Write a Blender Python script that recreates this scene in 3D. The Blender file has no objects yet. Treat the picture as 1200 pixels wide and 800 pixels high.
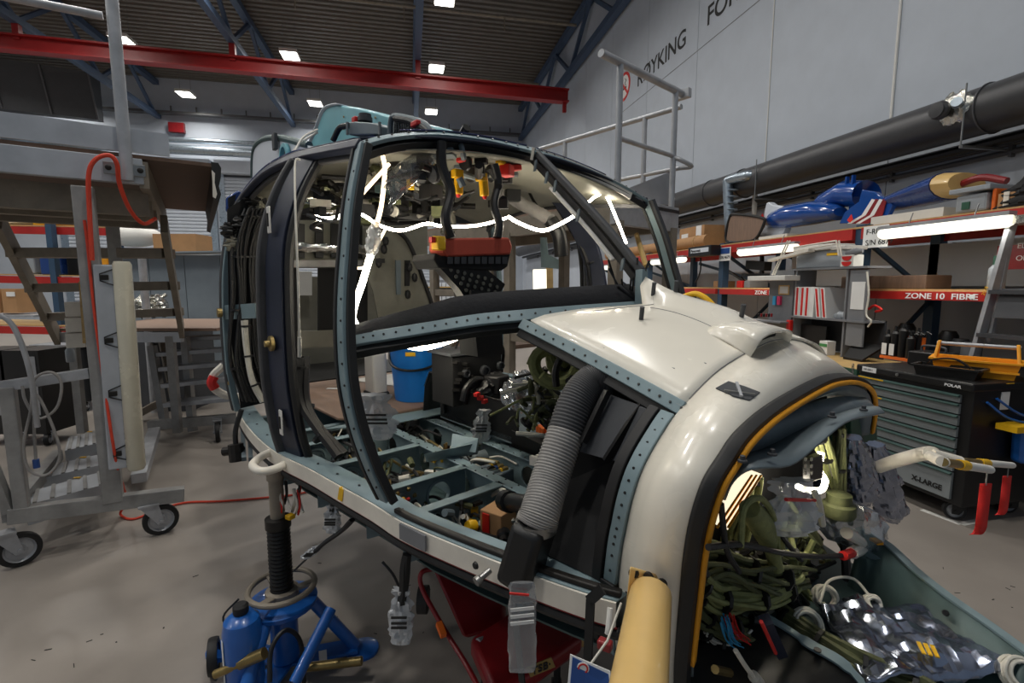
import bpy, bmesh, math, random
from math import sin, cos, tan, atan, atan2, radians, degrees, pi, sqrt
from mathutils import Vector as V, Matrix, noise

SC = bpy.context.scene
COL = SC.collection
random.seed(7)

# ------------------------------------------------------------------ camera
FPX = 570.0                       # focal length in pixels of the 1200x800 frame
PSI = radians(11.7)               # turned towards the right-hand wall
PIT = atan(66 / FPX)              # tilted down
CAM = V((0, 0, 1.63))
FW = V((sin(PSI) * cos(PIT), cos(PSI) * cos(PIT), -sin(PIT)))
RT = V((cos(PSI), -sin(PSI), 0))
UP = RT.cross(FW)
cd = bpy.data.cameras.new('camera')
cd.sensor_width = 36
cd.lens = 36 * FPX / 1200
cd.clip_start = .05
cd.clip_end = 200
cam = bpy.data.objects.new('camera', cd)
COL.objects.link(cam)
cam.matrix_world = Matrix(((RT.x, UP.x, -FW.x, CAM.x), (RT.y, UP.y, -FW.y, CAM.y), (RT.z, UP.z, -FW.z, CAM.z), (0, 0, 0, 1)))
SC.camera = cam

# ------------------------------------------------------------------ world, exposure
wd = bpy.data.worlds.new('daylight')
SC.world = wd
wd.use_nodes = True
wd.node_tree.nodes['Background'].inputs[0].default_value = (.70, .84, 1, 1)
wd.node_tree.nodes['Background'].inputs[1].default_value = .20
SC.view_settings.view_transform = 'Standard'
SC.view_settings.look = 'None'
SC.view_settings.gamma = 1
SC.view_settings.use_curve_mapping = False
SC.view_settings.exposure = 0.0
LAMP_W = 105.0                     # each ceiling lamp

# ------------------------------------------------------------------ pixel helpers
def ray(x, y):
    return FW + RT * ((x - 600) / FPX) + UP * ((400 - y) / FPX)
def PZ(x, y, z):
    d = ray(x, y); return CAM + d * ((z - CAM.z) / d.z)
def PX(x, y, X):
    d = ray(x, y); return CAM + d * (X / d.x)
def PY(x, y, Y):
    d = ray(x, y); return CAM + d * (Y / d.y)
def PD(x, y, dep):
    return CAM + ray(x, y) * dep
def PV(x, y, a, b):
    """point on the vertical plane through ground points a and b"""
    n = V((b.y - a.y, a.x - b.x, 0)); d = ray(x, y)
    return CAM + d * ((V((a.x, a.y, CAM.z)) - CAM).dot(n) / d.dot(n))
def zat(p, y):
    """height above ground point p (world XY) that shows at image row y"""
    lo, hi = -1.0, 12.0
    for _ in range(40):
        m = (lo + hi) / 2; q = V((p.x, p.y, m)) - CAM
        if 400 - FPX * q.dot(UP) / q.dot(FW) > y: lo = m
        else: hi = m
    return lo

# ------------------------------------------------------------------ helicopter frame: x forward, y to port, z up
TH = radians(49)
L0 = V((sin(PSI), cos(PSI), 0))
HX = RT * cos(TH) - L0 * sin(TH)
HP = RT * sin(TH) + L0 * cos(TH)
HO = PZ(325, 530, .95) + HP * .95
HO.z = 0
def H(x, y, u=None, v=None, z=None, d=None):
    """local helicopter point (x fwd, y port, z) on the pixel ray; v is measured to starboard"""
    r = ray(x, y); c = CAM - HO
    if u is not None: t = (u - c.dot(HX)) / r.dot(HX)
    elif v is not None: t = (-v - c.dot(HP)) / r.dot(HP)
    elif z is not None: t = (z - CAM.z) / r.z
    else: t = d
    p = c + r * t
    return V((p.dot(HX), p.dot(HP), p.z))

# ------------------------------------------------------------------ materials
def s2l(c):
    return tuple((v / 255 / 12.92 if v <= 10.3 else ((v / 255 + .055) / 1.055) ** 2.4) for v in c)
MT = {}
def mat(name, col, rough=.5, metal=0.0, var=.12, scale=6.0, bump=0.0, emit=None, spec=None, detail=4, stretch=None, coat=0):
    if name in MT: return MT[name]
    m = bpy.data.materials.new(name); m.use_nodes = True
    nt = m.node_tree; b = nt.nodes['Principled BSDF']
    c = s2l(col)
    b.inputs['Roughness'].default_value = rough
    b.inputs['Metallic'].default_value = metal
    if coat: b.inputs['Coat Weight'].default_value = coat
    if spec is not None: b.inputs['Specular IOR Level'].default_value = spec
    tc = nt.nodes.new('ShaderNodeTexCoord')
    src = tc.outputs['Object']
    if stretch:
        mp = nt.nodes.new('ShaderNodeMapping'); mp.inputs['Scale'].default_value = stretch
        nt.links.new(src, mp.inputs['Vector']); src = mp.outputs['Vector']
    n = nt.nodes.new('ShaderNodeTexNoise')
    n.inputs['Scale'].default_value = scale; n.inputs['Detail'].default_value = detail; n.inputs['Roughness'].default_value = .62
    nt.links.new(src, n.inputs['Vector'])
    if var > 0:
        r = nt.nodes.new('ShaderNodeValToRGB')
        r.color_ramp.elements[0].position = .3; r.color_ramp.elements[1].position = .72
        r.color_ramp.elements[0].color = (*[x * (1 - var) for x in c], 1)
        r.color_ramp.elements[1].color = (*[min(1, x * (1 + var)) for x in c], 1)
        nt.links.new(n.outputs['Fac'], r.inputs['Fac']); nt.links.new(r.outputs['Color'], b.inputs['Base Color'])
        mr = nt.nodes.new('ShaderNodeMapRange')
        mr.inputs['To Min'].default_value = max(.02, rough - .1); mr.inputs['To Max'].default_value = min(1, rough + .12)
        nt.links.new(n.outputs['Fac'], mr.inputs['Value']); nt.links.new(mr.outputs['Result'], b.inputs['Roughness'])
    else:
        b.inputs['Base Color'].default_value = (*c, 1)
    if bump:
        bp = nt.nodes.new('ShaderNodeBump'); bp.inputs['Strength'].default_value = bump; bp.inputs['Distance'].default_value = .01
        nt.links.new(n.outputs['Fac'], bp.inputs['Height']); nt.links.new(bp.outputs['Normal'], b.inputs['Normal'])
    if emit:
        ec, es = emit
        b.inputs['Emission Color'].default_value = (*s2l(ec), 1); b.inputs['Emission Strength'].default_value = es
    MT[name] = m
    return m
def clear_mat(name, col=(225, 230, 235), gloss=.3, rough=.12, milk=.0):
    if name in MT: return MT[name]
    m = bpy.data.materials.new(name); m.use_nodes = True
    nt = m.node_tree; nt.nodes.clear()
    o = nt.nodes.new('ShaderNodeOutputMaterial')
    t = nt.nodes.new('ShaderNodeBsdfTransparent'); t.inputs[0].default_value = (*s2l(col), 1)
    g = nt.nodes.new('ShaderNodeBsdfGlossy'); g.inputs['Roughness'].default_value = rough; g.inputs[0].default_value = (.9, .92, .95, 1)
    d = nt.nodes.new('ShaderNodeBsdfDiffuse'); d.inputs[0].default_value = (.75, .77, .8, 1)
    f = nt.nodes.new('ShaderNodeLayerWeight'); f.inputs['Blend'].default_value = gloss
    m1 = nt.nodes.new('ShaderNodeMixShader'); m2 = nt.nodes.new('ShaderNodeMixShader'); m2.inputs[0].default_value = milk
    nt.links.new(f.outputs['Facing'], m1.inputs[0]); nt.links.new(t.outputs[0], m1.inputs[1]); nt.links.new(g.outputs[0], m1.inputs[2])
    nt.links.new(m1.outputs[0], m2.inputs[1]); nt.links.new(d.outputs[0], m2.inputs[2]); nt.links.new(m2.outputs[0], o.inputs[0])
    MT[name] = m
    return m

mat('floor_paint', (146, 138, 130), .38, 0, .16, 1.1, .03, detail=8)
mat('wall_paint', (184, 191, 201), .6, 0, .05, 2)
mat('wall_seam', (120, 120, 120), .7, 0, .05, 2)
mat('deck', (112, 106, 98), .5, .25, .1, 3)
mat('truss_blue', (66, 84, 110), .5, .1, .12, 3)
mat('crane_red', (150, 24, 24), .45, 0, .12, 3)
mat('pipe_dark', (70, 70, 72), .4, .3, .12, 3)
mat('conduit', (96, 96, 98), .45, .4, .1, 3)
mat('galv', (170, 182, 192), .3, .85, .15, 12)
mat('alu', (172, 174, 178), .42, .4, .16, 9)
mat('alu_dull', (150, 149, 147), .5, .3, .22, 7)
mat('alu_board', (182, 186, 192), .45, .35, .12, 5)
mat('alu_brown', (134, 125, 112), .55, .15, .2, 7)
mat('ply', (96, 74, 60), .7, 0, .22, 5, .1, stretch=(1, 8, 1))
mat('ply_floor', (132, 108, 92), .55, 0, .16, 5, stretch=(1, 6, 1))
mat('rubber', (26, 26, 27), .6, 0, .2, 20)
mat('black', (17, 17, 18), .42, 0, .25, 8)
mat('black_matte', (24, 24, 25), .8, 0, .25, 14, .15)
mat('pad_black', (38, 38, 41), .85, 0, .25, 60, .3)
mat('navy', (38, 44, 62), .45, .1, .2, 8)
mat('teal', (124, 144, 150), .48, .1, .12, 7)
mat('teal_dark', (72, 92, 92), .5, .1, .15, 7)
mat('teal_cowl', (120, 182, 192), .35, 0, .08, 4)
mat('cowl_white', (214, 220, 228), .4, 0, .06, 5)
mat('bulk_grey', (108, 120, 126), .5, .1, .1, 7)
mat('hood_white', (238, 232, 218), .26, 0, .04, 3, coat=.3)
mat('rail_white', (226, 220, 208), .35, 0, .1, 9)
mat('orange_edge', (236, 160, 24), .6, 0, .12, 12)
mat('interior', (126, 124, 112), .6, .1, .15, 6)
mat('foil', (206, 204, 196), .22, .95, .25, 16, 1.0)
mat('foil_blue', (152, 160, 180), .17, .93, .3, 5, .5)
mat('blue_skin', (30, 62, 128), .25, 0, .1, 4, coat=.5)
mat('blue_paint', (28, 96, 178), .32, 0, .14, 7, coat=.3)
mat('bucket_blue', (22, 118, 206), .4, 0, .06, 4)
mat('blue_fairing', (18, 72, 152), .18, 0, .08, 3, coat=.7)
mat('red', (206, 34, 30), .45, 0, .12, 8)
mat('red_fabric', (222, 40, 34), .7, 0, .15, 20)
mat('red_dark', (134, 20, 26), .4, 0, .15, 7, coat=.2)
mat('red_cover', (196, 80, 60), .7, 0, .1, 8)
mat('rack_red', (172, 34, 28), .45, 0, .12, 5)
mat('rack_blue', (52, 78, 104), .5, .1, .12, 5)
mat('yellow', (236, 184, 26), .45, 0, .08, 8)
mat('tote_yellow', (236, 160, 26), .5, 0, .08, 6)
mat('tan', (218, 182, 116), .38, 0, .08, 7, coat=.2)
mat('brass', (150, 130, 84), .4, .8, .2, 14)
mat('screw', (42, 40, 38), .45, .5, .25, 20)
mat('steel', (150, 150, 148), .35, .9, .15, 14)
mat('white_plastic', (222, 220, 214), .45, 0, .05, 6)
mat('grey_panel', (120, 122, 126), .6, 0, .07, 6)
mat('grey_sheet', (136, 146, 154), .5, .1, .1, 3)
mat('grey_dark', (62, 64, 68), .6, 0, .12, 6)
mat('carton', (176, 134, 92), .8, 0, .1, 6)
mat('paper', (232, 232, 230), .8, 0, .03, 6)
mat('olive', (128, 132, 84), .7, 0, .25, 40, .3)
mat('olive_dark', (84, 88, 56), .7, 0, .25, 40, .3)
mat('hose_grey', (148, 145, 142), .65, 0, .18, 14)
mat('hose_dark', (72, 72, 74), .65, 0, .2, 14)
mat('cable_black', (20, 20, 22), .5, 0, .2, 20)
mat('cable_white', (210, 206, 194), .5, 0, .12, 20)
mat('cable_red', (216, 66, 40), .5, 0, .1, 20)
mat('wood', (190, 158, 104), .6, 0, .15, 5, stretch=(1, 9, 9))
mat('wood_green', (40, 78, 60), .6, 0, .15, 5)
mat('drawer_grey', (142, 148, 150), .45, .3, .08, 6)
mat('drawer_edge', (72, 96, 92), .4, .3, .1, 6)
mat('bin_clear', (150, 156, 162), .3, 0, .08, 5)
mat('cyan', (60, 160, 210), .5, 0, .05, 5)
mat('pink', (220, 60, 110), .5, 0, .05, 5)
mat('orange', (232, 110, 36), .5, 0, .12, 8)
mat('print_black', (22, 22, 22), .6, 0, 0)
mat('print_white', (235, 235, 235), .6, 0, 0)
mat('print_grey', (110, 112, 116), .6, 0, 0)
mat('sign_blue', (38, 74, 138), .5, 0, .05, 5)
mat('green', (70, 140, 80), .5, 0, .08, 5)
mat('bottle_green', (40, 84, 66), .5, 0, .08, 5)
mat('tape_white', (208, 206, 200), .7, 0, .1, 9)
mat('led_warm', (255, 246, 226), .5, 0, 0, emit=((255, 244, 222), 42))
mat('led_soft', (255, 238, 212), .5, 0, 0, emit=((255, 228, 190), 2.2))
mat('led_bar', (255, 244, 224), .5, 0, 0, emit=((255, 238, 206), 1.1))
mat('tube_on', (255, 255, 250), .5, 0, 0, emit=((255, 250, 226), 1.35))
mat('lamp_on', (255, 255, 250), .5, 0, 0, emit=((255, 253, 244), 12))
mat('tube_off', (206, 200, 180), .25, 0, .06, 5, coat=.4)
mat('roof_glass', (58, 62, 104), .15, .2, .1, 4, coat=.6)
clear_mat('clear_bag', (222, 226, 230), .40, .1, .12)
clear_mat('milky_bag', (226, 228, 228), .3, .16, .38)
clear_mat('clear_tank', (190, 196, 196), .3, .1, .12)
clear_mat('window_tint', (86, 96, 150), .35, .06, .02)

# ------------------------------------------------------------------ mesh builder
def cr(pts, n=6, closed=False):
    """Catmull-Rom through pts"""
    P = [V(p) for p in pts]; out = []
    k = len(P)
    rng = range(k if closed else k - 1)
    for i in rng:
        if closed:
            a, b, c, d = P[i - 1], P[i], P[(i + 1) % k], P[(i + 2) % k]
        else:
            b, c = P[i], P[i + 1]
            a = P[i - 1] if i else b * 2 - c
            d = P[i + 2] if i + 2 < k else c * 2 - b
        for j in range(n):
            t = j / n
            out.append(.5 * ((2 * b) + (c - a) * t + (2 * a - 5 * b + 4 * c - d) * t * t + (3 * b - a - 3 * c + d) * t ** 3))
    if not closed: out.append(P[-1])
    return out
def perp(d):
    d = d.normalized()
    a = V((0, 0, 1)) if abs(d.z) < .9 else V((1, 0, 0))
    s = d.cross(a).normalized()
    return s, s.cross(d).normalized()

class MB:
    def __init__(s): s.v = []; s.f = []; s.m = []
    def add(s, vs, fs, mi=0):
        o = len(s.v); s.v += [tuple(p) for p in vs]
        s.f += [tuple(i + o for i in f) for f in fs]; s.m += [mi] * len(fs)
        return s
    def hexa(s, p, mi=0):
        return s.add(p, [(0, 3, 2, 1), (4, 5, 6, 7), (0, 1, 5, 4), (1, 2, 6, 5), (2, 3, 7, 6), (3, 0, 4, 7)], mi)
    def box(s, c, d, rz=0, mi=0):
        c = V(c); x, y, z = d[0] / 2, d[1] / 2, d[2] / 2; R = Matrix.Rotation(rz, 3, 'Z')
        return s.hexa([c + R @ V(q) for q in ((-x, -y, -z), (x, -y, -z), (x, y, -z), (-x, y, -z), (-x, -y, z), (x, -y, z), (x, y, z), (-x, y, z))], mi)
    def span(s, a, b, mi=0):
        a, b = V(a), V(b); return s.box((a + b) / 2, [abs(b[i] - a[i]) for i in range(3)], 0, mi)
    def beam(s, p, q, w, h, up=(0, 0, 1), mi=0):
        p, q = V(p), V(q); d = (q - p).normalized(); up = V(up)
        if abs(d.dot(up)) > .98: up = V((1, 0, 0)) if abs(d.x) < .9 else V((0, 1, 0))
        x = d.cross(up).normalized(); z = x.cross(d).normalized()
        x *= w / 2; z *= h / 2
        return s.hexa([p - x - z, p + x - z, q + x - z, q - x - z, p - x + z, p + x + z, q + x + z, q - x + z], mi)
    def sweep(s, pts, w, h, nrm, mi=0, closed=False):
        """rectangular section swept along pts; nrm: one vector or one per point gives the h direction"""
        P = [V(p) for p in pts]; n = len(P); vs = []
        for i in range(n):
            a = P[i - 1] if (i or closed) else P[i]; b = P[(i + 1) % n] if (i + 1 < n or closed) else P[i]
            d = (b - a).normalized()
            N = V(nrm[i]) if isinstance(nrm, list) else V(nrm)
            x = d.cross(N).normalized(); z = x.cross(d).normalized()
            ww = w[i] if isinstance(w, list) else w
            vs += [P[i] - x * ww / 2 - z * h / 2, P[i] + x * ww / 2 - z * h / 2, P[i] + x * ww / 2 + z * h / 2, P[i] - x * ww / 2 + z * h / 2]
        fs = []
        for i in range(n if closed else n - 1):
            o, q = i * 4, ((i + 1) % n) * 4
            for j in range(4): fs.append((o + j, o + (j + 1) % 4, q + (j + 1) % 4, q + j))
        if not closed: fs += [(3, 2, 1, 0), tuple(len(vs) - 4 + j for j in range(4))]
        return s.add(vs, fs, mi)
    def tube(s, pts, r, n=8, mi=0, closed=False, flat=1.0):
        P = [V(p) for p in pts]; k = len(P); vs = []
        d0 = (P[1] - P[0]).normalized(); x, y = perp(d0)
        for i in range(k):
            a = P[i - 1] if (i or closed) else P[i]; b = P[(i + 1) % k] if (i + 1 < k or closed) else P[i]
            d = (b - a)
            if d.length < 1e-9: d = d0
            d = d.normalized()
            x = (x - d * x.dot(d)); x = x.normalized() if x.length > 1e-6 else perp(d)[0]; y = d.cross(x)
            rr = r[i] if isinstance(r, (list, tuple)) else r
            for j in range(n):
                t = 2 * pi * j / n; vs.append(P[i] + x * cos(t) * rr + y * sin(t) * rr * flat)
        fs = []
        for i in range(k if closed else k - 1):
            o, q = i * n, ((i + 1) % k) * n
            for j in range(n): fs.append((o + j, o + (j + 1) % n, q + (j + 1) % n, q + j))
        if not closed: fs += [tuple(range(n))[::-1], tuple((k - 1) * n + j for j in range(n))]
        return s.add(vs, fs, mi)
    def cyl(s, p, q, r, n=16, mi=0, r2=None):
        return s.tube([p, q], [r, r if r2 is None else r2], n, mi)
    def lathe(s, prof, c, ax=(0, 0, 1), n=24, mi=0, caps=True):
        c = V(c); a = V(ax).normalized(); x, y = perp(a); vs = []
        for r, h in prof:
            for j in range(n):
                t = 2 * pi * j / n; vs.append(c + a * h + x * cos(t) * r + y * sin(t) * r)
        fs = []
        for i in range(len(prof) - 1):
            for j in range(n): fs.append((i * n + j, i * n + (j + 1) % n, (i + 1) * n + (j + 1) % n, (i + 1) * n + j))
        if caps: fs += [tuple(range(n))[::-1], tuple((len(prof) - 1) * n + j for j in range(n))]
        return s.add(vs, fs, mi)
    def ell(s, c, r, n=12, mi=0, rz=0):
        c = V(c); R = Matrix.Rotation(rz, 3, 'Z'); m = n // 2
        vs = [c + R @ V((r[0] * sin(pi * i / m) * cos(2 * pi * j / n), r[1] * sin(pi * i / m) * sin(2 * pi * j / n), r[2] * cos(pi * i / m))) for i in range(m + 1) for j in range(n)]
        fs = [(i * n + j, (i + 1) * n + j, (i + 1) * n + (j + 1) % n, i * n + (j + 1) % n) for i in range(m) for j in range(n)]
        return s.add(vs, fs, mi)
    def grid(s, rows, mi=0, closed=False):
        n = len(rows[0]); vs = [p for r in rows for p in r]; fs = []
        for i in range(len(rows) - 1):
            for j in range(n if closed else n - 1):
                k = (j + 1) % n; fs.append((i * n + j, i * n + k, (i + 1) * n + k, (i + 1) * n + j))
        return s.add(vs, fs, mi)
    def plate(s, poly, ext, mi=0):
        """polygon extruded by vector ext"""
        P = [V(p) for p in poly]; e = V(ext); n = len(P)
        return s.add(P + [p + e for p in P], [tuple(range(n))[::-1], tuple(n + i for i in range(n))] + [(i, (i + 1) % n, n + (i + 1) % n, n + i) for i in range(n)], mi)
    def web(s, o, ax, ay, w, h, holes, t, mi=0):
        """rectangular web plate, one round hole per cell: holes=[(cx,cy,r)] left to right"""
        o, ax, ay = V(o), V(ax).normalized(), V(ay).normalized(); nz = ax.cross(ay) * t / 2
        if not holes: return s.hexa([o - nz, o + ax * w - nz, o + ax * w + ay * h - nz, o + ay * h - nz, o + nz, o + ax * w + nz, o + ax * w + ay * h + nz, o + ay * h + nz], mi)
        xs = [0] + [(holes[i][0] + holes[i + 1][0]) / 2 for i in range(len(holes) - 1)] + [w]
        N = 16
        for i, (cx, cy, r) in enumerate(holes):
            x0, x1 = xs[i], xs[i + 1]; out = []; inn = []
            for k in range(N):
                t_ = 2 * pi * (k + .5) / N; c_, s_ = cos(t_), sin(t_)
                q = min(((x1 - cx) / c_ if c_ > 0 else (x0 - cx) / c_) if abs(c_) > 1e-6 else 1e9, ((h - cy) / s_ if s_ > 0 else -cy / s_) if abs(s_) > 1e-6 else 1e9)
                out.append((cx + c_ * q, cy + s_ * q)); inn.append((cx + c_ * r, cy + s_ * r))
            L = lambda p, z: o + ax * p[0] + ay * p[1] + z
            vs = [L(p, nz) for p in out] + [L(p, nz) for p in inn] + [L(p, -nz) for p in inn] + [L(p, -nz) for p in out]
            fs = []
            for k in range(N):
                j = (k + 1) % N
                fs += [(k, j, N + j, N + k), (N + k, N + j, 2 * N + j, 2 * N + k), (2 * N + k, 2 * N + j, 3 * N + j, 3 * N + k)]
            s.add(vs, fs, mi)
            for (a, b), (x, y) in (((x0, 0), (x0, 0)), ((x1, 0), (x1, 0)), ((x1, h), (x1, h)), ((x0, h), (x0, h))):
                # corner fill
                near = sorted(range(N), key=lambda k: (out[k][0] - a) ** 2 + (out[k][1] - b) ** 2)[:2]
                s.add([L((a, b), nz), L(out[near[0]], nz), L(out[near[1]], nz)], [(0, 1, 2)], mi)
        return s
    def bag(s, p, q, prof, flat=.45, amp=.12, n=18, seed=0, mi=0, side=None, pleat=0, pt=.15, m=22, fine=0):
        """crumpled bag from p to q; prof=[(t, radius)]"""
        p, q = V(p), V(q); d = (q - p); x, y = perp(d)
        if side is not None: x = V(side).normalized(); y = d.normalized().cross(x).normalized()
        rows = []
        for i in range(m + 1):
            t = i / m
            for k in range(len(prof) - 1):
                if prof[k][0] <= t <= prof[k + 1][0]:
                    u_ = (t - prof[k][0]) / max(1e-6, prof[k + 1][0] - prof[k][0]); u_ = u_ * u_ * (3 - 2 * u_)
                    r = prof[k][1] * (1 - u_) + prof[k + 1][1] * u_; break
            row = []
            for j in range(n):
                a = 2 * pi * j / n
                w = 1 + amp * (2.2 * noise.noise(V((cos(a) * 2.4 + seed, sin(a) * 2.4, t * 7))) + 1.2 * noise.noise(V((cos(a) * 6 + seed, sin(a) * 6, t * 16))))
                if fine: w += fine * abs(noise.noise(V((cos(a) * 9 + seed, sin(a) * 9, t * 22))))
                if pleat: w *= 1 + pleat * cos(8 * a + 3 * noise.noise(V((seed, t * 4, 0)))) * max(0, 1 - abs(t - pt) * 3.2)
                row.append(p + d * t + x * cos(a) * r * w + y * sin(a) * r * w * flat)
            rows.append(row)
        s.grid(rows, mi, True)
        return s.add(rows[0] + rows[-1], [tuple(range(n)), tuple(range(n, 2 * n))], mi)
    def obj(s, name, m, parent=None, bev=0, smooth=True, solid=0, sub=0, loc=None, ang=35):
        me = bpy.data.meshes.new(name); me.from_pydata(s.v, [], s.f); me.update()
        ms = m if isinstance(m, (list, tuple)) else [m]
        for k in ms: me.materials.append(MT[k])
        if len(ms) > 1: me.polygons.foreach_set('material_index', s.m)
        bm = bmesh.new(); bm.from_mesh(me); bmesh.ops.recalc_face_normals(bm, faces=bm.faces); bm.to_mesh(me); bm.free()
        if smooth:
            me.polygons.foreach_set('use_smooth', [True] * len(me.polygons)); me.set_sharp_from_angle(angle=radians(ang))
        o = bpy.data.objects.new(name, me); COL.objects.link(o)
        if parent is not None:
            o.parent = parent; o.location = -V(parent.get('_b', (0, 0, 0))) if parent.get('_b') is not None else (0, 0, 0)
        if loc is not None: o.location = loc
        if solid:
            md = o.modifiers.new('thickness', 'SOLIDIFY'); md.thickness = solid; md.offset = 0
        if bev:
            md = o.modifiers.new('edge', 'BEVEL'); md.width = bev; md.segments = 2; md.limit_method = 'ANGLE'; md.angle_limit = radians(40)
        if sub:
            md = o.modifiers.new('round', 'SUBSURF'); md.levels = sub; md.render_levels = sub
        return o

def tag(o, label, cat, group=None, kind=None):
    if label: o['label'] = label
    if cat: o['category'] = cat
    if group: o['group'] = group
    if kind: o['kind'] = kind
    return o
def thing(name, label, cat, base=(0, 0, 0), group=None, rz=None):
    """Empty at the base of a thing; parts are modelled in world coordinates unless rz is given"""
    o = bpy.data.objects.new(name, None); COL.objects.link(o); o.location = base
    o.empty_display_size = .1
    if rz is None: o['_b'] = tuple(base)
    else: o.rotation_euler = (0, 0, rz)
    return tag(o, label, cat, group)
def single(mb, name, m, label, cat, base=None, group=None, kind=None, **k):
    """a thing that is one mesh, its origin at its base"""
    if base is None:
        base = V((sum(p[0] for p in mb.v) / len(mb.v), sum(p[1] for p in mb.v) / len(mb.v), min(p[2] for p in mb.v)))
    mb.v = [tuple(V(p) - V(base)) for p in mb.v]
    return tag(mb.obj(name, m, None, loc=base, **k), label, cat, group, kind)
def hw(p):
    """helicopter local to world"""
    return HO + HX * p[0] + HP * p[1] + V((0, 0, p[2]))
def text(s, name, m, parent, o, ax, ay, size, align='LEFT', depth=.001, bold=0, sx=1):
    cu = bpy.data.curves.new(name, 'FONT'); cu.body = s; cu.size = size; cu.extrude = depth; cu.align_x = align; cu.offset = bold
    t = bpy.data.objects.new(name, cu); COL.objects.link(t)
    dg = bpy.context.evaluated_depsgraph_get(); dg.update()
    me = bpy.data.meshes.new_from_object(t.evaluated_get(dg)); bpy.data.objects.remove(t); bpy.data.curves.remove(cu)
    ax, ay = V(ax).normalized(), V(ay).normalized(); az = ax.cross(ay); o = V(o)
    me.transform(Matrix(((ax.x * sx, ay.x, az.x, o.x), (ax.y * sx, ay.y, az.y, o.y), (ax.z * sx, ay.z, az.z, o.z), (0, 0, 0, 1))))
    me.materials.clear(); me.materials.append(MT[m]); me.name = name
    ob = bpy.data.objects.new(name, me); COL.objects.link(ob)
    if parent is not None:
        ob.parent = parent
        if parent.get('_b') is not None: ob.location = -V(parent['_b'])
    return ob

# ================================================================== THE HANGAR
XW, YB, ZC = 5.8, 25.0, 10.55      # right wall, back wall, roof deck
def struct(mb, name, m, parent=None, **k):
    o = mb.obj(name, m, parent, **k)
    if parent is None: o['kind'] = 'structure'
    return o
mb = MB(); mb.span((-30, -9, -.2), (XW + .3, YB + .3, 0)); floor = struct(mb, 'floor', 'floor_paint', smooth=False)
floor['label'] = 'grey-brown painted concrete hangar floor with faint blotches'; floor['category'] = 'floor'
# white tape corner marks on the floor
for pts in (((1080, 597), (1126, 614), 5), ((1126, 614), (1150, 609), 6), ((1185, 575), (1200, 582), 5)):
    a, b = PZ(*pts[0], .001), PZ(*pts[1], .001)
    m_ = MB().beam(a, b, .045, .002); m_.obj('tape_mark', 'tape_white', floor, smooth=False)

sr_ = random.Random(41); m = MB()
for k in range(26):
    p = PZ(sr_.uniform(20, 560), sr_.uniform(640, 795), .0008) if k < 20 else PZ(sr_.uniform(1090, 1190), sr_.uniform(640, 720), .0008)
    a = sr_.uniform(0, 3.1); l_ = sr_.uniform(.006, .03)
    m.beam(p, p + V((cos(a) * l_, sin(a) * l_, 0)), sr_.uniform(.003, .007), .0012)
m.obj('scuff_mark', 'screw', floor, smooth=False)['kind'] = 'stuff'
# roof deck: trapezoid corrugation running across the hangar
mb = MB(); prof = []
y = -3.0
while y < YB:
    prof += [(y, ZC), (y + .13, ZC), (y + .16, ZC + .09), (y + .25, ZC + .09)]; y += .28
rows = [[V((x, p[0], p[1])) for p in prof] for x in (-30, XW + .2)]
mb.grid(rows); ceil_ = struct(mb, 'ceiling', 'deck', smooth=False, solid=.01)
ceil_['label'] = 'corrugated metal hangar roof deck'; ceil_['category'] = 'ceiling'

# right wall: tall panels with recessed joints
mb = MB(); mb.span((XW + .05, -3, 0), (XW + .3, YB, ZC)); wallr = struct(mb, 'wall_right', 'wall_seam', smooth=False)
wallr['label'] = 'tall pale grey panelled hangar wall with no-smoking lettering'; wallr['category'] = 'wall'
PW = 2.15; yy = 5.1 - PW * 4; pm = None
while yy < YB:
    if pm is None:
        pm = MB().span((-.05, .006, 0), (0.06, PW - .006, ZC)).obj('wall_panel', 'wall_paint', wallr, smooth=False)
        pm.location = (XW, yy, 0); pdata = pm.data
    else:
        o = bpy.data.objects.new('wall_panel', pdata); COL.objects.link(o); o.parent = wallr; o.location = (XW, yy, 0)
    yy += PW
XF = XW - .05
# cable conduit on one joint
MB().cyl((XF - .012, 5.1, 3.3), (XF - .012, 5.1, ZC), .016, 8).obj('wall_conduit', 'white_plastic', wallr)
MB().cyl((XF - .008, 7.25, 3.3), (XF - .008, 7.25, ZC), .009, 8).obj('wall_conduit', 'white_plastic', wallr)
# back wall with the roller door
mb = MB(); mb.span((-30, YB, 0), (XW, YB + .3, ZC + .1)); wallb = struct(mb, 'wall_back', 'wall_paint', smooth=False)
wallb['label'] = 'pale back wall of the hangar above the roller doors'; wallb['category'] = 'wall'
def roller_door(n, x0, x1, top):
    m = MB().span((x0, YB - .06, 0), (x1, YB - .03, top)); d = struct(m, 'door_%d' % n, 'grey_dark', smooth=False)
    d['label'] = 'tall grey roller door of narrow horizontal slats in the back wall'; d['category'] = 'roller door'; d['group'] = 'roller doors in the back wall'
    sl = None; k = 0; hh = .155
    while (k + 1) * hh < top:
        if sl is None:
            sl = MB(); sl.grid([[V((x, 0, 0)), V((x, -.035, .02)), V((x, -.045, .075)), V((x, -.035, .13)), V((x, 0, .15))] for x in (x0 + .06, x1 - .06)])
            sl = sl.obj('slat', 'wall_paint', d); sl.location = (0, YB - .06, 0); sd = sl.data
        else:
            o = bpy.data.objects.new('slat', sd); COL.objects.link(o); o.parent = d; o.location = (0, YB - .06, k * hh)
        k += 1
    for x in (x0, x1):
        MB().span((x - .14, YB - .14, 0), (x + .14, YB - .02, top + .1)).obj('guide_rail', 'galv', d, smooth=False)
    MB().span((x0 - .1, YB - .5, top), (x1 + .1, YB - .02, top + .55)).obj('roller_housing', 'wall_paint', d, smooth=False)
roller_door(1, -14.6, -8.7, 6.6)
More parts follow.
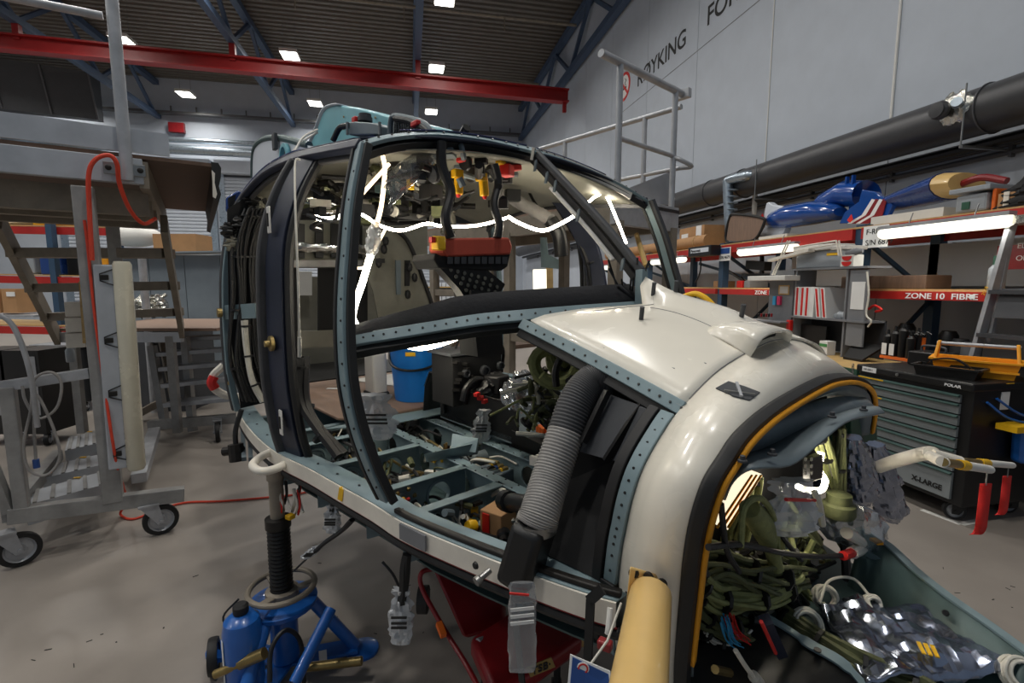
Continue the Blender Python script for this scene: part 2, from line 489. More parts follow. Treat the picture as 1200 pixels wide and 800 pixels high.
roller_door(2, -8.3, -2.6, 6.6)
roller_door(3, -2.2, 3.4, 6.6)
# galvanised duct and cable tray on the back wall
mb = MB(); mb.cyl((-16, YB - .7, 7.45), (XW - .2, YB - .7, 7.45), .2, 16); mb.cyl((-16, YB - .7, 7.85), (XW - .2, YB - .7, 7.85), .12, 12)
single(mb, 'ventilation_duct', 'galv', 'pair of shiny galvanised ducts running along the back wall above the roller doors', 'duct', base=(-5, YB - .7, 7.2))
mb = MB(); mb.beam((-16, YB - .35, 9.05), (XW - .2, YB - .35, 9.05), .3, .1)
for x in range(-15, 6, 1): mb.beam((x, YB - .35, 9.05), (x, YB - .35, 9.35), .05, .05)
single(mb, 'cable_tray', 'conduit', 'dark cable tray hung high along the back wall', 'cable tray', base=(-5, YB - .35, 9))
# wall cabinet dark squares
MB().span((-1.55, YB - .25, 7.9), (-.95, YB - .05, 8.5)).obj('wall_vent', 'grey_dark', wallb, smooth=False)
MB().span((-10.2, YB - .25, 8.3), (-9.6, YB - .05, 8.7)).obj('wall_vent', 'red_dark', wallb, smooth=False)

# trusses
def truss(X, side):
    zb, zt = 8.95, 10.35
    t = thing('roof_truss', 'blue steel roof truss %s' % side, 'truss', (X, 10, zb), 'blue roof trusses')
    MB().beam((X, 2, zb), (X, YB - .1, zb), .2, .2).obj('bottom_chord', 'truss_blue', t, smooth=False)
    MB().beam((X, 2, zt), (X, YB - .1, zt), .22, .2).obj('top_chord', 'truss_blue', t, smooth=False)
    y0 = YB - .4; k = 0
    while y0 > 4:
        a, b = (zb, zt) if k % 2 == 0 else (zt, zb)
        MB().beam((X, y0, a), (X, y0 - 1.9, b), .11, .11).obj('diagonal', 'truss_blue', t, smooth=False)
        y0 -= 1.9; k += 1
truss(-10.6, 'running to the back wall over the far roller door')
truss(-5.1, 'crossing above the red crane beam left of the middle lamp row')
truss(.4, 'crossing above the red crane beam beside the right-hand lamp row')
truss(XW - .22, 'fixed along the top of the lettered wall')

# red crane beam
t = thing('crane_beam', 'dark red overhead crane beam hung under the blue trusses', 'crane beam', (-3, 17, 8.1))
p, q = V((-18, 17, 8.44)), V((5.5, 17, 8.13))
MB().beam(p + V((0, 0, .19)), q + V((0, 0, .19)), .32, .05).obj('flange', 'crane_red', t, smooth=False)
MB().beam(p - V((0, 0, .19)), q - V((0, 0, .19)), .32, .05).obj('flange', 'crane_red', t, smooth=False)
MB().beam(p, q, .06, .36).obj('web', 'crane_red', t, smooth=False)
MB().span((5.32, 16.95, 7.6), (5.44, 17.05, 7.95)).obj('end_stop', 'crane_red', t, smooth=False)
for x in (-10.6, -5.1, .4): MB().span((x - .08, 16.92, 8.3 - .013 * x), (x + .08, 17.08, 8.95)).obj('hanger', 'crane_red', t, smooth=False)

# ceiling lamps on a regular grid (three rows stand in view; the grid goes on overhead)
proto = None
for ix, X in enumerate((-13.85, -8.87, -3.85, 1.1)):
    for iy, Y in enumerate((23.3, 18.8, 14.4, 9.9, 5.4, .9)):
        z = 9.4
        t = thing('ceiling_lamp', 'square white lamp panel hung on wires under the corrugated roof', 'ceiling lamp', (X, Y, z), 'ceiling lamp panels')
        if proto is None:
            a = MB().box((0, 0, .06), (.56, .66, .1)).obj('housing', 'white_plastic', None, smooth=False)
            b = MB().box((0, 0, 0), (.5, .6, .02)).obj('diffuser', 'lamp_on', None, smooth=False)
            c = MB().cyl((-.2, 0, .1), (-.2, 0, 1.1), .006, 5).cyl((.2, 0, .1), (.2, 0, 1.1), .006, 5).obj('hanging_wire', 'conduit', None)
            proto = (a, b, c); kids = proto
        else:
            kids = [k.copy() for k in proto]
            for k in kids: COL.objects.link(k)
        for k in kids: k.parent = t
        ld = bpy.data.lights.new('lamp_light', 'AREA'); ld.shape = 'RECTANGLE'; ld.size = .5; ld.size_y = .6
        ld.energy = LAMP_W; ld.color = (1, .97, .92); ld.spread = radians(150)
        lo = bpy.data.objects.new('lamp_light', ld); COL.objects.link(lo); lo.parent = t; lo.location = (0, 0, -.03)

# sprinkler pipes
for Y, z, wh in ((12.3, 9.75, 'well in front of the red crane beam'), (15.6, 9.75, 'close beside the red crane beam'), (20.2, 9.75, 'between the red crane beam and the back wall')):
    m = MB().cyl((-20, Y, z), (5.3, Y, z), .045, 8)
    for x in range(-18, 6, 3): m.cyl((x, Y, z), (x, Y, z - .4), .02, 6)
    single(m, 'sprinkler_pipe', 'alu_brown', 'thin grey sprinkler pipe with drop heads ' + wh, 'pipe', base=(-5, Y, z), group='sprinkler pipes under the roof')
# dark air handling trunk at upper left
t = thing('air_handling_duct', 'large dark ribbed air trunk slanting below the roof in the far corner', 'duct', (-14, 21, 8))
MB().hexa([V(p) for p in ((-21, 20.2, 8.0), (-11.7, 22.6, 8.0), (-11.7, 22.9, 8.0), (-21, 20.9, 8.0), (-21, 19.6, 9.6), (-11.7, 22.2, 9.6), (-11.7, 22.9, 9.6), (-21, 20.9, 9.6))]).obj('trunk', 'grey_dark', t, smooth=False)
for k in range(8):
    a = k / 7
    MB().beam(V((-21, 20.15, 8)).lerp(V((-11.7, 22.55, 8)), a), V((-21, 19.55, 9.6)).lerp(V((-11.7, 22.15, 9.6)), a), .05, .05).obj('rib', 'conduit', t, smooth=False)

# fat dark duct along the right wall
t = thing('wall_duct', 'fat dark grey duct running the length of the lettered wall', 'duct', (XW - .45, 6, 3.05))
MB().cyl((5.35, -2, 3.27), (5.35, 24, 3.27), .22, 28).obj('pipe_run', 'pipe_dark', t)
for Y in (8.05, 7.2, 3.75): MB().tube([(5.35 + .228 * cos(a), Y, 3.27 + .228 * sin(a)) for a in [2 * pi * k / 24 for k in range(24)]], .008, 6, closed=True).obj('joint_ring', 'conduit', t)
for Y in (6.65, 3.82):
    m = MB().cyl((5.12, Y, 3.5), (5.12, Y, 2.93), .008, 6).beam((5.12, Y, 2.93), (XF, Y, 2.93), .03, .02); m.obj('hanger', 'steel', t)
MB().cyl((5.52, -2, 3.0), (5.52, 24, 3.0), .05, 10).obj('return_pipe', 'black', t)
# patched outlet on the duct
c = PX(1117, 127, 5.13)
m = MB(); m.bag(c + V((0.02, .17, 0)), c + V((0.02, -.17, .01)), [(0, .03), (.3, .14), (.7, .14), (1, .05)], .35, .12, seed=3, side=(0, 0, 1)); m.obj('tape_patch', 'foil', t)
MB().lathe([(.085, 0), (.085, .03), (.07, .05), (.07, .07), (.02, .075)], c + V((-.06, .06, -.005)), (-1, 0, 0), 20).obj('outlet_cap', 'pipe_dark', t)
MB().cyl(c + V((-.06, -.08, .01)), c + V((-.1, -.1, .02)), .045, 14).obj('outlet_stub', 'galv', t)
# galvanised spiral branch elbow
t = thing('branch_duct', 'shiny galvanised elbow duct dropping from the dark wall duct', 'duct', PX(857, 262, 5.0))
a = PX(875, 206, 5.13); b = PX(858, 212, 5.1); e = PX(856, 285, 5.1)
pts = cr([a + V((.05, -.02, 0)), a, V((b.x - .02, b.y + .02, a.z + .0)), V((b.x - .03, b.y + .06, a.z - .1)), V((e.x, e.y, e.z))], 5)
MB().tube(pts, .078, 16).obj('elbow', 'galv', t)
for k in range(6):
    zz = a.z - .16 - k * .1
    MB().cyl((e.x, e.y, zz), (e.x, e.y, zz - .012), .083, 16).obj('seam_ring', 'galv', t)
m = MB(); q = PX(885, 228, 5.5); m.tube([q + V((0, 0, .06)), q, q - V((0, .0, .05)), V((q.x, q.y, q.z - .5))], .04, 10)
single(m, 'drain_pipe', 'white_plastic', 'short white drain pipe below the dark wall duct', 'pipe')
# thin conduit line on the wall beneath the duct
a = PX(800, 262, XF - .03); m = MB(); m.cyl((XF - .03, -2, a.z - .02), (XF - .03, 24, a.z - .02), .028, 8); m.cyl((XF - .03, -2, a.z + .05), (XF - .03, 24, a.z + .05), .018, 8)
for k in range(20): m.box((XF - .03, -1 + k * 1.2, a.z), (.05, .03, .14))
single(m, 'cable_conduit', 'conduit', 'thin grey conduit line along the wall below the fat duct', 'conduit', base=(XF, 6, a.z))

# big lettering on the wall
t = thing('no_smoking_lettering', 'large black capital lettering painted high on the pale wall', 'lettering', (XF, 10, 6.6))
text('R\u00d8YKING', 'word', 'print_black', t, (XF - .004, 12.1, 6.62), (0, -1, 0), (0, 0, 1), .5, bold=.006, sx=1.02)
text('FORBUDT', 'word', 'print_black', t, (XF - .004, 9.12, 6.62), (0, -1, 0), (0, 0, 1), .5, bold=.006, sx=1.02)
MB().beam((XF - .003, 13.0, 6.3), (XF - .003, 5.5, 6.3), .004, .012).obj('sign_edge', 'wall_seam', t, smooth=False)
t = thing('no_smoking_roundel', 'round red no-smoking sign on the wall behind the railing', 'sign', (XF, 12.87, 6.5))
cy, cz = 12.87, 6.92
MB().lathe([(.30, 0), (.30, .006)], (XF, cy, cz), (-1, 0, 0), 32).obj('disc', 'paper', t)
MB().lathe([(.36, 0), (.36, .012), (.29, .012), (.29, 0)], (XF, cy, cz), (-1, 0, 0), 40, caps=False).obj('ring', 'red', t)
MB().beam((XF - .012, cy + .22, cz + .22), (XF - .012, cy - .22, cz - .22), .01, .06, up=(0, 1, -1)).obj('slash', 'red', t)
MB().beam((XF - .009, cy + .2, cz - .05), (XF - .009, cy - .14, cz - .05), .006, .05).obj('cigarette', 'print_black', t)
MB().tube(cr([(XF - .01, cy - .1, cz), (XF - .01, cy - .05, cz + .08), (XF - .01, cy - .12, cz + .12), (XF - .01, cy - .06, cz + .18)], 5), .008, 6).obj('smoke', 'print_black', t)

# ================================================================== THE HELICOPTER FUSELAGE
heli = thing('helicopter_fuselage', 'stripped white and navy helicopter cabin on jacks with its nose opened up', 'helicopter', HO, rz=atan2(HX.y, HX.x))
hp = heli
def M_(p): return V((p[0], -p[1], p[2]))          # mirror to port
def S_(u, v, z): return V((u, -v, z))             # starboard point

# ---- sill curve (starboard, z .95) traced from the photograph, mirrored to port
sill_px = [(277, 478), (286, 494), (302, 513), (325, 531), (360, 548), (394, 567), (436, 590), (470, 611), (530, 637), (593, 662), (640, 680), (690, 697), (722, 706)]
SILL = cr([H(*p, z=.95) for p in sill_px], 3)
def both(fn):
    for mir in (False, True):
        fn((lambda L: [M_(p) for p in L]) if mir else (lambda L: [V(p) for p in L]), -1 if mir else 1)
def offs(L, din, dz):
    """shift inboard by din (toward the centre plane) and by dz"""
    return [V((p.x, p.y + (din if p.y < 0 else -din), p.z + dz)) for p in L]
def do_sill(T, sg):
    s = T(SILL)
    m = MB(); m.grid([s, offs(s, 0, -.056)]); m.obj('sill_rail', 'rail_white', hp, solid=.006, smooth=False)
    m = MB(); m.grid([offs(s, -.001, -.056), offs(s, .01, -.068)]); m.obj('red_stripe', 'red_dark', hp, solid=.004)
    m = MB(); m.tube(offs(s, .012, -.078), .014, 8); m.obj('sill_seal', 'rubber', hp)
    m = MB(); m.grid([offs(s, .003, .002), offs(s, .085, .002), offs(s, .085, -.05)]); m.obj('sill_flange', 'teal', hp, solid=.004)
    m = MB()
    for p in offs(s, .04, .006)[::2]: m.lathe([(.005, 0), (.004, .003)], p, n=8)
    m.obj('sill_rivets', 'grey_dark', hp)['kind'] = 'stuff'
    b = [offs(s, .008, -.068), [V((p.x, p.y * .90, p.z - .125)) for p in s], [V((p.x, p.y * .66, p.z - .19)) for p in s], [V((p.x, 0, p.z - .21)) for p in s]]
    MB().grid(b).obj('belly_skin', 'navy', hp, solid=.004)
both(do_sill)
a = SILL[20]
MB().beam(H(471, 621, z=.925) + V((0, -.006, 0)), H(501, 636, z=.925) + V((0, -.006, 0)), .006, .046, up=(0, 0, 1)).obj('access_plate', 'grey_panel', hp)
MB().beam(H(398, 577, z=.93), H(403, 580, z=.925), .012, .045, up=(0, 0, 1)).obj('warning_sticker', 'yellow', hp)
c = H(574, 668, z=.93); MB().lathe([(.008, 0), (.008, .03), (.012, .035), (.012, .045)], c, (0, -1, -.3), 12).obj('stud', 'steel', hp)
c = H(558, 662, z=.935); MB().lathe([(.01, 0), (.008, .006)], c, (0, -1, 0), 12).obj('stud', 'print_black', hp)

from mathutils import geometry
def onsurf(x, y, grids):
    """nearest hit of a pixel ray on local helicopter grids"""
    o = H(x, y, d=0); dr = H(x, y, d=1) - o; best = None
    for g in grids:
        for i in range(len(g) - 1):
            for j in range(len(g[0]) - 1):
                a, b, c, d = g[i][j], g[i][j + 1], g[i + 1][j + 1], g[i + 1][j]
                for tri in ((a, b, c), (a, c, d)):
                    h = geometry.intersect_ray_tri(*tri, dr, o, True)
                    if h is not None and (best is None or (h - o).length < (best - o).length): best = h
    return best
# ---- nose ring (u grows a little with height) and hood
def uring(z): return 1.60 + .15 * (z - .9)
def uaft(z): return 1.46 + .15 * (z - .9)
RING = [(.57, .74), (.594, .816), (.617, .915), (.641, 1.03), (.657, 1.11), (.662, 1.19), (.644, 1.262), (.6, 1.303), (.539, 1.343), (.398, 1.375), (.139, 1.395), (-.03, 1.388), (-.206, 1.362), (-.36, 1.32), (-.463, 1.27), (-.54, 1.2), (-.58, 1.12)]
AFT = [(.59, .75), (.615, .82), (.635, .95), (.643, 1.05), (.641, 1.10), (.635, 1.17), (.614, 1.237), (.565, 1.30), (.498, 1.356), (.35, 1.425), (.14, 1.465), (0, 1.472), (-.18, 1.45), (-.36, 1.395), (-.48, 1.33), (-.565, 1.24), (-.6, 1.13)]
ringF = cr([S_(uring(z), v, z) for v, z in RING], 5); aftF = cr([S_(uaft(z), v, z) for v, z in AFT], 5)
aftS = aftF[:56][::-1]          # centre line down to the starboard foot
def scal(L, k, du, zc=1.0):
    return [V((p.x + du, p.y * k, zc + (p.z - zc) * k)) for p in L]
m = MB(); bandg = [aftF, scal([(a + b) / 2 for a, b in zip(aftF, ringF)], 1.012, 0), ringF]; m.grid(bandg); m.obj('nose_band', 'hood_white', hp, solid=.006)
m = MB(); m.grid([scal(ringF, 1.004, .002), scal(ringF, 1.004, .010), scal(ringF, .99, .024), scal(ringF, .962, .024)]); m.obj('ring_seal', 'rubber', hp, solid=.006)
orange_part = [p for p in ringF if p.z > .80]
m = MB(); m.grid([scal(orange_part, .968, .03), scal(orange_part, .94, .027)]); m.obj('orange_edge_trim', 'orange_edge', hp, solid=.008)
inner = scal(ringF, .93, .02)
# grey bulkhead arch with its wavy forward lip
lipz = []
for p in inner:
    t_ = max(0, min(1, (p.z - 1.0) / .33))
    lipz.append(V((p.x - .03, p.y * .93, p.z - .03 * t_)))
m = MB(); m.grid([inner, lipz]); m.obj('bulkhead_arch', 'bulk_grey', hp, solid=.006)
fold = [((847, 578), 1.615), ((853, 556), 1.63), ((868, 536), 1.65), ((900, 524), 1.665), ((937, 505), 1.69), ((975, 487), 1.715), ((1005, 478), 1.73), ((1024, 476), 1.735)]
edge_ = [((849, 586), 1.63), ((859, 564), 1.67), ((881, 549), 1.71), ((926, 545), 1.735), ((956, 523), 1.755), ((990, 495), 1.775), ((1018, 487), 1.785), ((1037, 484), 1.785)]
l1 = cr([H(*p, u=u_) for p, u_ in fold], 4); l2 = cr([H(*p, u=u_) for p, u_ in edge_], 4)
m = MB(); m.grid([l1, [(a * .5 + b * .5) + V((0, 0, .006)) for a, b in zip(l1, l2)], l2]); m.obj('bulkhead_lip', 'bulk_grey', hp, solid=.005)
up = cr([H(*p, u=1.63 + .06 * k / 6) for k, p in enumerate(((826, 570), (850, 535), (880, 505), (915, 485), (950, 472), (985, 465), (1015, 466)))], 4)
nn = len(l1); up = [up[min(len(up) - 1, int(round(k / (nn - 1) * (len(up) - 1))))] for k in range(nn)]
m = MB(); m.grid([up, l1]); m.obj('bulkhead_web', 'bulk_grey', hp, solid=.004)
for px in ((870, 541), (905, 533), (975, 489), (1012, 481)):
    c = H(*px, u=1.70 + .0005 * (px[0] - 870)); MB().lathe([(.009, 0), (.009, .004), (.005, .005), (.005, .012), (.003, .013)], c, n=12).obj('lip_fastener', 'grey_dark', hp)
for px in ((910, 505), (980, 478)):
    c = H(*px, u=1.655); MB().lathe([(.026, 0), (.026, .01), (.018, .012), (.014, .004)], c, (1, 0, 0), 18).obj('bulkhead_boss', 'grey_dark', hp)
# hood: from windscreen base to the band; cross sections bulge
A0 = H(622, 376, v=.43); B0 = S_(uaft(1.356), .498, 1.356)
row0 = [V((1.083, 0, 1.657)), V((1.088, -.03, 1.625)), H(753, 357, v=.065), H(735, 359, v=.115), H(705, 361, v=.19), H(680, 363, v=.25), H(655, 367, v=.32), H(638, 370, v=.38), A0]
_n = [p for p in aftS if p.z >= 1.352]
rowN = [V(_n[int(round(k / 8 * (len(_n) - 1)))]) for k in range(9)]
NB = 19; rows = []
for i in range(NB):
    t_ = i / (NB - 1); row = []
    for k in range(9):
        s_ = k / 8
        p = row0[k].lerp(rowN[k], t_)
        p.z += .02 * sin(pi * t_) * (1 - s_) - .02 * sin(pi * min(1, t_ * 1.6)) * max(0, 1 - s_ * 5) + .016 * sin(pi * t_) * sin(pi * min(1, s_ * 1.1))
        row.append(p)
    rows.append(row)
fullrows = [r[::-1] + [M_(p) for p in r[1:]] for r in rows]
m = MB(); m.grid(fullrows); m.obj('nose_hood', 'hood_white', hp, solid=.008)
# closing white gusset between strip and hood front edge
# seams on the hood
m = MB(); m.tube([fullrows[i][5] + V((0, 0, .0045)) for i in range(4, NB)], .0014, 5); m.obj('hood_seam', 'wall_seam', hp)
m = MB(); m.tube([fullrows[2][j] + V((0, 0, .0045)) for j in range(3, 9)], .0012, 5); m.obj('hood_seam', 'wall_seam', hp)
m = MB(); m.tube([p + V((0, 0, .004)) for p in aftF if p.z > 1.36], .0016, 6); m.obj('hood_seam', 'wall_seam', hp)
# open latch pocket at the seam
HG = [fullrows, bandg]
p0 = [onsurf(*p, HG) + V((.002, -.002, .004)) for p in ((838, 457), (853, 449), (872, 455), (890, 462), (878, 471), (858, 466))]
pk = MB().plate(p0, (0, 0, .002)).obj('latch_pocket', 'grey_dark', hp)
MB().beam(p0[0].lerp(p0[5], .5) + V((0, 0, .004)), p0[3].lerp(p0[4], .5) + V((0, 0, .004)), .012, .005).obj('latch', 'steel', pk)
MB().beam(p0[1].lerp(p0[2], .5) + V((0, 0, .004)), p0[4].lerp(p0[5], .5) + V((0, 0, .004)), .006, .006).obj('latch_bar', 'alu', pk)
for px in ((751, 375), (765, 345), (791, 343), (868, 372)):
    c = onsurf(*px, HG) or H(*px, v=-.1)
    MB().cyl(c - V((0, 0, .01)), c + V((.012, -.012, .04)), .007, 10).obj('hood_stud', 'grey_dark', hp)
sr = random.Random(17)
for k in range(14):
    px = (sr.uniform(700, 860), sr.uniform(385, 440)); c = onsurf(*px, HG)
    if c: MB().beam(c + V((0, 0, .001)), c + V((sr.uniform(.004, .02), sr.uniform(-.01, .01), -.002)), .003, .002).obj('paint_scratch', 'wall_seam', hp)
# intake scoop
def chaikin(P, n=2):
    for _ in range(n):
        Q = [P[0]]
        for a, b in zip(P, P[1:]): Q += [a.lerp(b, .22), a.lerp(b, .78)]
        P = Q + [P[-1]]
    return P
BLf = onsurf(879, 419, HG); uf_ = BLf.x
TLf = H(895, 391, u=uf_ + .03); TRf = H(932, 386, u=uf_ + .02); BRf = H(921, 411, u=uf_ - .01)
B1 = onsurf(824, 389, HG) - V((0, 0, .003)); B2 = onsurf(842, 378, HG) - V((0, 0, .003))
fr = chaikin([BLf, TLf, TRf, BRf]); nq = len(fr)
bkr = [B1.lerp(B2, k / (nq - 1)) + V((0, 0, .004 * sin(pi * k / (nq - 1)))) for k in range(nq)]
rowsc = []
for t_ in (0, .2, .4, .6, .8, 1): rowsc.append([a.lerp(b, t_) + V((0, 0, .018 * sin(pi * t_) * sin(pi * min(1, .15 + .7 * k / (nq - 1))))) for k, (a, b) in enumerate(zip(bkr, fr))])
m = MB(); m.grid(rowsc); sco = m.obj('intake_scoop', 'hood_white', hp, solid=.006)
MB().plate([p - V((0, 0, .004)) for p in rowsc[4]], (-.002, 0, 0)).obj('scoop_throat_shade', 'black_matte', sco)  # black sheet near the mouth, painted-in darkness of a deep throat
m = MB(); m.grid([[rowsc[i][0] + V((0, .004, .006)), rowsc[i][0].lerp(rowsc[i][-1], .5) + V((0, 0, .012)), rowsc[i][-1] + V((0, -.004, .006))] for i in range(2, 6)]); m.obj('scoop_floor_shade', 'black_matte', sco)  # black sheet over the white hood stands in for shadow inside the shallow scoop

# ---- windscreen frames
FP = [H(423, 170, u=.55), H(411, 235, u=.60), H(405, 300, u=.64), H(402, 350, u=.67), H(402, 400, u=.70), H(406, 450, u=.73), H(417, 500, u=.755), H(434, 548, u=.785), H(452, 586, u=.80)]
MP = [H(345, 188, u=.02), H(325, 225, u=.01), H(313, 262, u=.0), H(307, 300, u=0), H(307, 350, u=0), H(309, 400, u=0), H(313, 450, u=0), H(322, 500, u=0), H(331, 530, u=0)]
RP = [H(292, 222, u=-.84), H(278, 245, u=-.86), H(269, 275, u=-.88), H(263, 320, u=-.88), H(263, 370, u=-.88), H(266, 420, u=-.88), H(270, 450, u=-.88), H(277, 480, u=-.88)]
FPc, MPc, RPc = cr(FP, 4), cr(MP, 4), cr(RP, 4)
def pillars(T, sg):
    n = (0, -sg, 0)
    f = T(FPc)
    m = MB(); m.sweep(f, .044, .02, n); m.obj('door_post', 'teal', hp, bev=.003)
    m = MB(); m.sweep([p + V((-.030, 0.0, 0)) for p in f], .017, .03, n); m.sweep([p + V((.030, .012 * sg, 0)) for p in f], .015, .024, n); m.obj('post_seal', 'rubber', hp, bev=.002)
    m = MB()
    for k in range(2, len(f) - 2, 2): m.lathe([(.004, 0), (.003, .003)], f[k] + V((.014, -.011 * sg, 0)), n, 8)
    m.obj('post_screws', 'black', hp)['kind'] = 'stuff'
    g = T(MPc)
    m = MB(); m.sweep([p + V((.075, .03 * sg, 0)) for p in g], .11, .02, (.25, -sg, 0)); m.obj('centre_pillar', 'navy', hp, bev=.003)
    m = MB(); m.sweep(g, .03, .04, n); m.obj('pillar_edge', 'hose_dark', hp, bev=.008)
    m = MB(); m.tube([p + V((-.028, .02 * sg, 0)) for p in g], .013, 8); m.tube([p + V((.14, .06 * sg, 0)) for p in g], .016, 8); m.obj('pillar_seal', 'rubber', hp)
    h = T(RPc)
    m = MB(); m.sweep([p + V((.03, 0, 0)) for p in h], .03, .03, n); m.obj('rear_pillar', 'teal', hp, bev=.004)
    m = MB(); m.sweep(h, .024, .045, n); m.obj('rear_pillar_seal', 'hose_dark', hp, bev=.008)
both(pillars)
# latch plates on the pillars
def latch(px, u, s=1, m_='white_plastic'):
    c = H(*px, u=u); t_ = MB().plate([c + V((x * s, -.018, z * s)) for x, z in ((-.018, -.05), (.018, -.05), (.018, .05), (-.018, .05))], (0, .006, 0)).obj('latch_plate', m_, hp, bev=.006)
    MB().plate([c + V((x * s, -.022, z * s)) for x, z in ((-.007, -.024), (.007, -.024), (.007, .024), (-.007, .024))], (0, .005, 0)).obj('latch_slot', 'print_black', t_)
latch((320, 258), .065); latch((334, 494), .085); latch((271, 442), -.85, .8, 'brass'); latch((273, 264), -.85, .8)
c = H(323, 402, u=.07); MB().lathe([(.03, 0), (.03, .012), (.014, .014), (.012, .03)], c + V((0, -.01, 0)), (0, -1, 0), 14).obj('hinge_boss', 'brass', hp)
a, b = H(264, 366, u=-.84), H(300, 364, u=-.62); MB().beam(a, b, .01, .075).obj('hinge_bracket', 'teal', hp, bev=.002)
MB().lathe([(.024, 0), (.024, .02), (.01, .022)], a + V((.02, -.02, 0)), (0, -1, 0), 12).obj('hinge_boss', 'brass', hp)

# roof side rail from the rear door corner over the doors to the windscreen corner
RR = cr([H(281, 238, u=-.86), H(290, 224, v=.83), H(312, 202, v=.82), H(345, 186, v=.81), H(385, 177, v=.80), H(423, 170, u=.55)], 6)
WT = cr([H(423, 170, u=.55), H(460, 161, v=.66), H(510, 158, v=.46), H(560, 163, v=.25), H(600, 171, v=.09), H(630, 178, v=0)], 5)   # windscreen top edge
def roof(T, sg):
    r = T(RR); w = T(WT)
    m = MB(); m.sweep(r, .036, .03, (0, -sg, .5)); m.obj('roof_rail', 'navy', hp, bev=.006)
    m = MB(); m.sweep([p + V((.0, .02 * sg, -.026)) for p in r], .022, .02, (0, -sg, .3)); m.obj('roof_rail_seal', 'hose_dark', hp, bev=.004)
    m = MB(); m.sweep(w, .034, .014, (.5, -.35 * sg, .8)); m.obj('windscreen_top_frame', 'teal', hp, bev=.002)
    m = MB(); m.sweep([p + V((-.005, .006 * sg, -.03)) for p in w], .03, .026, (.5, -.35 * sg, .8)); m.obj('windscreen_top_seal', 'rubber', hp, bev=.002)
    m = MB()
    for k in range(1, len(w) - 1, 2): m.lathe([(.005, 0), (.004, .003)], w[k] + V((.004, -.003 * sg, .008)), (.5, -.35 * sg, .8), 8)
    m.obj('frame_screws', 'black', hp)['kind'] = 'stuff'
both(roof)
# roof skin: from the side rails up to the ridge
def ridge(u): return 2.195 - .03 * max(0, u) ** 2 + (.02 if u < 0 else 0)
rows = []
rl = RR + WT[1:]
NR = 20
for i in range(NR + 1):
    u_ = -.86 + (.50 + .86) * i / NR
    # side point at this u
    best = min((p for p in rl), key=lambda p: abs(p.x - u_) - (.001 * -p.y))
    side = None
    for a, b in zip(RR, RR[1:]):
        if min(a.x, b.x) <= u_ <= max(a.x, b.x): side = a.lerp(b, (u_ - a.x) / max(1e-6, b.x - a.x)); break
    if side is None: side = RR[-1].copy(); side.x = u_
    c = V((u_, 0, max(ridge(u_), side.z + .035)))
    row = []
    for k in range(9):
        s_ = k / 8; row.append(V((u_, side.y * s_, c.z - (c.z - side.z - .012) * s_ ** 2.2)))
    rows.append(row)
rowsF = [r[::-1] + [M_(p) for p in r[1:]] for r in rows]
m = MB(); m.grid([[p + V((0, 0, .012)) for p in r] for r in rowsF]); m.obj('roof_skin', 'navy', hp, solid=.006)
m = MB(); m.grid([[p + V((0, -p.y * .03, -.03)) for p in r] for r in rowsF]); m.obj('roof_lining', 'interior', hp, solid=.004)
# blue skin over the rear corner
rb = [p for p in RR if p.x < .0]
m = MB(); m.grid([[p + V((0, .0, .03)) for p in rb], [V((p.x, p.y * .55, p.z + .16)) for p in rb]]); m.obj('rear_roof_skin', 'blue_skin', hp, solid=.006)
# tinted roof windows over the windscreen
def rwin(T, sg):
    w = T(WT); idx = range(8, len(w) - 2)
    m = MB(); m.grid([[w[i] + V((-.005, 0, .018)) for i in idx], [w[i] + V((-.13, 0, .048)) for i in idx]]); m.obj('roof_window', 'roof_glass', hp, solid=.005)
both(rwin)

# centre post and windscreen base
CP = [H(628, 178, v=0), H(668, 220, v=0), H(712, 268, v=0), H(752, 318, v=0)]
CPc = cr(CP, 4)
m = MB(); m.sweep(CPc, .03, .026, (1, 0, 1)); m.obj('windscreen_centre_post', 'grey_dark', hp, bev=.006)
m = MB(); m.sweep([p + V((-.022, -.014, -.022)) for p in CPc], .008, .022, (1, 0, 1)); m.sweep([p + V((-.022, .014, -.022)) for p in CPc], .008, .022, (1, 0, 1)); m.obj('post_seal', 'rubber', hp)
m = MB(); m.sweep([p + V((-.035, -.022, -.035)) for p in CPc[3:-2]], .022, .010, (1, 0, 1)); m.obj('post_light_strip', 'white_plastic', hp)
for px in ((627, 194), (640, 208), (650, 218), (677, 252), (729, 310)):
    c = H(*px, v=.05); MB().plate([c + V((x, 0, z)) for x, z in ((-.012, -.022), (.0, -.022), (.008, .012), (.006, .024), (-.003, .018))], (0, .006, 0)).obj('post_clip', 'bulk_grey', hp)
foot_top, foot_bot = H(752, 316, v=0), H(751, 360, v=0.01)
MB().beam(foot_top, foot_bot, .035, .03).obj('post_foot', 'teal', hp, bev=.003)
WB = cr([H(403, 401, u=.70), H(450, 393, v=.80), H(510, 383, v=.65), H(560, 375, v=.55), H(611, 370, v=.43), H(680, 364, v=.22), H(751, 359, v=.0)], 4)
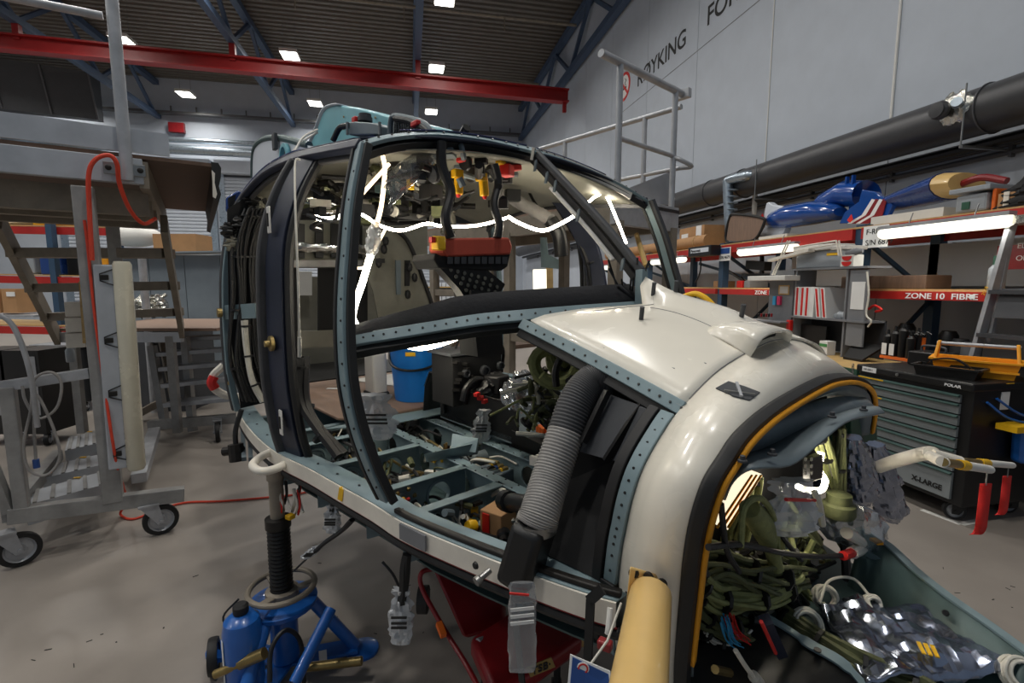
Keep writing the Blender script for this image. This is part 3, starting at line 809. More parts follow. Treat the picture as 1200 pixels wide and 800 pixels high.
def wbase(T, sg):
    w = T(WB)
    m = MB(); m.sweep(w, .042, .012, (.6, -.5 * sg, .6)); m.obj('windscreen_base_frame', 'teal', hp, bev=.002)
    m = MB(); m.sweep([p + V((-.0, .01 * sg, -.034)) for p in w], .03, .03, (.6, -.5 * sg, .6)); m.obj('windscreen_base_seal', 'rubber', hp, bev=.002)
    m = MB()
    for k in range(1, len(w) - 1): m.lathe([(.004, 0), (.0035, .002)], w[k] + V((.004, -.003 * sg, .005)), (.6, -.5 * sg, .6), 8)
    m.obj('base_screws', 'screw', hp)['kind'] = 'stuff'
    # glare shield pad: rises inboard of the frame
    pad_i = [V((p.x - .075, p.y + .03 * sg, p.z + .03 + .045 * min(1, k / 10))) for k, p in enumerate(w)]
    pad_b = [V((p.x - .22, p.y * .9, p.z + .02)) for p in w]
    m = MB(); m.grid([[p + V((-.012, .006 * sg, .012)) for p in w], pad_i, pad_b]); m.obj('glare_shield_pad', 'pad_black', hp, solid=.012)
both(wbase)
# door opening front edge strip on the far window frame (cream inside edge)
m = MB(); m.sweep([M_(p) + V((.0, -.03, -.012)) for p in WT[3:]] , .012, .05, (0, .3, 1)); m.obj('window_lining', 'rail_white', hp)
m = MB(); m.sweep([M_(p) + V((.045, -.015, 0)) for p in FPc[:18]], .03, .012, (1, 0, .2)); m.obj('window_lining', 'grey_dark', hp)

# chin window frame: hood edge, ring edge, sill edge
CE = cr([H(611, 379, v=.45), H(650, 398, v=.46), H(700, 424, v=.47), H(750, 451, v=.485), H(800, 479, u=uaft(1.35))], 4)
AE = [p + V((-.02, -.004, 0)) for p in aftS if p.z < 1.345]
def chin(T, sg):
    c = T(CE); a_ = T(AE)
    m = MB(); m.sweep(c, .034, .012, (0, -sg, .6)); m.obj('chin_frame_upper', 'teal', hp, bev=.002)
    m = MB(); m.sweep([p + V((-.01, .004 * sg, -.03)) for p in c], .03, .02, (0, -sg, .6)); m.obj('chin_seal', 'rubber', hp, bev=.002)
    m = MB(); m.sweep(a_, .034, .012, (0, -sg, .15)); m.obj('chin_frame_front', 'teal', hp, bev=.002)
    m = MB(); m.sweep([p + V((-.034, .004 * sg, 0)) for p in a_], .026, .03, (0, -sg, .15)); m.obj('chin_seal', 'rubber', hp, bev=.002)
    m = MB()
    for k in range(1, len(c)): m.lathe([(.0036, 0), (.003, .002)], c[k] + V((0, -.006 * sg, .003)), (0, -sg, .6), 8)
    for k in range(1, len(a_), 2): m.lathe([(.0036, 0), (.003, .002)], a_[k] + V((0, -.006 * sg, 0)), (0, -sg, .15), 8)
    m.obj('chin_screws', 'black', hp)['kind'] = 'stuff'
    s = [p for p in T(SILL) if p.x > .80]
    m = MB(); m.sweep([p + V((0, .02 * sg, .012)) for p in s], .02, .014, (0, 0, 1)); m.obj('chin_sill_seal', 'screw', hp, bev=.004)
both(chin)

# ================================================================== CABIN INTERIOR, FLOOR STRUCTURE
def part(mb, name, m, parent=None, **k): return mb.obj(name, m, hp if parent is None else parent, **k)
ZB, ZT = .765, .93
_in = offs(SILL, .10, 0)[::3]; part(MB().plate([V((p.x, p.y, ZB - .008)) for p in _in] + [V((p.x, -p.y, ZB - .008)) for p in _in[::-1]], (0, 0, .006)), 'floor_pan', 'teal_dark', smooth=False)
def long_beam(v, u0, u1, w=.05, holes=0):
    m = MB(); m.span((u0, -v - w / 2, ZT - .006), (u1, -v + w / 2, ZT)); part(m, 'keel_beam', 'teal', smooth=False, bev=.003)
    n = max(1, int((u1 - u0) / .3)); st = (u1 - u0) / n
    part(MB().web((u0, -v, ZB), (1, 0, 0), (0, 0, 1), u1 - u0, ZT - ZB, [(st * (k + .5), .08, .045) for k in range(n)], .006), 'keel_web', 'teal')
    m = MB()
    for k in range(int((u1 - u0) / .07)):
        for s in (-1, 1): m.lathe([(.004, 0), (.003, .003)], (u0 + .03 + k * .07, -v + s * w * .32, ZT), n=6)
    part(m, 'rivets', 'grey_dark')['kind'] = 'stuff'
for v in (.41, -.41): long_beam(v, -.5, 1.30)
for v in (.17, -.17): long_beam(v, -.2, 1.2, .06)
def sill_v(u):
    for a, b in zip(SILL, SILL[1:]):
        if a.x <= u <= b.x: return -(a.y + (b.y - a.y) * (u - a.x) / (b.x - a.x))
    return -SILL[0].y
for u in (-.72, -.33, -.10, .22, .57, .79, 1.2):
    for sg in (1, -1):
        v0, v1 = .42, sill_v(u) - .05
        if u < -.5: v0 = .1
        m = MB().span((u - .012, -sg * v0, ZT - .006), (u + .03, -sg * v1, ZT)); fr = part(m, 'floor_frame', 'teal', smooth=False, bev=.002)
        w = v1 - v0
        part(MB().web((u, -sg * v0, ZB), (0, -sg, 0), (0, 0, 1), w, ZT - ZB, [(w * .3, .085, .05), (w * .72, .08, .04)] if w > .3 else [(w * .5, .085, .045)], .006), 'frame_web', 'teal', fr)
        for q in (.3, .72):
            if w <= .3 and q > .5: continue
            q2 = q if w > .3 else .5
            part(MB().lathe([(.058, -.006), (.055, .008), (.047, .01), (.047, -.008)], (u, -sg * (v0 + w * q2), ZB + .083), (1, 0, 0), 20, caps=False), 'hole_flange', 'teal', fr)
for u in (1.05,):
    part(MB().span((u - .012, -.40, ZT - .006), (u + .03, -.2, ZT)), 'floor_frame', 'teal', smooth=False)
    part(MB().span((u, -.40, ZB), (u + .004, -.2, ZT)), 'frame_web', 'teal', smooth=False)
# triangular deck plate ahead of the sill (light triangle by the black panel)
part(MB().plate([H(650, 655, z=.945), H(715, 690, z=.945), H(655, 640, z=.945)], (0, 0, .004)), 'deck_gusset', 'teal')
part(MB().beam(H(640, 634, z=.955), H(722, 690, z=.955), .02, .02), 'gusset_rail', 'rubber', bev=.003)

# brown floor board and rear deck
fb = [S_(-.2, .16, .953), S_(-.22, .52, .953), S_(-.30, .585, .953), S_(-.85, .60, .953), S_(-1.3, .5, .953), S_(-1.3, -.72, .953), S_(-.2, -.72, .953)]
part(MB().plate(fb, (0, 0, .014)), 'floor_board', 'ply_floor', bev=.003)
part(MB().beam(H(383, 455, z=.97), H(397, 455, z=.97), .03, .002), 'floor_label', 'paper')
part(MB().plate([S_(-.2, .7, .95), S_(-.2, .02, .95), S_(-.06, -.1, .95), S_(-.06, .43, .95)], (0, 0, .004)), 'floor_step', 'teal')
# white deck to port of the bucket
part(MB().plate([S_(-.45, -.12, .969), S_(-1.2, .15, .969), S_(-1.2, -.7, .969), S_(-.45, -.7, .969)], (0, 0, .004)), 'deck_sheet', 'white_plastic')

# rear bulkhead and its fittings
UB = -1.32
def hb(px, u=UB): return H(*px, u=u)
def bplate(pxs, name, m, u=UB, t=.012, **k): return part(MB().plate([H(*p, u=u) for p in pxs], (t, 0, 0)), name, m, **k)
bplate([(338, 172), (560, 172), (560, 262), (338, 262)], 'bulkhead_upper', 'black_matte')
bplate([(335, 258), (500, 258), (500, 314), (335, 314)], 'bulkhead_panel', 'interior', UB + .02)
bplate([(335, 305), (505, 305), (505, 313), (335, 313)], 'bulkhead_shelf', 'alu_dull', UB + .05, .05)
bplate([(330, 313), (348, 313), (348, 440), (330, 440)], 'bulkhead_side', 'black_matte', UB + .01)
bplate([(372, 313), (430, 313), (430, 395), (372, 395)], 'bulkhead_side', 'black_matte', UB + .01)
part(MB().span((-2.1, -.7, .95), (-2.08, .5, 1.7)), 'baggage_wall', 'interior', smooth=False)
part(MB().span((-2.1, -.7, .96), (-1.33, .5, .97)), 'baggage_floor', 'black', smooth=False)
bplate([(336, 318), (365, 318), (365, 346), (336, 346)], 'baggage_window', 'white_plastic', -2.0)
bplate([(348, 388), (420, 385), (420, 404), (348, 408)], 'floor_kick_plate', 'interior', UB + .03)
for k, pxs in enumerate((((362, 198), (388, 198), (388, 222), (362, 222)), ((352, 228), (372, 226), (370, 245), (352, 246)), ((375, 232), (394, 230), (394, 248), (375, 248)), ((430, 238), (470, 240), (470, 252), (430, 250)), ((396, 203), (410, 203), (408, 222), (396, 222)))):
    a = [H(*p, u=UB + .04) for p in pxs]
    m = MB(); m.bag((a[0] + a[1]) / 2, (a[2] + a[3]) / 2, [(0, .04), (.12, .06), (.88, .06), (1, .04)], .25, .2, seed=k, side=(0, 1, 0)); part(m, 'insulation_pad', 'foil')
a, b = H(345, 289, u=UB + .09), H(480, 296, u=UB + .09)
part(MB().bag(a, b, [(0, .03), (.5, .034), (1, .03)], 1, .25, n=12, seed=9), 'foil_pipe_lagging', 'foil')
for x in (352, 374, 392, 420): part(MB().beam(H(x, 262, u=UB + .08), H(x, 302, u=UB + .08), .05, .02, up=(1, 0, 0)), 'strap', 'black')
for x in (368, 382, 398): part(MB().beam(H(x, 190, u=UB + .06), H(x, 245, u=UB + .06), .045, .015, up=(1, 0, 0)), 'strap', 'navy')
# grey seat-back panel with black edge, port of the front post
gp = [(428, 268), (462, 268), (476, 280), (486, 300), (497, 330), (507, 360), (511, 392), (446, 392), (436, 340), (428, 320)]
bplate(gp, 'rear_panel', 'interior', -1.15)
part(MB().tube(cr([H(*p, u=-1.13) for p in gp[1:7]], 4), .016, 8), 'panel_edge_seal', 'rubber')
bplate([(463, 305), (469, 305), (469, 345), (464, 345)], 'panel_slot', 'bulk_grey', -1.13); bplate([(474, 305), (480, 305), (479, 335), (474, 335)], 'panel_slot', 'black', -1.13)
for px in ((452, 282), (450, 292), (480, 313), (486, 325), (478, 345), (444, 308)):
    c = H(*px, u=-1.11); part(MB().ell(c, (.02, .025, .035), 8), 'panel_fitting', 'black')
bplate([(440, 303), (450, 303), (450, 308), (440, 308)], 'panel_fitting', 'black', -1.1)
# black wire bundles behind the rear pillar (inside rear door frame)
def harness(pts, n, r, spread, m, name='wire_harness', seed=1, parent=None, res=5, nn=6, zip_=True):
    rnd = random.Random(seed); mb = MB(); P = cr(pts, res)
    for k in range(n):
        a = rnd.uniform(0, 6.28); q = spread * sqrt(rnd.random()); x, y = perp(P[-1] - P[0])
        ph = rnd.uniform(0, 6.28)
        mb.tube([p + (x * cos(a + .5 * sin(i * .35 + ph)) + y * sin(a + .5 * sin(i * .35 + ph))) * q for i, p in enumerate(P)], r * rnd.uniform(.75, 1.2), nn)
    o = part(mb, name, m, parent)
    if zip_:
        z = MB()
        for k in range(1, len(P) - 1, max(2, res)):
            d = (P[k + 1] - P[k - 1]).normalized(); z.cyl(P[k] - d * .005, P[k] + d * .005, spread * .8 + r, 10)
        part(z, 'cable_tie', 'black', o)['kind'] = 'stuff'
    return o
for k, (x0, x1) in enumerate(((278, 272), (284, 281), (290, 288), (295, 297), (299, 306))):
    harness([H(x0 + 14, 245, u=-.74), H(x0, 290, u=-.74), H(x0, 350, u=-.74), H(x1 + 2, 420, u=-.74), H(x1 + 18, 470, u=-.72)], 5, .008, .022, 'cable_black', seed=k)
harness([H(288, 375, u=-.70), H(290, 410, u=-.70), H(297, 445, u=-.68), H(310, 470, u=-.66)], 3, .012, .016, 'cable_white', seed=4)
part(MB().plate([H(266, 245, u=-.80), H(312, 215, u=-.80), H(316, 470, u=-.80), H(282, 478, u=-.80), H(268, 380, u=-.80)], (.006, 0, 0)), 'rear_side_panel', 'black_matte')
for k, px in enumerate(((268, 270), (272, 285), (280, 262), (300, 225), (296, 235), (305, 245))):
    c = H(*px, u=-.76); part(MB().bag(c - V((0, 0, .04)), c + V((0, 0, .04)), [(0, .02), (.5, .035), (1, .015)], .8, .3, n=10, seed=k), 'side_fitting', 'interior' if k % 2 else 'black')
# black conduit hoses at the foot of the centre pillar
harness([H(352, 420, u=.1), H(356, 470, u=.12), H(372, 505, u=.2), H(398, 535, u=.3)], 3, .016, .024, 'cable_black', seed=14)
harness([H(335, 520, z=.86), H(345, 548, z=.80), H(375, 565, z=.79), H(400, 560, z=.82)], 2, .02, .02, 'navy', 'belly_hose', seed=15, zip_=False)
# pull cord hanging in the door
part(MB().tube(cr([H(352, 187, v=.90), H(346, 190, v=.92), H(346, 240, v=.97), H(349, 320, v=1.0), H(351, 395, v=1.0)], 4), .0035, 6), 'door_cord', 'cable_white')
part(MB().tube([H(351, 395, v=1.0), H(351, 418, v=1.0)], .006, 6), 'cord_end', 'cable_white', )
# grey wires along the inside of the front post
harness([H(410, 385, u=.60), H(409, 330, u=.57), H(413, 260, u=.53), H(426, 185, u=.48)], 4, .005, .01, 'cable_white', seed=21)
harness([H(405, 405, u=.66), H(408, 440, u=.66), H(414, 480, u=.68), H(428, 520, u=.7)], 5, .006, .012, 'interior', seed=22)

# ---- centre console, pedestal, instrument stand
part(MB().span((0, -.165, .955), (.62, .165, .985)), 'console_base', 'bulk_grey', smooth=False)
sp = [S_(.0, .165, .96), S_(.60, .165, .96), S_(.60, .165, 1.10), S_(.52, .165, 1.135), S_(.14, .165, 1.13), S_(.0, .165, 1.10)]
part(MB().plate(sp, (0, .006, 0)), 'console_side', 'black', bev=.002); part(MB().plate([M_(p) for p in sp], (0, -.006, 0)), 'console_side', 'black')
# curved black cover at the rear of the console
cv = [S_(-.16, .17, .96), S_(-.14, .17, 1.10), S_(-.09, .17, 1.18), S_(-.01, .17, 1.185), S_(.03, .17, 1.13), S_(.05, .17, .99)]
m = MB(); m.grid([cv, [p + V((0, .11, 0)) for p in cv]]); part(m, 'console_cover', 'black', solid=.006)
part(MB().grid([[p * 1 for p in cv[1:]], [p + V((.012, -.012, 0)) for p in cv[1:]]]), 'cover_flange', 'grey_dark', solid=.004)
# avionics box with levers
def pbox(p0, p1, u0, u1, name, m, **k):
    a, b = H(*p0, u=u0), H(*p1, u=u0)
    return part(MB().span((u0, a.y, min(a.z, b.z)), (u1, b.y, max(a.z, b.z))), name, m, **k)
pb = pbox((530, 418), (588, 466), .24, .06, 'avionics_box', 'black_matte', bev=.004, smooth=False)
part(MB().span((.05, H(528, 418, u=.25).y, H(528, 418, u=.25).z), (.25, H(590, 418, u=.25).y, H(528, 418, u=.25).z + .012)), 'avionics_tray', 'grey_dark', pb, smooth=False)
for px, r_ in (((567, 434), .026), ((545, 437), .02), ((585, 428), .02), ((576, 448), .024)):
    c = H(*px, u=.245); part(MB().lathe([(r_, 0), (r_, .02), (r_ * .7, .022), (r_ * .7, .012)], c, (1, 0, 0), 16), 'dial_socket', 'grey_dark', pb)
rnd = random.Random(3)
for k in range(14):
    c = H(rnd.uniform(533, 552), rnd.uniform(424, 462), u=.25); part(MB().box(c, (.03, rnd.uniform(.008, .02), rnd.uniform(.006, .016)), rnd.uniform(0, 1)), 'connector', 'screw', pb, smooth=False)
part(MB().cyl(H(556, 414, u=.15), H(555, 408, u=.15), .02, 12).lathe([(.045, 0), (.045, .018), (.03, .022)], H(555, 407, u=.15), n=16), 'yellow_knob', 'yellow')
for x in (578, 586): part(MB().tube(cr([H(x, 440, u=.2), H(x - 2, 420, u=.2), H(x + 1, 404, u=.2)], 4), .012, 8), 'grip_tube', 'black')
part(MB().tube(cr([H(586, 402, u=.2), H(590, 412, u=.2), H(588, 436, u=.2)], 4), .008, 8), 'grip_tube', 'black')
part(MB().bag(H(560, 462, u=.34), H(588, 440, u=.34), [(0, .03), (.4, .05), (.8, .05), (1, .03)], .8, .15, seed=5), 'lever_gaiter', 'black')
part(MB().box(H(582, 450, u=.36), (.09, .09, .09), .3), 'lever_block', 'black', bev=.01)
part(MB().tube(cr([H(543, 470, u=.32), H(547, 455, u=.32), H(558, 445, u=.32), H(570, 447, u=.32)], 5), .018, 10), 'lever_arm', 'black')
for px in ((559, 462), (568, 470), (563, 466)): part(MB().box(H(*px, u=.42), (.02, .03, .018), .4), 'red_cap', 'red', bev=.003)
part(MB().tube(cr([H(535, 440, u=.1), H(531, 425, u=.1), H(535, 405, u=.1), H(542, 393, u=.15)], 5), .006, 6), 'thin_cable', 'cable_black')
# orange connector tray
tr = part(MB().span((.62, -.22, .97), (.84, .04, .99)), 'relay_tray', 'black', smooth=False)
part(MB().plate([S_(.62, .22, .97), S_(.84, .22, .97), S_(.84, .22, 1.02), S_(.62, .22, 1.04)], (0, .005, 0)), 'tray_wall', 'black', tr)
for k in range(8): part(MB().box(S_(.66 + .02 * k, .08 + .004 * (k % 3), 1.035), (.015, .075, .03), .1), 'orange_connector', 'orange', tr, bev=.003)
part(MB().lathe([(.03, 0), (.03, .07), (.02, .075)], S_(.70, -.05, .99), n=16), 'sensor_can', 'black', tr)
# olive harness coils near the windscreen base
def coil(c, r, n, rt, m, name, seed=0, tilt=(0, 0, 1), flat=.6):
    rnd = random.Random(seed); pts = []; ax = V(tilt).normalized(); x, y = perp(ax)
    for k in range(n * 10):
        a = 2 * pi * k / 10; rr = r * (1 + .18 * sin(k * .37 + seed)); pts.append(V(c) + x * cos(a) * rr + y * sin(a) * rr * flat + ax * (rnd.uniform(-1, 1) * rt * .8 + (k / 10 - n / 2) * rt * .8))
    return part(MB().tube(cr(pts, 2), rt, 7), name, m)
coil(H(652, 428, u=.95), .075, 4, .016, 'olive', 'cable_coil', 2, (1, -.8, .2), .8)
coil(H(664, 422, u=.92), .06, 3, .014, 'olive', 'cable_coil', 5, (1, -.4, .4), .8)
harness([H(660, 420, u=.95), H(676, 440, u=.95), H(668, 470, u=.92), H(650, 500, u=.88)], 7, .012, .03, 'olive', seed=31)
harness([H(640, 480, u=.85), H(655, 470, u=.88), H(668, 500, u=.9), H(650, 535, u=.92)], 6, .008, .03, 'olive_dark', seed=32)
harness([H(615, 500, u=.75), H(632, 480, u=.8), H(648, 490, u=.85)], 5, .008, .03, 'olive_dark', seed=33)
harness([H(672, 455, u=1.1), H(690, 440, u=1.1), H(735, 440, u=1.15)], 5, .014, .03, 'olive', seed=34)
part(MB().tube(cr([H(652, 452, u=1.02), H(651, 435, u=1.02), H(657, 420, u=1.02), H(668, 412, u=1.02), H(680, 415, u=1.02)], 5), .012, 8), 'cable_loop', 'cable_black')
harness([H(640, 545, u=.95), H(650, 530, u=.93), H(655, 512, u=.92)], 6, .005, .025, 'cable_white', seed=35)
for k in range(5): part(MB().box(H(627 + k * 7, 540 - k * 1.2, u=1.0), (.035, .012, .03), .2), 'terminal_block', 'rail_white', smooth=False)
for k in range(34):
    x, y = rnd.uniform(600, 690), rnd.uniform(440, 520)
    a = H(x, y, u=.8); part(MB().tube(cr([a, a + V((rnd.uniform(-.06, .06), rnd.uniform(-.06, .06), rnd.uniform(.01, .07))), a + V((rnd.uniform(-.12, .12), rnd.uniform(-.12, .12), rnd.uniform(-.03, .05)))], 4), rnd.uniform(.004, .009), 6), 'loose_wire', rnd.choice(['olive', 'olive_dark', 'cable_black', 'cable_white']))
# fittings in the floor wells
for px, pz in (((520, 520), .86), ((545, 512), .86)):
    pass
br = part(MB().plate([H(497, 532, z=.95), H(530, 525, z=.98), H(559, 518, z=.98), H(558, 532, z=.93), H(528, 532, z=.93), H(500, 541, z=.92)], (.004, .004, 0)), 'bracket', 'teal')
part(MB().plate([H(530, 508, z=1.0), H(560, 514, z=1.0), H(557, 530, z=.95), H(528, 526, z=.95)], (0, .004, .0)), 'bracket_wing', 'teal', br)
for k in range(22):
    c = H(rnd.uniform(500, 560), rnd.uniform(528, 542), z=.88); part(MB().cyl(c, c + V((rnd.uniform(-.01, .01), 0, rnd.uniform(.02, .05))), .006, 7), 'pin_terminal', rnd.choice(['brass', 'screw', 'cable_white', 'brass']), br)
for k in range(3):
    a, b, c, d = H(548 + k * 6, 560 + k * 4, z=.84), H(552 + k * 7, 551 + k * 4, z=.87), H(570 + k * 6, 547 + k * 3, z=.87), H(584 + k * 5, 543 + k * 3, z=.87)
    pp = part(MB().tube(cr([a, b, c, d], 5), .009, 8), 'fuel_line', 'galv')
    part(MB().cyl(c.lerp(d, .5), d, .013, 8), 'line_fitting', 'brass', pp); part(MB().cyl(c.lerp(d, .3), c.lerp(d, .45), .013, 8), 'line_band', 'yellow' if k != 1 else 'sign_blue', pp)
part(MB().tube(cr([H(560, 560, z=.82), H(585, 570, z=.82), H(600, 578, z=.82)], 4), .012, 8), 'fuel_line', 'steel')
part(MB().cyl(H(540, 545, z=.86), H(570, 535, z=.88), .035, 14), 'actuator', 'bulk_grey')
part(MB().box(H(583, 560, z=.83), (.1, .1, .08), .2), 'valve_box', 'bulk_grey', bev=.006)
# carton coloured relay box with a red label
rc0 = H(584, 612, z=.865)
bx = part(MB().box(rc0, (.085, .085, .10), .25), 'relay_box', 'carton', smooth=False, bev=.003)
part(MB().box(rc0 + V((-.005, -.047, 0)), (.026, .006, .085), .25), 'relay_label', 'red', bx, smooth=False)
part(MB().lathe([(.022, 0), (.022, .03), (.015, .035), (.015, .06)], rc0 + V((.05, -.02, -.01)), (.8, -.6, 0), 14), 'relay_plug', 'black', bx)
part(MB().lathe([(.02, 0), (.022, .015), (.016, .03)], H(556, 616, z=.86), (0, -1, .3), 12), 'yellow_cap', 'yellow')
part(MB().cyl(H(560, 620, z=.84), H(545, 604, z=.86), .01, 8), 'pull_rod', 'brass')
part(MB().lathe([(.045, 0), (.045, .02), (.03, .022), (.03, .05), (.02, .052)], H(518, 606, z=.80), (-.3, -.8, .4), 18), 'port_flange', 'bin_clear')
# wires in the wells
for k in range(110):
    u_ = rnd.uniform(-.5, 1.05); v_ = rnd.uniform(.2, .72)
    if .36 < v_ < .46: continue
    a = S_(u_, v_, rnd.uniform(.80, .90)); ln = rnd.uniform(.06, .2)
    part(MB().tube(cr([a, a + V((ln * .4, rnd.uniform(-.04, .04), rnd.uniform(.01, .05))), a + V((ln, rnd.uniform(-.05, .05), rnd.uniform(-.01, .03)))], 4), rnd.uniform(.004, .009), 6), 'well_wire', rnd.choice(['cable_black', 'cable_black', 'olive_dark', 'cable_white', 'brass']))
for k in range(60):
    reg = ((430, 520, 470, 535), (500, 562, 522, 545), (345, 420, 500, 545), (455, 500, 545, 590), (520, 560, 585, 625))[k % 5]
    c = H(rnd.uniform(reg[0], reg[1]), rnd.uniform(reg[2], reg[3]), z=rnd.uniform(.84, .91))
    if abs(abs(c.y) - .41) < .04: continue
    q = rnd.random()
    if q < .4: m = MB().box(c, (rnd.uniform(.015, .04), rnd.uniform(.012, .03), rnd.uniform(.01, .025)), rnd.uniform(0, 3))
    elif q < .7: m = MB().cyl(c, c + V((rnd.uniform(-.05, .05), rnd.uniform(-.05, .05), rnd.uniform(-.01, .03))), rnd.uniform(.005, .014), 9)
    else: m = MB().tube(cr([c, c + V((rnd.uniform(-.05, .05), rnd.uniform(-.04, .04), .04)), c + V((rnd.uniform(-.1, .1), rnd.uniform(-.06, .06), -.01))], 4), rnd.uniform(.003, .007), 6)
    part(m, 'well_fitting', rnd.choice(['black', 'cable_white', 'brass', 'screw', 'olive_dark', 'steel', 'yellow', 'red', 'bulk_grey', 'black']))
harness([S_(-.1, .62, .82), S_(.1, .66, .84), S_(.3, .64, .82), S_(.45, .6, .82)], 8, .01, .035, 'cable_black', seed=51)
harness([S_(-.15, .30, .85), S_(.2, .30, .87), S_(.5, .28, .86), S_(.8, .3, .84)], 6, .007, .03, 'cable_white', seed=52)
for px in ((466, 578), (472, 585), (479, 573), (486, 580)): part(MB().lathe([(.009, 0), (.006, .006)], H(*px, u=.60), (1, 0, 0), 10), 'bolt', 'brass')
# black panel behind the ring (heater box)
BP = [H(641, 650, z=.955), H(724, 690, z=.955), H(758, 556, u=1.44), H(790, 486, u=1.45), H(752, 455, u=1.33), H(690, 448, v=.42), H(668, 500, v=.5), H(650, 570, v=.56)]
ctr = sum(BP, V()) / len(BP)
m = MB(); m.add(BP + [ctr + V((.02, .05, 0))], [(i, (i + 1) % 8, 8) for i in range(8)]); part(m, 'heater_panel', 'black_matte', solid=.006, smooth=False)
for (p, q) in (((712, 458), (683, 518)), ((752, 474), (710, 540))):
    a, b = H(*p, v=.50), H(*q, v=.57)
    part(MB().beam(a, b, .016, .016), 'panel_rib', 'black')
tp = [H(699, 457, v=.47), H(745, 474, v=.51), H(778, 490, v=.53), H(760, 548, v=.56), H(712, 538, v=.56), H(676, 528, v=.56), H(690, 480, v=.5)]
part(MB().plate(tp, (.003, .005, 0)), 'panel_tray', 'grey_dark')
# ribbed hose and its black nozzle
HS = cr([H(712, 443, v=.44), H(694, 448, v=.47), H(676, 470, v=.52), H(660, 515, v=.58), H(645, 560, v=.64), H(633, 600, v=.70), H(628, 615, v=.715)], 48)
rr = [.047 * (1 + (.035 if k % 4 < 2 else -.035)) * (1 if k < len(HS) - 40 else 1.04) for k in range(len(HS))]
nd = len(HS) * 47 // 100
ho = part(MB().tube(HS[:nd + 1], rr[:nd + 1], 20), 'ribbed_hose', 'hose_dark', ang=80); part(MB().tube(HS[nd:], rr[nd:], 20), 'hose_sleeve', 'hose_grey', ho, ang=80)
part(MB().cyl(HS[-1] + V((0, 0, .012)), HS[-1] - V((0, 0, .012)), .05, 20), 'hose_clamp', 'steel', ho)
a, b = H(627, 615, v=.72), H(607, 682, v=.75)
d_ = (b - a).normalized(); m = MB(); m.beam(a - d_ * .004, b, .105, .085, up=(.9, .3, 0)); part(m, 'hose_nozzle', 'black', bev=.018)
part(MB().cyl(H(622, 592, v=.67), H(600, 588, v=.6), .026, 12).cyl(H(598, 588, v=.6), H(592, 586, v=.58), .032, 12), 'hose_branch', 'black')
# black straps under the sill
for p, q in (((600, 690), (612, 800)), ((692, 704), (688, 790)), ((690, 704), (706, 690))):
    part(MB().beam(H(*p, v=.73), H(*q, v=.73), .022, .004, up=(0, -1, 0)), 'strap', 'black_matte')
# tan arm bolted on the nose band
ba = H(765, 690, u=1.50); ba.z = max(ba.z, .9)
plate_px = [(738, 665), (788, 680), (787, 724), (733, 712)]
PPL = [H(*p, d=.985 + .0012 * (p[0] - 760)) for p in plate_px]
ap = part(MB().plate(PPL, (-.004, .008, 0)), 'arm_bracket', 'tan', bev=.004)
for px in ((743, 671), (760, 676), (776, 684)): part(MB().lathe([(.011, 0), (.009, .008)], H(*px, d=.975), (.2, -1, .3), 12), 'arm_bolt', 'screw', ap)
c0, c1 = H(763, 690, d=.97), H(741, 860, d=.62)
part(MB().tube([c0, c0.lerp(c1, .04), c1], [.030, .040, .042], 16, flat=.8), 'support_arm', 'tan')
m = MB(); 
# ---- overhead controls under the roof
rnd = random.Random(11)
for k in range(70):
    c = H(rnd.uniform(482, 606), rnd.uniform(168, 240) if k % 3 == 0 else rnd.uniform(168, 205), u=rnd.uniform(.1, .45))
    q = rnd.random()
    if q < .45: m = MB().box(c, (rnd.uniform(.03, .08), rnd.uniform(.02, .07), rnd.uniform(.02, .06)), rnd.uniform(0, 3))
    elif q < .75: m = MB().cyl(c, c + V((rnd.uniform(-.1, .1), rnd.uniform(-.1, .1), rnd.uniform(-.05, .05))), rnd.uniform(.008, .02), 9)
    else: m = MB().lathe([(.03, 0), (.035, .01), (.03, .02)], c, (rnd.uniform(-1, 1), 1, .3), 14)
    part(m, 'overhead_linkage', rnd.choice(['black', 'screw', 'black_matte', 'grey_dark', 'black', 'bulk_grey']))
def lever(px0, px1, m_, w, u):
    a, b = H(*px0, u=u), H(*px1, u=u); l = part(MB().beam(a, b, w, w * .8), 'throttle_lever', m_, bev=.006)
    part(MB().beam(a + V((0, -.03, 0)), a + V((0, .012, 0)), w, w, up=(1, 0, 0)), 'lever_head', m_, l, bev=.004); part(MB().lathe([(.012, 0), (.006, .012)], b, (0, 0, -1), 10), 'lever_tip', 'red', l)
lever((538, 204), (537, 228), 'yellow', .035, .35); lever((566, 208), (568, 230), 'yellow', .035, .38)
for px, u in (((544, 184), .38), ((594, 200), .42)):
    c = H(*px, u=u); g = part(MB().box(c, (.05, .055, .05), .4), 'guard_cover', 'red', bev=.006); d = V((0, .075, .025)); part(MB().beam(c + V((0, 0, .01)), c + d, .03, .026), 'guard_arm', 'red', g, bev=.004)
part(MB().box(H(587, 189, u=.42), (.03, .045, .03), .3), 'yellow_stop', 'yellow', bev=.005)
for px in ((415, 205), (528, 180), (481, 215), (560, 196)): part(MB().box(H(*px, u=.2), (.02, .03, .05), .3), 'yellow_tag', 'yellow', bev=.003)
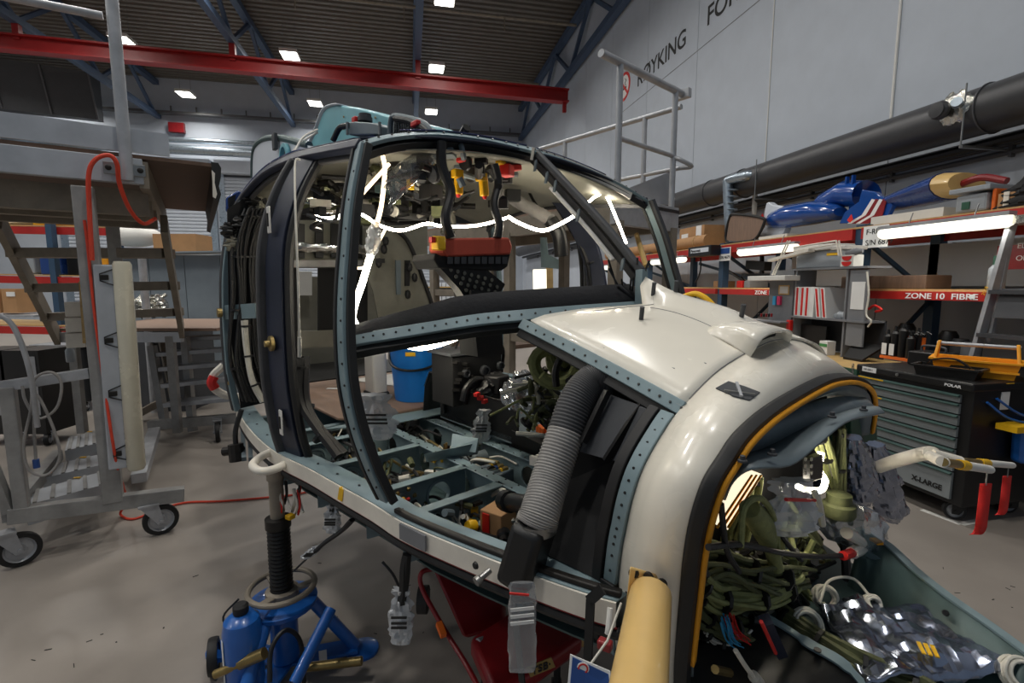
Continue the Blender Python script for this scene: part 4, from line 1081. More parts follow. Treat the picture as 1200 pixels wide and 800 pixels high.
# engine-deck clutter seen under the roof between the posts
for k in range(130):
    x, y = rnd.uniform(350, 530), rnd.uniform(182, 262); c = H(x, y, u=rnd.uniform(-.9, -.2))
    q = rnd.random()
    if q < .4: m = MB().tube(cr([c, c + V((rnd.uniform(-.12, .12), rnd.uniform(-.12, .12), rnd.uniform(-.05, .05))), c + V((rnd.uniform(-.2, .2), rnd.uniform(-.2, .2), rnd.uniform(-.06, .06)))], 4), rnd.uniform(.006, .016), 7)
    elif q < .7: m = MB().box(c, (rnd.uniform(.03, .1), rnd.uniform(.03, .1), rnd.uniform(.02, .07)), rnd.uniform(0, 3))
    else: m = MB().cyl(c, c + V((rnd.uniform(-.1, .1), rnd.uniform(-.15, .15), 0)), rnd.uniform(.015, .03), 10)
    part(m, 'roof_fitting', rnd.choice(['black', 'black_matte', 'grey_dark', 'olive_dark', 'interior', 'cable_white', 'screw']))
for k in range(90):
    x, y = rnd.uniform(428, 535), rnd.uniform(178, 250); c = H(x, y, u=rnd.uniform(-.25, .2)); q = rnd.random()
    if q < .5: m = MB().tube(cr([c, c + V((rnd.uniform(-.1, .1), rnd.uniform(-.1, .1), rnd.uniform(-.04, .04))), c + V((rnd.uniform(-.16, .16), rnd.uniform(-.16, .16), rnd.uniform(-.05, .05)))], 4), rnd.uniform(.004, .011), 6)
    elif q < .8: m = MB().box(c, (rnd.uniform(.02, .07), rnd.uniform(.02, .07), rnd.uniform(.02, .05)), rnd.uniform(0, 3))
    else: m = MB().lathe([(.02, 0), (.026, .01), (.02, .03)], c, (rnd.uniform(-1, 1), 1, .3), 12)
    part(m, 'roof_fitting', rnd.choice(['black', 'black_matte', 'olive_dark', 'screw', 'black', 'grey_dark', 'cable_white', 'teal_dark']))
part(MB().cyl(H(420, 246, u=-.5), H(520, 258, u=-.6), .02, 10), 'cross_tube', 'alu_dull')
part(MB().cyl(H(410, 255, u=-.3), H(500, 240, u=-.5), .012, 10), 'cross_tube', 'alu_dull')
m = MB(); m.tube(cr([H(494, 218, u=-.3), H(516, 232, u=-.3), H(526, 258, u=-.3), H(524, 275, u=-.3)], 5), .04, 12); part(m, 'curved_duct', 'interior')
bplate([(440, 178), (474, 176), (470, 190), (446, 205)], 'roof_gusset', 'interior', .1); bplate([(425, 208), (440, 200), (440, 215), (425, 222)], 'roof_gusset', 'interior', .1)
# black sleeved cables down to the instrument stand
def sleeve(pts, r=.022): return part(MB().tube(cr(pts, 7), r, 10), 'sleeved_cable', 'cable_black')
sleeve([H(517, 166, u=.5), H(518, 195, u=.5), H(528, 225, u=.52), H(522, 255, u=.55), H(528, 278, u=.55)], .019)
sleeve([H(579, 192, u=.5), H(584, 215, u=.5), H(579, 240, u=.52), H(585, 262, u=.55), H(583, 278, u=.55)], .017)
# instrument pod with salmon cover on a perforated stand
UI = .55
def ip(x, y, du=0): return H(x, y, u=UI + du)
m = MB(); f0 = [ip(520, 279), ip(597, 278), ip(601, 288), ip(599, 298), ip(524, 301), ip(519, 292)]
pod = part(MB().plate(f0, (-.10, 0, 0)), 'instrument_cover', 'red_cover', bev=.008)
f1 = [ip(512, 296), ip(520, 300), ip(600, 297), ip(597, 312), ip(590, 317), ip(516, 314), ip(510, 304)]
part(MB().plate([p + V((-.01, 0, 0)) for p in f1], (-.16, 0, 0)), 'instrument_housing', 'black_matte', pod, bev=.004)
for k in range(9): part(MB().plate([ip(524 + k * 8, 301), ip(530 + k * 8, 301), ip(530 + k * 8, 309), ip(524 + k * 8, 309)], (.004, 0, 0)), 'instrument_slot', 'grey_dark', pod)
part(MB().box(ip(514, 285), (.04, .04, .05), .2), 'yellow_cap', 'yellow', pod, bev=.006); part(MB().box(ip(507, 281), (.02, .02, .02)), 'red_pin', 'red', pod)
sw = [(513, 311), (566, 312), (592, 333), (587, 343), (566, 360), (550, 358), (538, 338)]
stand = part(MB().plate([ip(*p, -.02) for p in sw], (-.05, 0, 0)), 'instrument_stand', 'black')
for k in range(26):
    i, j = k % 7, k // 7; x, y = 528 + i * 8 + j * 6, 316 + j * 8 + i * 2.0
    if x > 585 - (345 - y) * .1 or y > 350: continue
    part(MB().lathe([(.0075, 0), (.0075, .004)], ip(x, y, -.018), (1, 0, 0), 12), 'lightening_hole', 'interior', stand)
part(MB().plate([ip(552, 340), ip(586, 342), ip(590, 415), ip(560, 418)], (-.12, 0, 0)), 'instrument_post', 'black_matte')
# grey trunking hose up in the port corner
m = MB(); P = cr([H(578, 216, v=-.35), H(600, 232, v=-.38), H(625, 246, v=-.42), H(645, 258, v=-.45)], 9); m.tube(P, [.036 * (1.06 if k % 2 else .97) for k in range(len(P))], 14); part(m, 'trunking_hose', 'hose_grey', ang=80)
part(MB().tube(cr([H(645, 258, v=-.45), H(655, 275, v=-.48), H(658, 300, v=-.5)], 5), .04, 12), 'trunking_elbow', 'black')
part(MB().tube(cr([H(612, 202, v=-.5), H(620, 225, v=-.5), H(632, 245, v=-.5), H(650, 262, v=-.5)], 5), .008, 6), 'thin_cable', 'cable_black')
harness([H(652, 232, v=-.8), H(672, 265, v=-.83), H(690, 300, v=-.86), H(698, 345, v=-.88)], 4, .014, .03, 'cable_black', seed=61)
m = MB(); m.sweep(cr([H(590, 190, v=-.45), H(625, 205, v=-.6), H(660, 235, v=-.75), H(690, 290, v=-.85), H(702, 345, v=-.88)], 5), .12, .03, (.4, -1, -.3)); part(m, 'door_arch', 'navy', bev=.006)
part(MB().plate([H(633, 278, v=-.75), H(640, 278, v=-.75), H(642, 298, v=-.75), H(654, 304, v=-.75), H(654, 315, v=-.75), H(634, 313, v=-.75)], (0, .006, 0)), 'hanger_bracket', 'teal')
# port glare shield tuft of wires by the centre post
for k in range(8):
    a = H(728 + k * 3, 352, v=-.02); part(MB().tube([a, a + V((rnd.uniform(-.06, .06), rnd.uniform(-.04, .04), rnd.uniform(.06, .16)))], .004, 5), 'loose_wire', 'cable_black')
part(MB().tube(cr([H(800, 348, v=-.5), H(815, 344, v=-.5), H(828, 350, v=-.5), H(838, 360, v=-.5)], 4), .012, 8), 'pigtail', 'yellow')
# lit LED strips inside the cabin
def led(name, pts, r, m_, n=8, lab=None, flat=1.0):
    P = [hw(p) for p in cr(pts, 6)]; mb = MB(); mb.tube(P, r * .6, n, flat=flat)
    return single(mb, name, m_, lab, 'light strip', base=P[0])
led('led_strip', [H(407, 250, u=.35), H(425, 252, u=.3), H(445, 264, u=.25), H(470, 270, u=.25), H(500, 262, u=.3), H(520, 265, u=.3), H(560, 264, u=.3), H(598, 254, u=.3)], .010, 'led_warm', lab='lit white light strip sagging across the cabin behind the salmon instrument cover')
led('led_strip', [H(596, 254, u=.3), H(610, 262, u=.3), H(635, 270, u=.35), H(655, 263, u=.4), H(685, 246, u=.5)], .013, 'led_warm', lab='lit white light strip looped from the cabin roof to the windscreen post')
led('led_strip', [H(420, 232, u=.30), H(436, 214, u=.3), H(456, 192, u=.3)], .012, 'led_soft', lab='short pale light strip slanting under the roof beside the crumpled clear sheet')
led('led_strip', [H(448, 180, u=.35), H(451, 200, u=.35), H(447, 240, u=.36), H(441, 265, u=.38)], .014, 'led_soft', lab='pale peach light strip hanging from the roof by the front door post')
led('led_strip', [H(434, 300, u=.4), H(425, 330, u=.42), H(415, 360, u=.45), H(414, 375, u=.47), H(424, 388, u=.5)], .019, 'led_warm', lab='thick glowing light strip curving down onto the glare shield by the door post')
led('led_strip', [H(452, 268, u=.3), H(440, 290, u=.35), H(428, 312, u=.3), H(412, 314, u=.2)], .009, 'led_soft', lab='thin pale light strip crossing the thick glowing one')
led('led_strip', [H(366, 249, u=-.6), H(374, 256, u=-.6), H(390, 256, u=-.6), H(402, 252, u=-.6)], .02, 'led_warm', lab='short lit strip below the rear cabin insulation pads')
led('led_strip', [H(472, 405, u=.2), H(495, 408, u=.25), H(520, 402, u=.3), H(541, 394, u=.35)], .016, 'led_warm', lab='lit strip under the glare shield above the blue bucket')
led('led_strip', [H(689, 237, v=-.55), H(700, 229, v=-.6), H(710, 229, v=-.65), H(722, 255, v=-.72), H(734, 285, v=-.8)], .011, 'led_warm', lab='lit white strip bent round the far windscreen corner')
mb = MB(); mb.bag(hw(H(441, 262, u=.38)), hw(H(434, 300, u=.4)), [(0, .02), (.3, .035), (.7, .035), (1, .02)], .7, .15, seed=8)
single(mb, 'tape_wrap', 'milky_bag', 'translucent wrap taped round the hanging light strip', 'wrap')
# crumpled clear sheet hung under the roof
mb = MB(); mb.bag(hw(H(497, 176, u=.4)), hw(H(456, 244, u=.4)), [(0, .05), (.15, .10), (.4, .10), (.8, .03), (1, .005)], .3, .2, seed=12, side=hw((0, 1, .4)) - hw((0, 0, 0)))
single(mb, 'plastic_sheet', 'clear_bag', 'crumpled clear plastic sheet hanging under the cabin roof', 'plastic sheet')
mb = MB(); mb.bag(hw(H(634, 447, u=.7)), hw(H(588, 470, u=.6)), [(0, .02), (.2, .08), (.6, .10), (.9, .06), (1, .02)], .7, .25, seed=13)
single(mb, 'plastic_bag', 'clear_bag', 'crumpled clear plastic bag on the black centre console', 'plastic bag')
def neck_bag(top, bot, r, lab, seed, m_='milky_bag', stripes=True, flat=.5, cat='plastic bag', neck=.16):
    t = thing('plastic_bag', lab, cat, bot)
    L = (bot - top).length; d = (bot - top).normalized()
    MB().bag(top, bot, [(0, r * .85), (neck * .5, r * .7), (neck, r * .42), (neck + .1, r * .75), (.45, r * .95), (.8, r), (.95, r * .7), (1, r * .3)], flat * .8, .24, n=32, seed=seed, side=RT, pleat=.4, pt=neck).obj('bag_film', m_, t, ang=20)
    if stripes:
        for q in (.42, .52, .6):
            c = top.lerp(bot, q); MB().beam(c - RT * r * .7 - FW * r * flat * 1.05, c + RT * r * .7 - FW * r * flat * 1.05, .004, .006).obj('printed_band', 'print_black', t)
    return t
neck_bag(hw(H(437, 462, u=.62)), hw(H(447, 515, u=.62)), .055, 'white-topped clear bag tied to the front door post with a red connector inside', 3)
neck_bag(hw(H(567, 480, v=.2)), hw(H(562, 520, v=.2)), .035, 'small banded clear bag hanging on the black console side', 4)
# blue bucket on the cabin floor
bc = hw(S_(-.42, .06, .969))
t = thing('bucket', 'bright blue plastic bucket with black handle on the cabin floor', 'bucket', bc)
MB().lathe([(.0, .004), (.125, .0), (.15, .30), (.158, .30), (.158, .325), (.15, .325), (.14, .30), (.118, .012), (0, .012)], bc, n=32, caps=False).obj('bucket_body', 'bucket_blue', t)
MB().lathe([(.143, .27), (.0, .275)], bc, n=24, caps=False).obj('contents', 'black_matte', t)
MB().tube(cr([bc + RT * .156 + V((0, 0, .30)), bc - FW * .1 + RT * .12 + V((0, 0, .20)), bc - FW * .165 + V((0, 0, .17)), bc - FW * .1 - RT * .12 + V((0, 0, .2)), bc - RT * .156 + V((0, 0, .30))], 6), .007, 8).obj('handle', 'black', t)
MB().beam(bc - FW * .152 + V((0, 0, .262)) - RT * .028, bc - FW * .152 + V((0, 0, .262)) + RT * .028, .004, .022).obj('yellow_label', 'yellow', t)
# small white machine beside the bucket
wm = hw(S_(-.62, .22, .97)); t = thing('battery_charger', 'small white boxed charger with black feet beside the blue bucket', 'charger', wm)
MB().box(wm + V((0, 0, .14)), (.09, .12, .24), .5).obj('case', 'white_plastic', t, bev=.01); MB().box(wm + V((0, 0, .015)), (.11, .14, .03), .5).obj('foot', 'black', t, bev=.01)

# ================================================================== OPEN NOSE BAY
bulk = [V((p.x - .0, p.y * .97, .8 + (p.z - .8) * .95)) for p in aftF]
part(MB().plate(bulk + [V((1.46, .5, .7)), V((1.46, -.5, .7))], (.006, 0, 0)), 'bay_bulkhead', 'black_matte')
part(MB().plate([S_(1.46, .60, .70), S_(1.62, .585, .70), S_(1.95, .36, .66), S_(2.3, .08, .64), S_(2.3, -.06, .64), S_(2.0, -.2, .64), S_(1.68, -.44, .66), S_(1.46, -.5, .70)], (0, 0, .008)), 'nose_pan', 'teal_dark')
# port wall of the nose tray
te = [H(1010, 622, z=.85), H(1040, 640, z=.84), H(1070, 668, z=.83), H(1110, 700, z=.82), H(1160, 735, z=.81), H(1210, 772, z=.80)]
TE = cr(te, 4); bt = [V((p.x - .01, p.y - .09, .66)) for p in TE]
m = MB(); m.grid([TE, [(a + b) / 2 for a, b in zip(TE, bt)], bt]); tw = part(m, 'tray_wall', 'teal_dark', solid=.005)
m = MB(); m.sweep([p + V((0, .008, .002)) for p in TE], .024, .006, (0, 0, 1)); part(m, 'tray_rim', 'teal', tw)
a, b = H(1016, 648, z=.80), H(1098, 693, z=.77); part(MB().beam(a, b, .01, .018), 'wall_stiffener', 'teal', tw)
part(MB().box(H(1027, 634, z=.85), (.03, .02, .008), -.6), 'rim_sticker', 'orange_edge', tw)
for px in ((1126, 712), (1108, 718), (1165, 742)): part(MB().lathe([(.008, 0), (.006, .004)], H(*px, z=.8), (0, -1, .6), 10), 'rim_bolt', 'black', tw)
part(MB().plate([H(1113, 700, z=.815), H(1130, 712, z=.81), H(1150, 738, z=.78), H(1117, 722, z=.77)], (0, .004, 0)), 'rim_gusset', 'teal', tw)
# starboard side: black liner and teal edge strip
se = [H(898, 722, z=.80), H(925, 738, z=.79), H(950, 755, z=.78), H(985, 775, z=.77), H(1010, 800, z=.75), H(1030, 830, z=.74)]
SE = cr(se, 4)
m = MB(); m.sweep(SE, [.02 + .014 * (1 if 6 < k < 14 else 0) for k in range(len(SE))], .005, (0, 0, 1)); sw_ = part(m, 'tray_edge_strip', 'teal')
part(MB().lathe([(.008, 0), (.008, .003)], H(958, 762, z=.785), n=12), 'edge_hole', 'black', sw_)
m = MB(); m.grid([[p + V((0, -.005, -.004)) for p in SE], [V((p.x - .1, p.y - .22, p.z - .03)) for p in SE], [V((p.x - .14, p.y - .3, .7)) for p in SE]]); part(m, 'tray_liner', 'black', solid=.004)
# wiring
nz = random.Random(23)
def nu(x, u): return u - .09 * max(0, min(1, (900 - x) / 80)) - .03
def nh(pts, n, r, sp, m_, seed, u=1.66, **k): return harness([H(*p[:2], u=nu(p[0], u)) for p in pts], n * 2, r * .58, sp * 1.15, m_, seed=seed, **k)
nh([(884, 556), (874, 590), (866, 625), (862, 655)], 7, .011, .024, 'olive', 1, 1.60)
nh([(872, 560), (862, 600), (852, 640)], 5, .009, .02, 'olive', 2, 1.59)
part(MB().tube(cr([H(878, 595, u=1.66), H(892, 615, u=1.66), H(903, 640, u=1.66), H(910, 665, u=1.66)], 5), [.022 + .006 * sin(k * .35) for k in range(16)], 14), 'braided_sleeve', 'olive')
part(MB().tube(cr([H(868, 640, u=1.68), H(872, 595, u=1.68), H(892, 584, u=1.68), H(908, 610, u=1.68), H(912, 645, u=1.68)], 6), .007, 8), 'cable_loop', 'olive')
part(MB().tube(cr([H(845, 590, u=1.68), H(848, 620, u=1.68), H(852, 645, u=1.68), H(866, 670, u=1.68)], 5), .006, 8), 'cable_loop', 'cable_black')
hb_ = part(MB().tube(cr([H(830, 641, u=1.68), H(870, 638, u=1.68), H(920, 648, u=1.69), H(960, 652, u=1.7), H(992, 650, u=1.72)], 6), .0065, 9), 'black_hose', 'cable_black')
part(MB().cyl(H(988, 651, u=1.72), H(1000, 647, u=1.72), .013, 10), 'hose_ferrule', 'red', hb_); part(MB().tube(cr([H(998, 648, u=1.72), H(1010, 641, u=1.72), H(1006, 632, u=1.72), H(992, 624, u=1.71)], 5), .017, 10), 'hose_elbow', 'rail_white', hb_)
nh([(808, 668), (835, 655), (870, 668), (905, 675), (940, 668)], 9, .012, .035, 'olive_dark', 3, 1.68)
nh([(812, 690), (820, 715), (850, 735), (888, 745)], 5, .014, .03, 'olive_dark', 4, 1.68)
nh([(815, 680), (840, 700), (880, 702), (915, 692), (928, 680)], 6, .012, .028, 'olive', 5, 1.69)
nh([(818, 670), (825, 690), (836, 715), (862, 728)], 5, .010, .022, 'olive_dark', 6, 1.66)
nh([(820, 650), (850, 660), (890, 655), (930, 665), (970, 690)], 6, .012, .04, 'cable_black', 7, 1.62)
nh([(895, 650), (915, 690), (940, 720), (960, 735)], 5, .012, .03, 'cable_black', 8, 1.66)
nh([(824, 738), (838, 752), (862, 755), (880, 748)], 5, .005, .018, 'cable_white', 9, 1.69)
nh([(850, 725), (856, 745), (864, 755)], 6, .003, .014, 'cyan', 10, 1.71, zip_=False); nh([(856, 722), (862, 740), (872, 752)], 4, .003, .014, 'red', 11, 1.71, zip_=False)
for k in range(150):
    x, y = nz.uniform(825, 960), nz.uniform(655, 790)
    c = H(x, y, u=nu(x, nz.uniform(1.58, 1.68))); q = nz.random()
    if q < .55: m = MB().tube(cr([c, c + V((nz.uniform(-.04, .04), nz.uniform(-.06, .06), nz.uniform(-.02, .04))), c + V((nz.uniform(-.06, .06), nz.uniform(-.12, .12), nz.uniform(-.03, .03)))], 4), nz.uniform(.002, .007), 7)
    elif q < .85: m = MB().cyl(c, c + V((nz.uniform(-.03, .03), nz.uniform(-.03, .03), nz.uniform(-.02, .03))), nz.uniform(.006, .013), 10)
    else: m = MB().box(c, (.03, .02, .016), nz.uniform(0, 3))
    part(m, 'bay_wire' if q < .55 else 'connector', nz.choice(['olive_dark', 'olive', 'cable_black', 'cable_black', 'black', 'cable_white', 'brass'] if q < .55 else ['cable_white', 'screw', 'brass', 'black', 'black', 'black']))
for k in range(24):
    x, y = nz.uniform(900, 1000), nz.uniform(590, 690)
    c = H(x, y, u=nz.uniform(1.58, 1.66)); part(MB().tube(cr([c, c + V((nz.uniform(-.04, .04), nz.uniform(-.06, .06), nz.uniform(-.08, .08))), c + V((nz.uniform(-.06, .06), nz.uniform(-.1, .1), nz.uniform(-.12, .12)))], 4), nz.uniform(.005, .014), 7), 'bay_wire', nz.choice(['olive', 'olive_dark', 'cable_black', 'olive']))
nh([(958, 508), (966, 530), (975, 560), (985, 592)], 5, .009, .018, 'olive', 12, 1.68)
nh([(985, 500), (984, 540), (984, 590)], 4, .008, .014, 'olive_dark', 13, 1.70)
part(MB().lathe([(.02, .06), (.032, .055), (.032, .03), (.042, .025), (.045, 0), (.04, -.01)], H(982, 600, u=1.69), n=20), 'rubber_grommet', 'olive_dark')
part(MB().tube([H(897, 726, u=1.72), H(915, 765, u=1.72)], .016, 4), 'red_edge_bracket', 'navy')
part(MB().tube([H(892, 728, u=1.73), H(909, 765, u=1.73)], .004, 6), 'red_edge_stripe', 'red')
part(MB().tube(cr([H(862, 762, u=1.70), H(872, 778, u=1.70), H(885, 796, u=1.70)], 4), .005, 7), 'white_lead', 'cable_white'); part(MB().cyl(H(883, 792, u=1.70), H(890, 800, u=1.70), .012, 10), 'white_plug', 'cable_white')
part(MB().cyl(H(838, 784, u=1.66), H(855, 788, u=1.66), .009, 8), 'brass_pin', 'brass')
# black connector strip with pins
cb = part(MB().plate([H(940, 536, u=1.66), H(955, 530, u=1.66), H(955, 558, u=1.66), H(940, 562, u=1.66)], (.02, 0, 0)), 'connector_block', 'black', bev=.002)
for k in range(6): part(MB().box(H(944 + (k % 2) * 7, 538 + (k // 2) * 8, u=1.683), (.004, .008, .008)), 'connector_pin', 'cable_white', cb)
# green-grey box seen right of the bay
part(MB().plate([H(998, 490, u=1.64), H(1028, 486, u=1.64), H(1028, 524, u=1.64), H(998, 522, u=1.64)], (-.08, 0, 0)), 'bay_side_box', 'bottle_green', bev=.004)
# white coil bundles and foil in the tray
for px, r_, s in (((968, 700), .035, 1), ((946, 730), .04, 2), ((1022, 706), .022, 3), ((1195, 790), .04, 4)):
    coil(H(*px, z=.76), r_ * .75, 8, .0042, 'cable_white', 'white_cable_coil', s, (.6, -.6, .5), 1)
part(MB().tube(cr([H(960, 706, z=.77), H(972, 680, z=.80), H(1000, 678, z=.80), H(1022, 702, z=.77)], 6), .004, 6), 'white_lead', 'cable_white')
harness([H(915, 722, z=.75), H(950, 748, z=.75), H(1000, 775, z=.74), H(1060, 800, z=.73), H(1110, 830, z=.72)], 9, .010, .03, 'olive_dark', seed=71)
harness([H(930, 742, z=.73), H(970, 765, z=.73), H(1020, 795, z=.72), H(1060, 820, z=.72)], 6, .010, .025, 'olive_dark', seed=72)
harness([H(1150, 755, z=.74), H(1180, 775, z=.73), H(1215, 800, z=.73)], 4, .009, .02, 'olive_dark', seed=73)

def foil_sheet(pxs, z, name, lab, m_, seed, nx=26, ny=16, amp=.02):
    """crumpled sheet over a quadrilateral of pixels lying at height z"""
    q = [PZ(*p, z) for p in pxs]; rows = []
    for i in range(ny + 1):
        a = q[0].lerp(q[3], i / ny); b = q[1].lerp(q[2], i / ny); row = []
        for j in range(nx + 1):
            p = a.lerp(b, j / nx); e = min(1, min(i, ny - i, j, nx - j) / 3)
            p.z += amp * (1.6 * noise.noise(p * 9 + V((seed, 0, 0))) + 1.0 * abs(noise.noise(p * 22 + V((seed, 3, 0)))) + .5 * noise.noise(p * 45)) + .012 * e
            row.append(p)
        rows.append(row)
    mb = MB(); mb.grid(rows); return mb
t = thing('foil_bag', 'large flat silver-blue foil bag with a yellow mark lying in the nose tray', 'foil bag', PZ(1080, 760, .74))
foil_sheet(((958, 708), (1092, 712), (1188, 790), (1015, 802)), .75, 'f', '', 'foil_blue', 2).obj('foil', 'foil_blue', t, solid=.006, ang=20)
for k in range(3): MB().beam(PZ(1076 + k * 8, 752 + k * 2, .79), PZ(1083 + k * 8, 766 + k * 2, .79), .008, .003).obj('yellow_print', 'yellow', t)
def hang_foil(top, bot, r, lab, seed, m_, flat=.6):
    mb = MB(); mb.bag(top, bot, [(0, r * .5), (.15, r * .8), (.5, r), (.85, r * 1.0), (1, r * .45)], flat, .12, n=40, seed=seed, side=RT, m=36, fine=.10, pleat=.10, pt=.4)
    return single(mb, 'foil_bag', m_, lab, 'foil bag', ang=14)
hang_foil(hw(H(1026, 520, u=1.70)), hw(H(1046, 610, u=1.72)), .055, 'crinkled silver foil bag over the pitot connection at the nose', 5, 'foil_blue')
hang_foil(hw(H(1000, 512, u=1.68)), hw(H(1012, 590, u=1.68)), .05, 'crinkled dark silver foil bag beside the rubber grommet', 6, 'foil_blue')
mb = MB(); mb.bag(hw(H(985, 600, u=1.68)), hw(H(1012, 632, u=1.68)), [(0, .06), (.4, .09), (.8, .06), (1, .02)], .8, .12, seed=7); single(mb, 'plastic_bag', 'clear_bag', 'clear bag bulging below the foil bags at the nose opening', 'plastic bag')
neck_bag(hw(H(930, 562, u=1.70)), hw(H(925, 628, u=1.70)), .055, 'clear bag cinched with a red tie among the olive nose wires', 8, 'milky_bag', False, neck=.3)
part(MB().tube([H(921, 585, u=1.73), H(955, 586, u=1.73)], .004, 6), 'red_tie', 'red')
part(MB().tube(cr([H(954, 575, u=1.70), H(960, 590, u=1.71), H(964, 615, u=1.71)], 4), .008, 6), 'clear_tube', 'cable_white')
led('led_strip', [H(962, 530, u=1.67), H(960, 550, u=1.67), H(967, 563, u=1.67), H(962, 574, u=1.67), H(948, 574, u=1.67), H(935, 570, u=1.66)], .013, 'led_warm', lab='lit white light loop glowing inside the open nose bay')
# light bar standing in the bay
t = thing('light_bar', 'flat lit work light bar with amber rows inside the nose ring', 'work light', hw(H(838, 622, u=1.62)))
a, b = hw(H(880, 553, u=1.56)), hw(H(840, 612, u=1.6))
MB().beam(a, b, .012, .05, up=(HP + V((0, 0, .5)))).obj('bar', 'led_bar', t)
for k in range(3): MB().beam(a - FW * .03 + RT * (-.012 + .012 * k), b - FW * .03 + RT * (-.012 + .012 * k), .005, .003).obj('amber_row', 'orange_edge', t)
# pitot probes
t = part(MB().tube(cr([H(1030, 547, u=1.72), H(1050, 540, u=1.78), H(1080, 532, u=1.84), H(1092, 531, u=1.87)], 5), .019, 14), 'pitot_mast', 'rail_white')
tips = []
for p0, p1, p2 in (((1092, 531), (1125, 540), (1186, 545)), ((1090, 534), (1105, 541), (1160, 550))):
    a, b, c = H(*p0, u=1.87), H(*p1, u=1.92), H(*p2, u=1.975 if p2[0] < 1180 else 1.99)
    part(MB().tube(cr([a, b.lerp(a, .3), b], 4), .013, 12), 'pitot_branch', 'rail_white', t)
    part(MB().cyl(b, b.lerp(c, .3), .010, 12), 'pitot_collar', 'brass', t); part(MB().cyl(b.lerp(c, .3), b.lerp(c, .45), .0125, 12), 'yellow_band', 'yellow', t); part(MB().cyl(b.lerp(c, .42), c, .011, 12), 'pitot_cover', 'white_plastic', t)
    tips.append((b.lerp(c, .45), c))
for k, (e, L) in enumerate(((tips[0][0].lerp(tips[0][1], .85), .16), (tips[1][0].lerp(tips[1][1], .9), .16))):
    e = hw(e); z0 = e.z - .03
    s = thing('streamer', ('red warning streamer on the %s pitot cover' % ('longer' if k == 0 else 'shorter')), 'streamer', e - V((0, 0, .2)))
    MB().cyl(e, e - V((0, 0, .045)), .002, 6).obj('pin', 'steel', s)
    rows = []
    for i in range(15):
        t_ = i / 14; off = .004 * sin(t_ * 9) - .05 * max(0, t_ - .82)
        c = e - V((0, 0, .04 + L * min(t_, .9) + .1 * L * max(0, t_ - .9))) + RT * off * 1.5 + FW * .006 * sin(t_ * 9)
        rows.append([c - RT * .016, c + RT * .016])
    MB().grid(rows).obj('ribbon', 'red_fabric', s, solid=.0015)
# white jack-pad loop on the sill at the centre pillar
part(MB().tube(cr([H(322, 528, z=.93), H(306, 535, z=.93), H(296, 545, z=.925), H(306, 552, z=.92), H(326, 548, z=.92), H(341, 538, z=.92)], 6), .016, 12), 'ground_handling_loop', 'rail_white')
# ---- on the roof: cowling, reservoir, meshed intake, white access panel
vC = .32
cp_ = [(362, 172), (372, 148), (379, 130), (388, 124), (400, 123), (430, 128), (470, 139), (505, 148), (507, 172)]
front = cr([H(*p, v=vC) for p in cp_], 3); 
cw = part(MB().plate(front, (0, .16, 0)), 'gearbox_cowl', 'teal_cowl', bev=.012)
m = MB(); lf = front[:13]; m.grid([[p + V((-.006, -.012, .004)) for p in lf], [p + V((-.012, .17, .004)) for p in lf]]); part(m, 'cowl_edge', 'cowl_white', cw, solid=.006)
for px in ((403, 137), (403, 151), (440, 138)): part(MB().lathe([(.007, 0), (.005, .004)], H(*px, v=vC + .005), (0, -1, 0), 10), 'cowl_rivet', 'brass', cw)
vR = .46
rs = part(MB().plate([H(*p, v=vR) for p in ((408, 158), (409, 143), (415, 142), (440, 144), (444, 147), (444, 158))], (0, .10, 0)), 'fluid_reservoir', 'bulk_grey', bev=.006)
c = H(428, 143, v=vR - .05); part(MB().lathe([(.035, 0), (.035, .02), (.03, .022), (.03, .035), (.02, .036)], c, n=20), 'filler_cap', 'grey_dark', rs); part(MB().box(H(417, 141, v=vR - .02), (.04, .03, .03)), 'red_cap', 'red', rs, bev=.005)
part(MB().tube(cr([H(409, 147, v=vR), H(398, 150, v=vR + .02), H(390, 165, v=vR + .04)], 5), .014, 9), 'reservoir_hose', 'cable_black', rs)
for x in (407, 445): part(MB().cyl(H(x, 158, v=vR + .02), H(x, 143, v=vR + .02), .007, 8), 'reservoir_post', 'steel', rs)
vI = .44
ik = part(MB().tube(cr([H(457, 160, v=vI), H(458, 142, v=vI), H(463, 136, v=vI), H(485, 140, v=vI), H(500, 147, v=vI), H(505, 158, v=vI)], 5), .012, 10), 'intake_frame', 'bulk_grey')
m = MB(); m.plate([H(459, 160, v=vI - .02), H(460, 143, v=vI - .02), H(465, 138, v=vI - .02), H(484, 142, v=vI - .02), H(498, 148, v=vI - .02), H(503, 160, v=vI - .02)], (0, .05, 0)); part(m, 'intake_body', 'bulk_grey', ik)
m = MB()
for i in range(14):
    for j in range(6):
        x, y = 463 + i * 2.7, 144 + j * 2.6 + i * .25
        if y < 141 + i * .7 or y > 158: continue
        m.lathe([(.0045, 0), (.0045, .003)], H(x, y, v=vI - .018), (0, -1, 0), 6)
part(m, 'intake_perforation', 'black', ik)['kind'] = 'stuff'
part(MB().box(H(487, 145, v=vI + .04), (.05, .02, .02)), 'red_cap', 'red', ik, bev=.004)
part(MB().tube(cr([H(463, 139, v=vI + .03), H(480, 142, v=vI + .03), H(495, 150, v=vI + .03), H(503, 158, v=vI + .02)], 5), .012, 8), 'intake_hose', 'cable_black', ik)
vP = .6
wp = [(295, 208), (296, 180), (301, 168), (312, 162), (330, 162), (360, 170), (362, 190), (340, 200)]
ap_ = part(MB().plate(cr([H(*p, v=vP) for p in wp], 3, True), (0, .03, 0)), 'engine_access_panel', 'cowl_white')
m = MB(); m.tube([p + V((0, .01, 0)) for p in cr([H(*p, v=vP) for p in wp[:6]], 4)], .02, 10); part(m, 'panel_rim', 'blue_skin' if False else 'teal_dark', ap_)
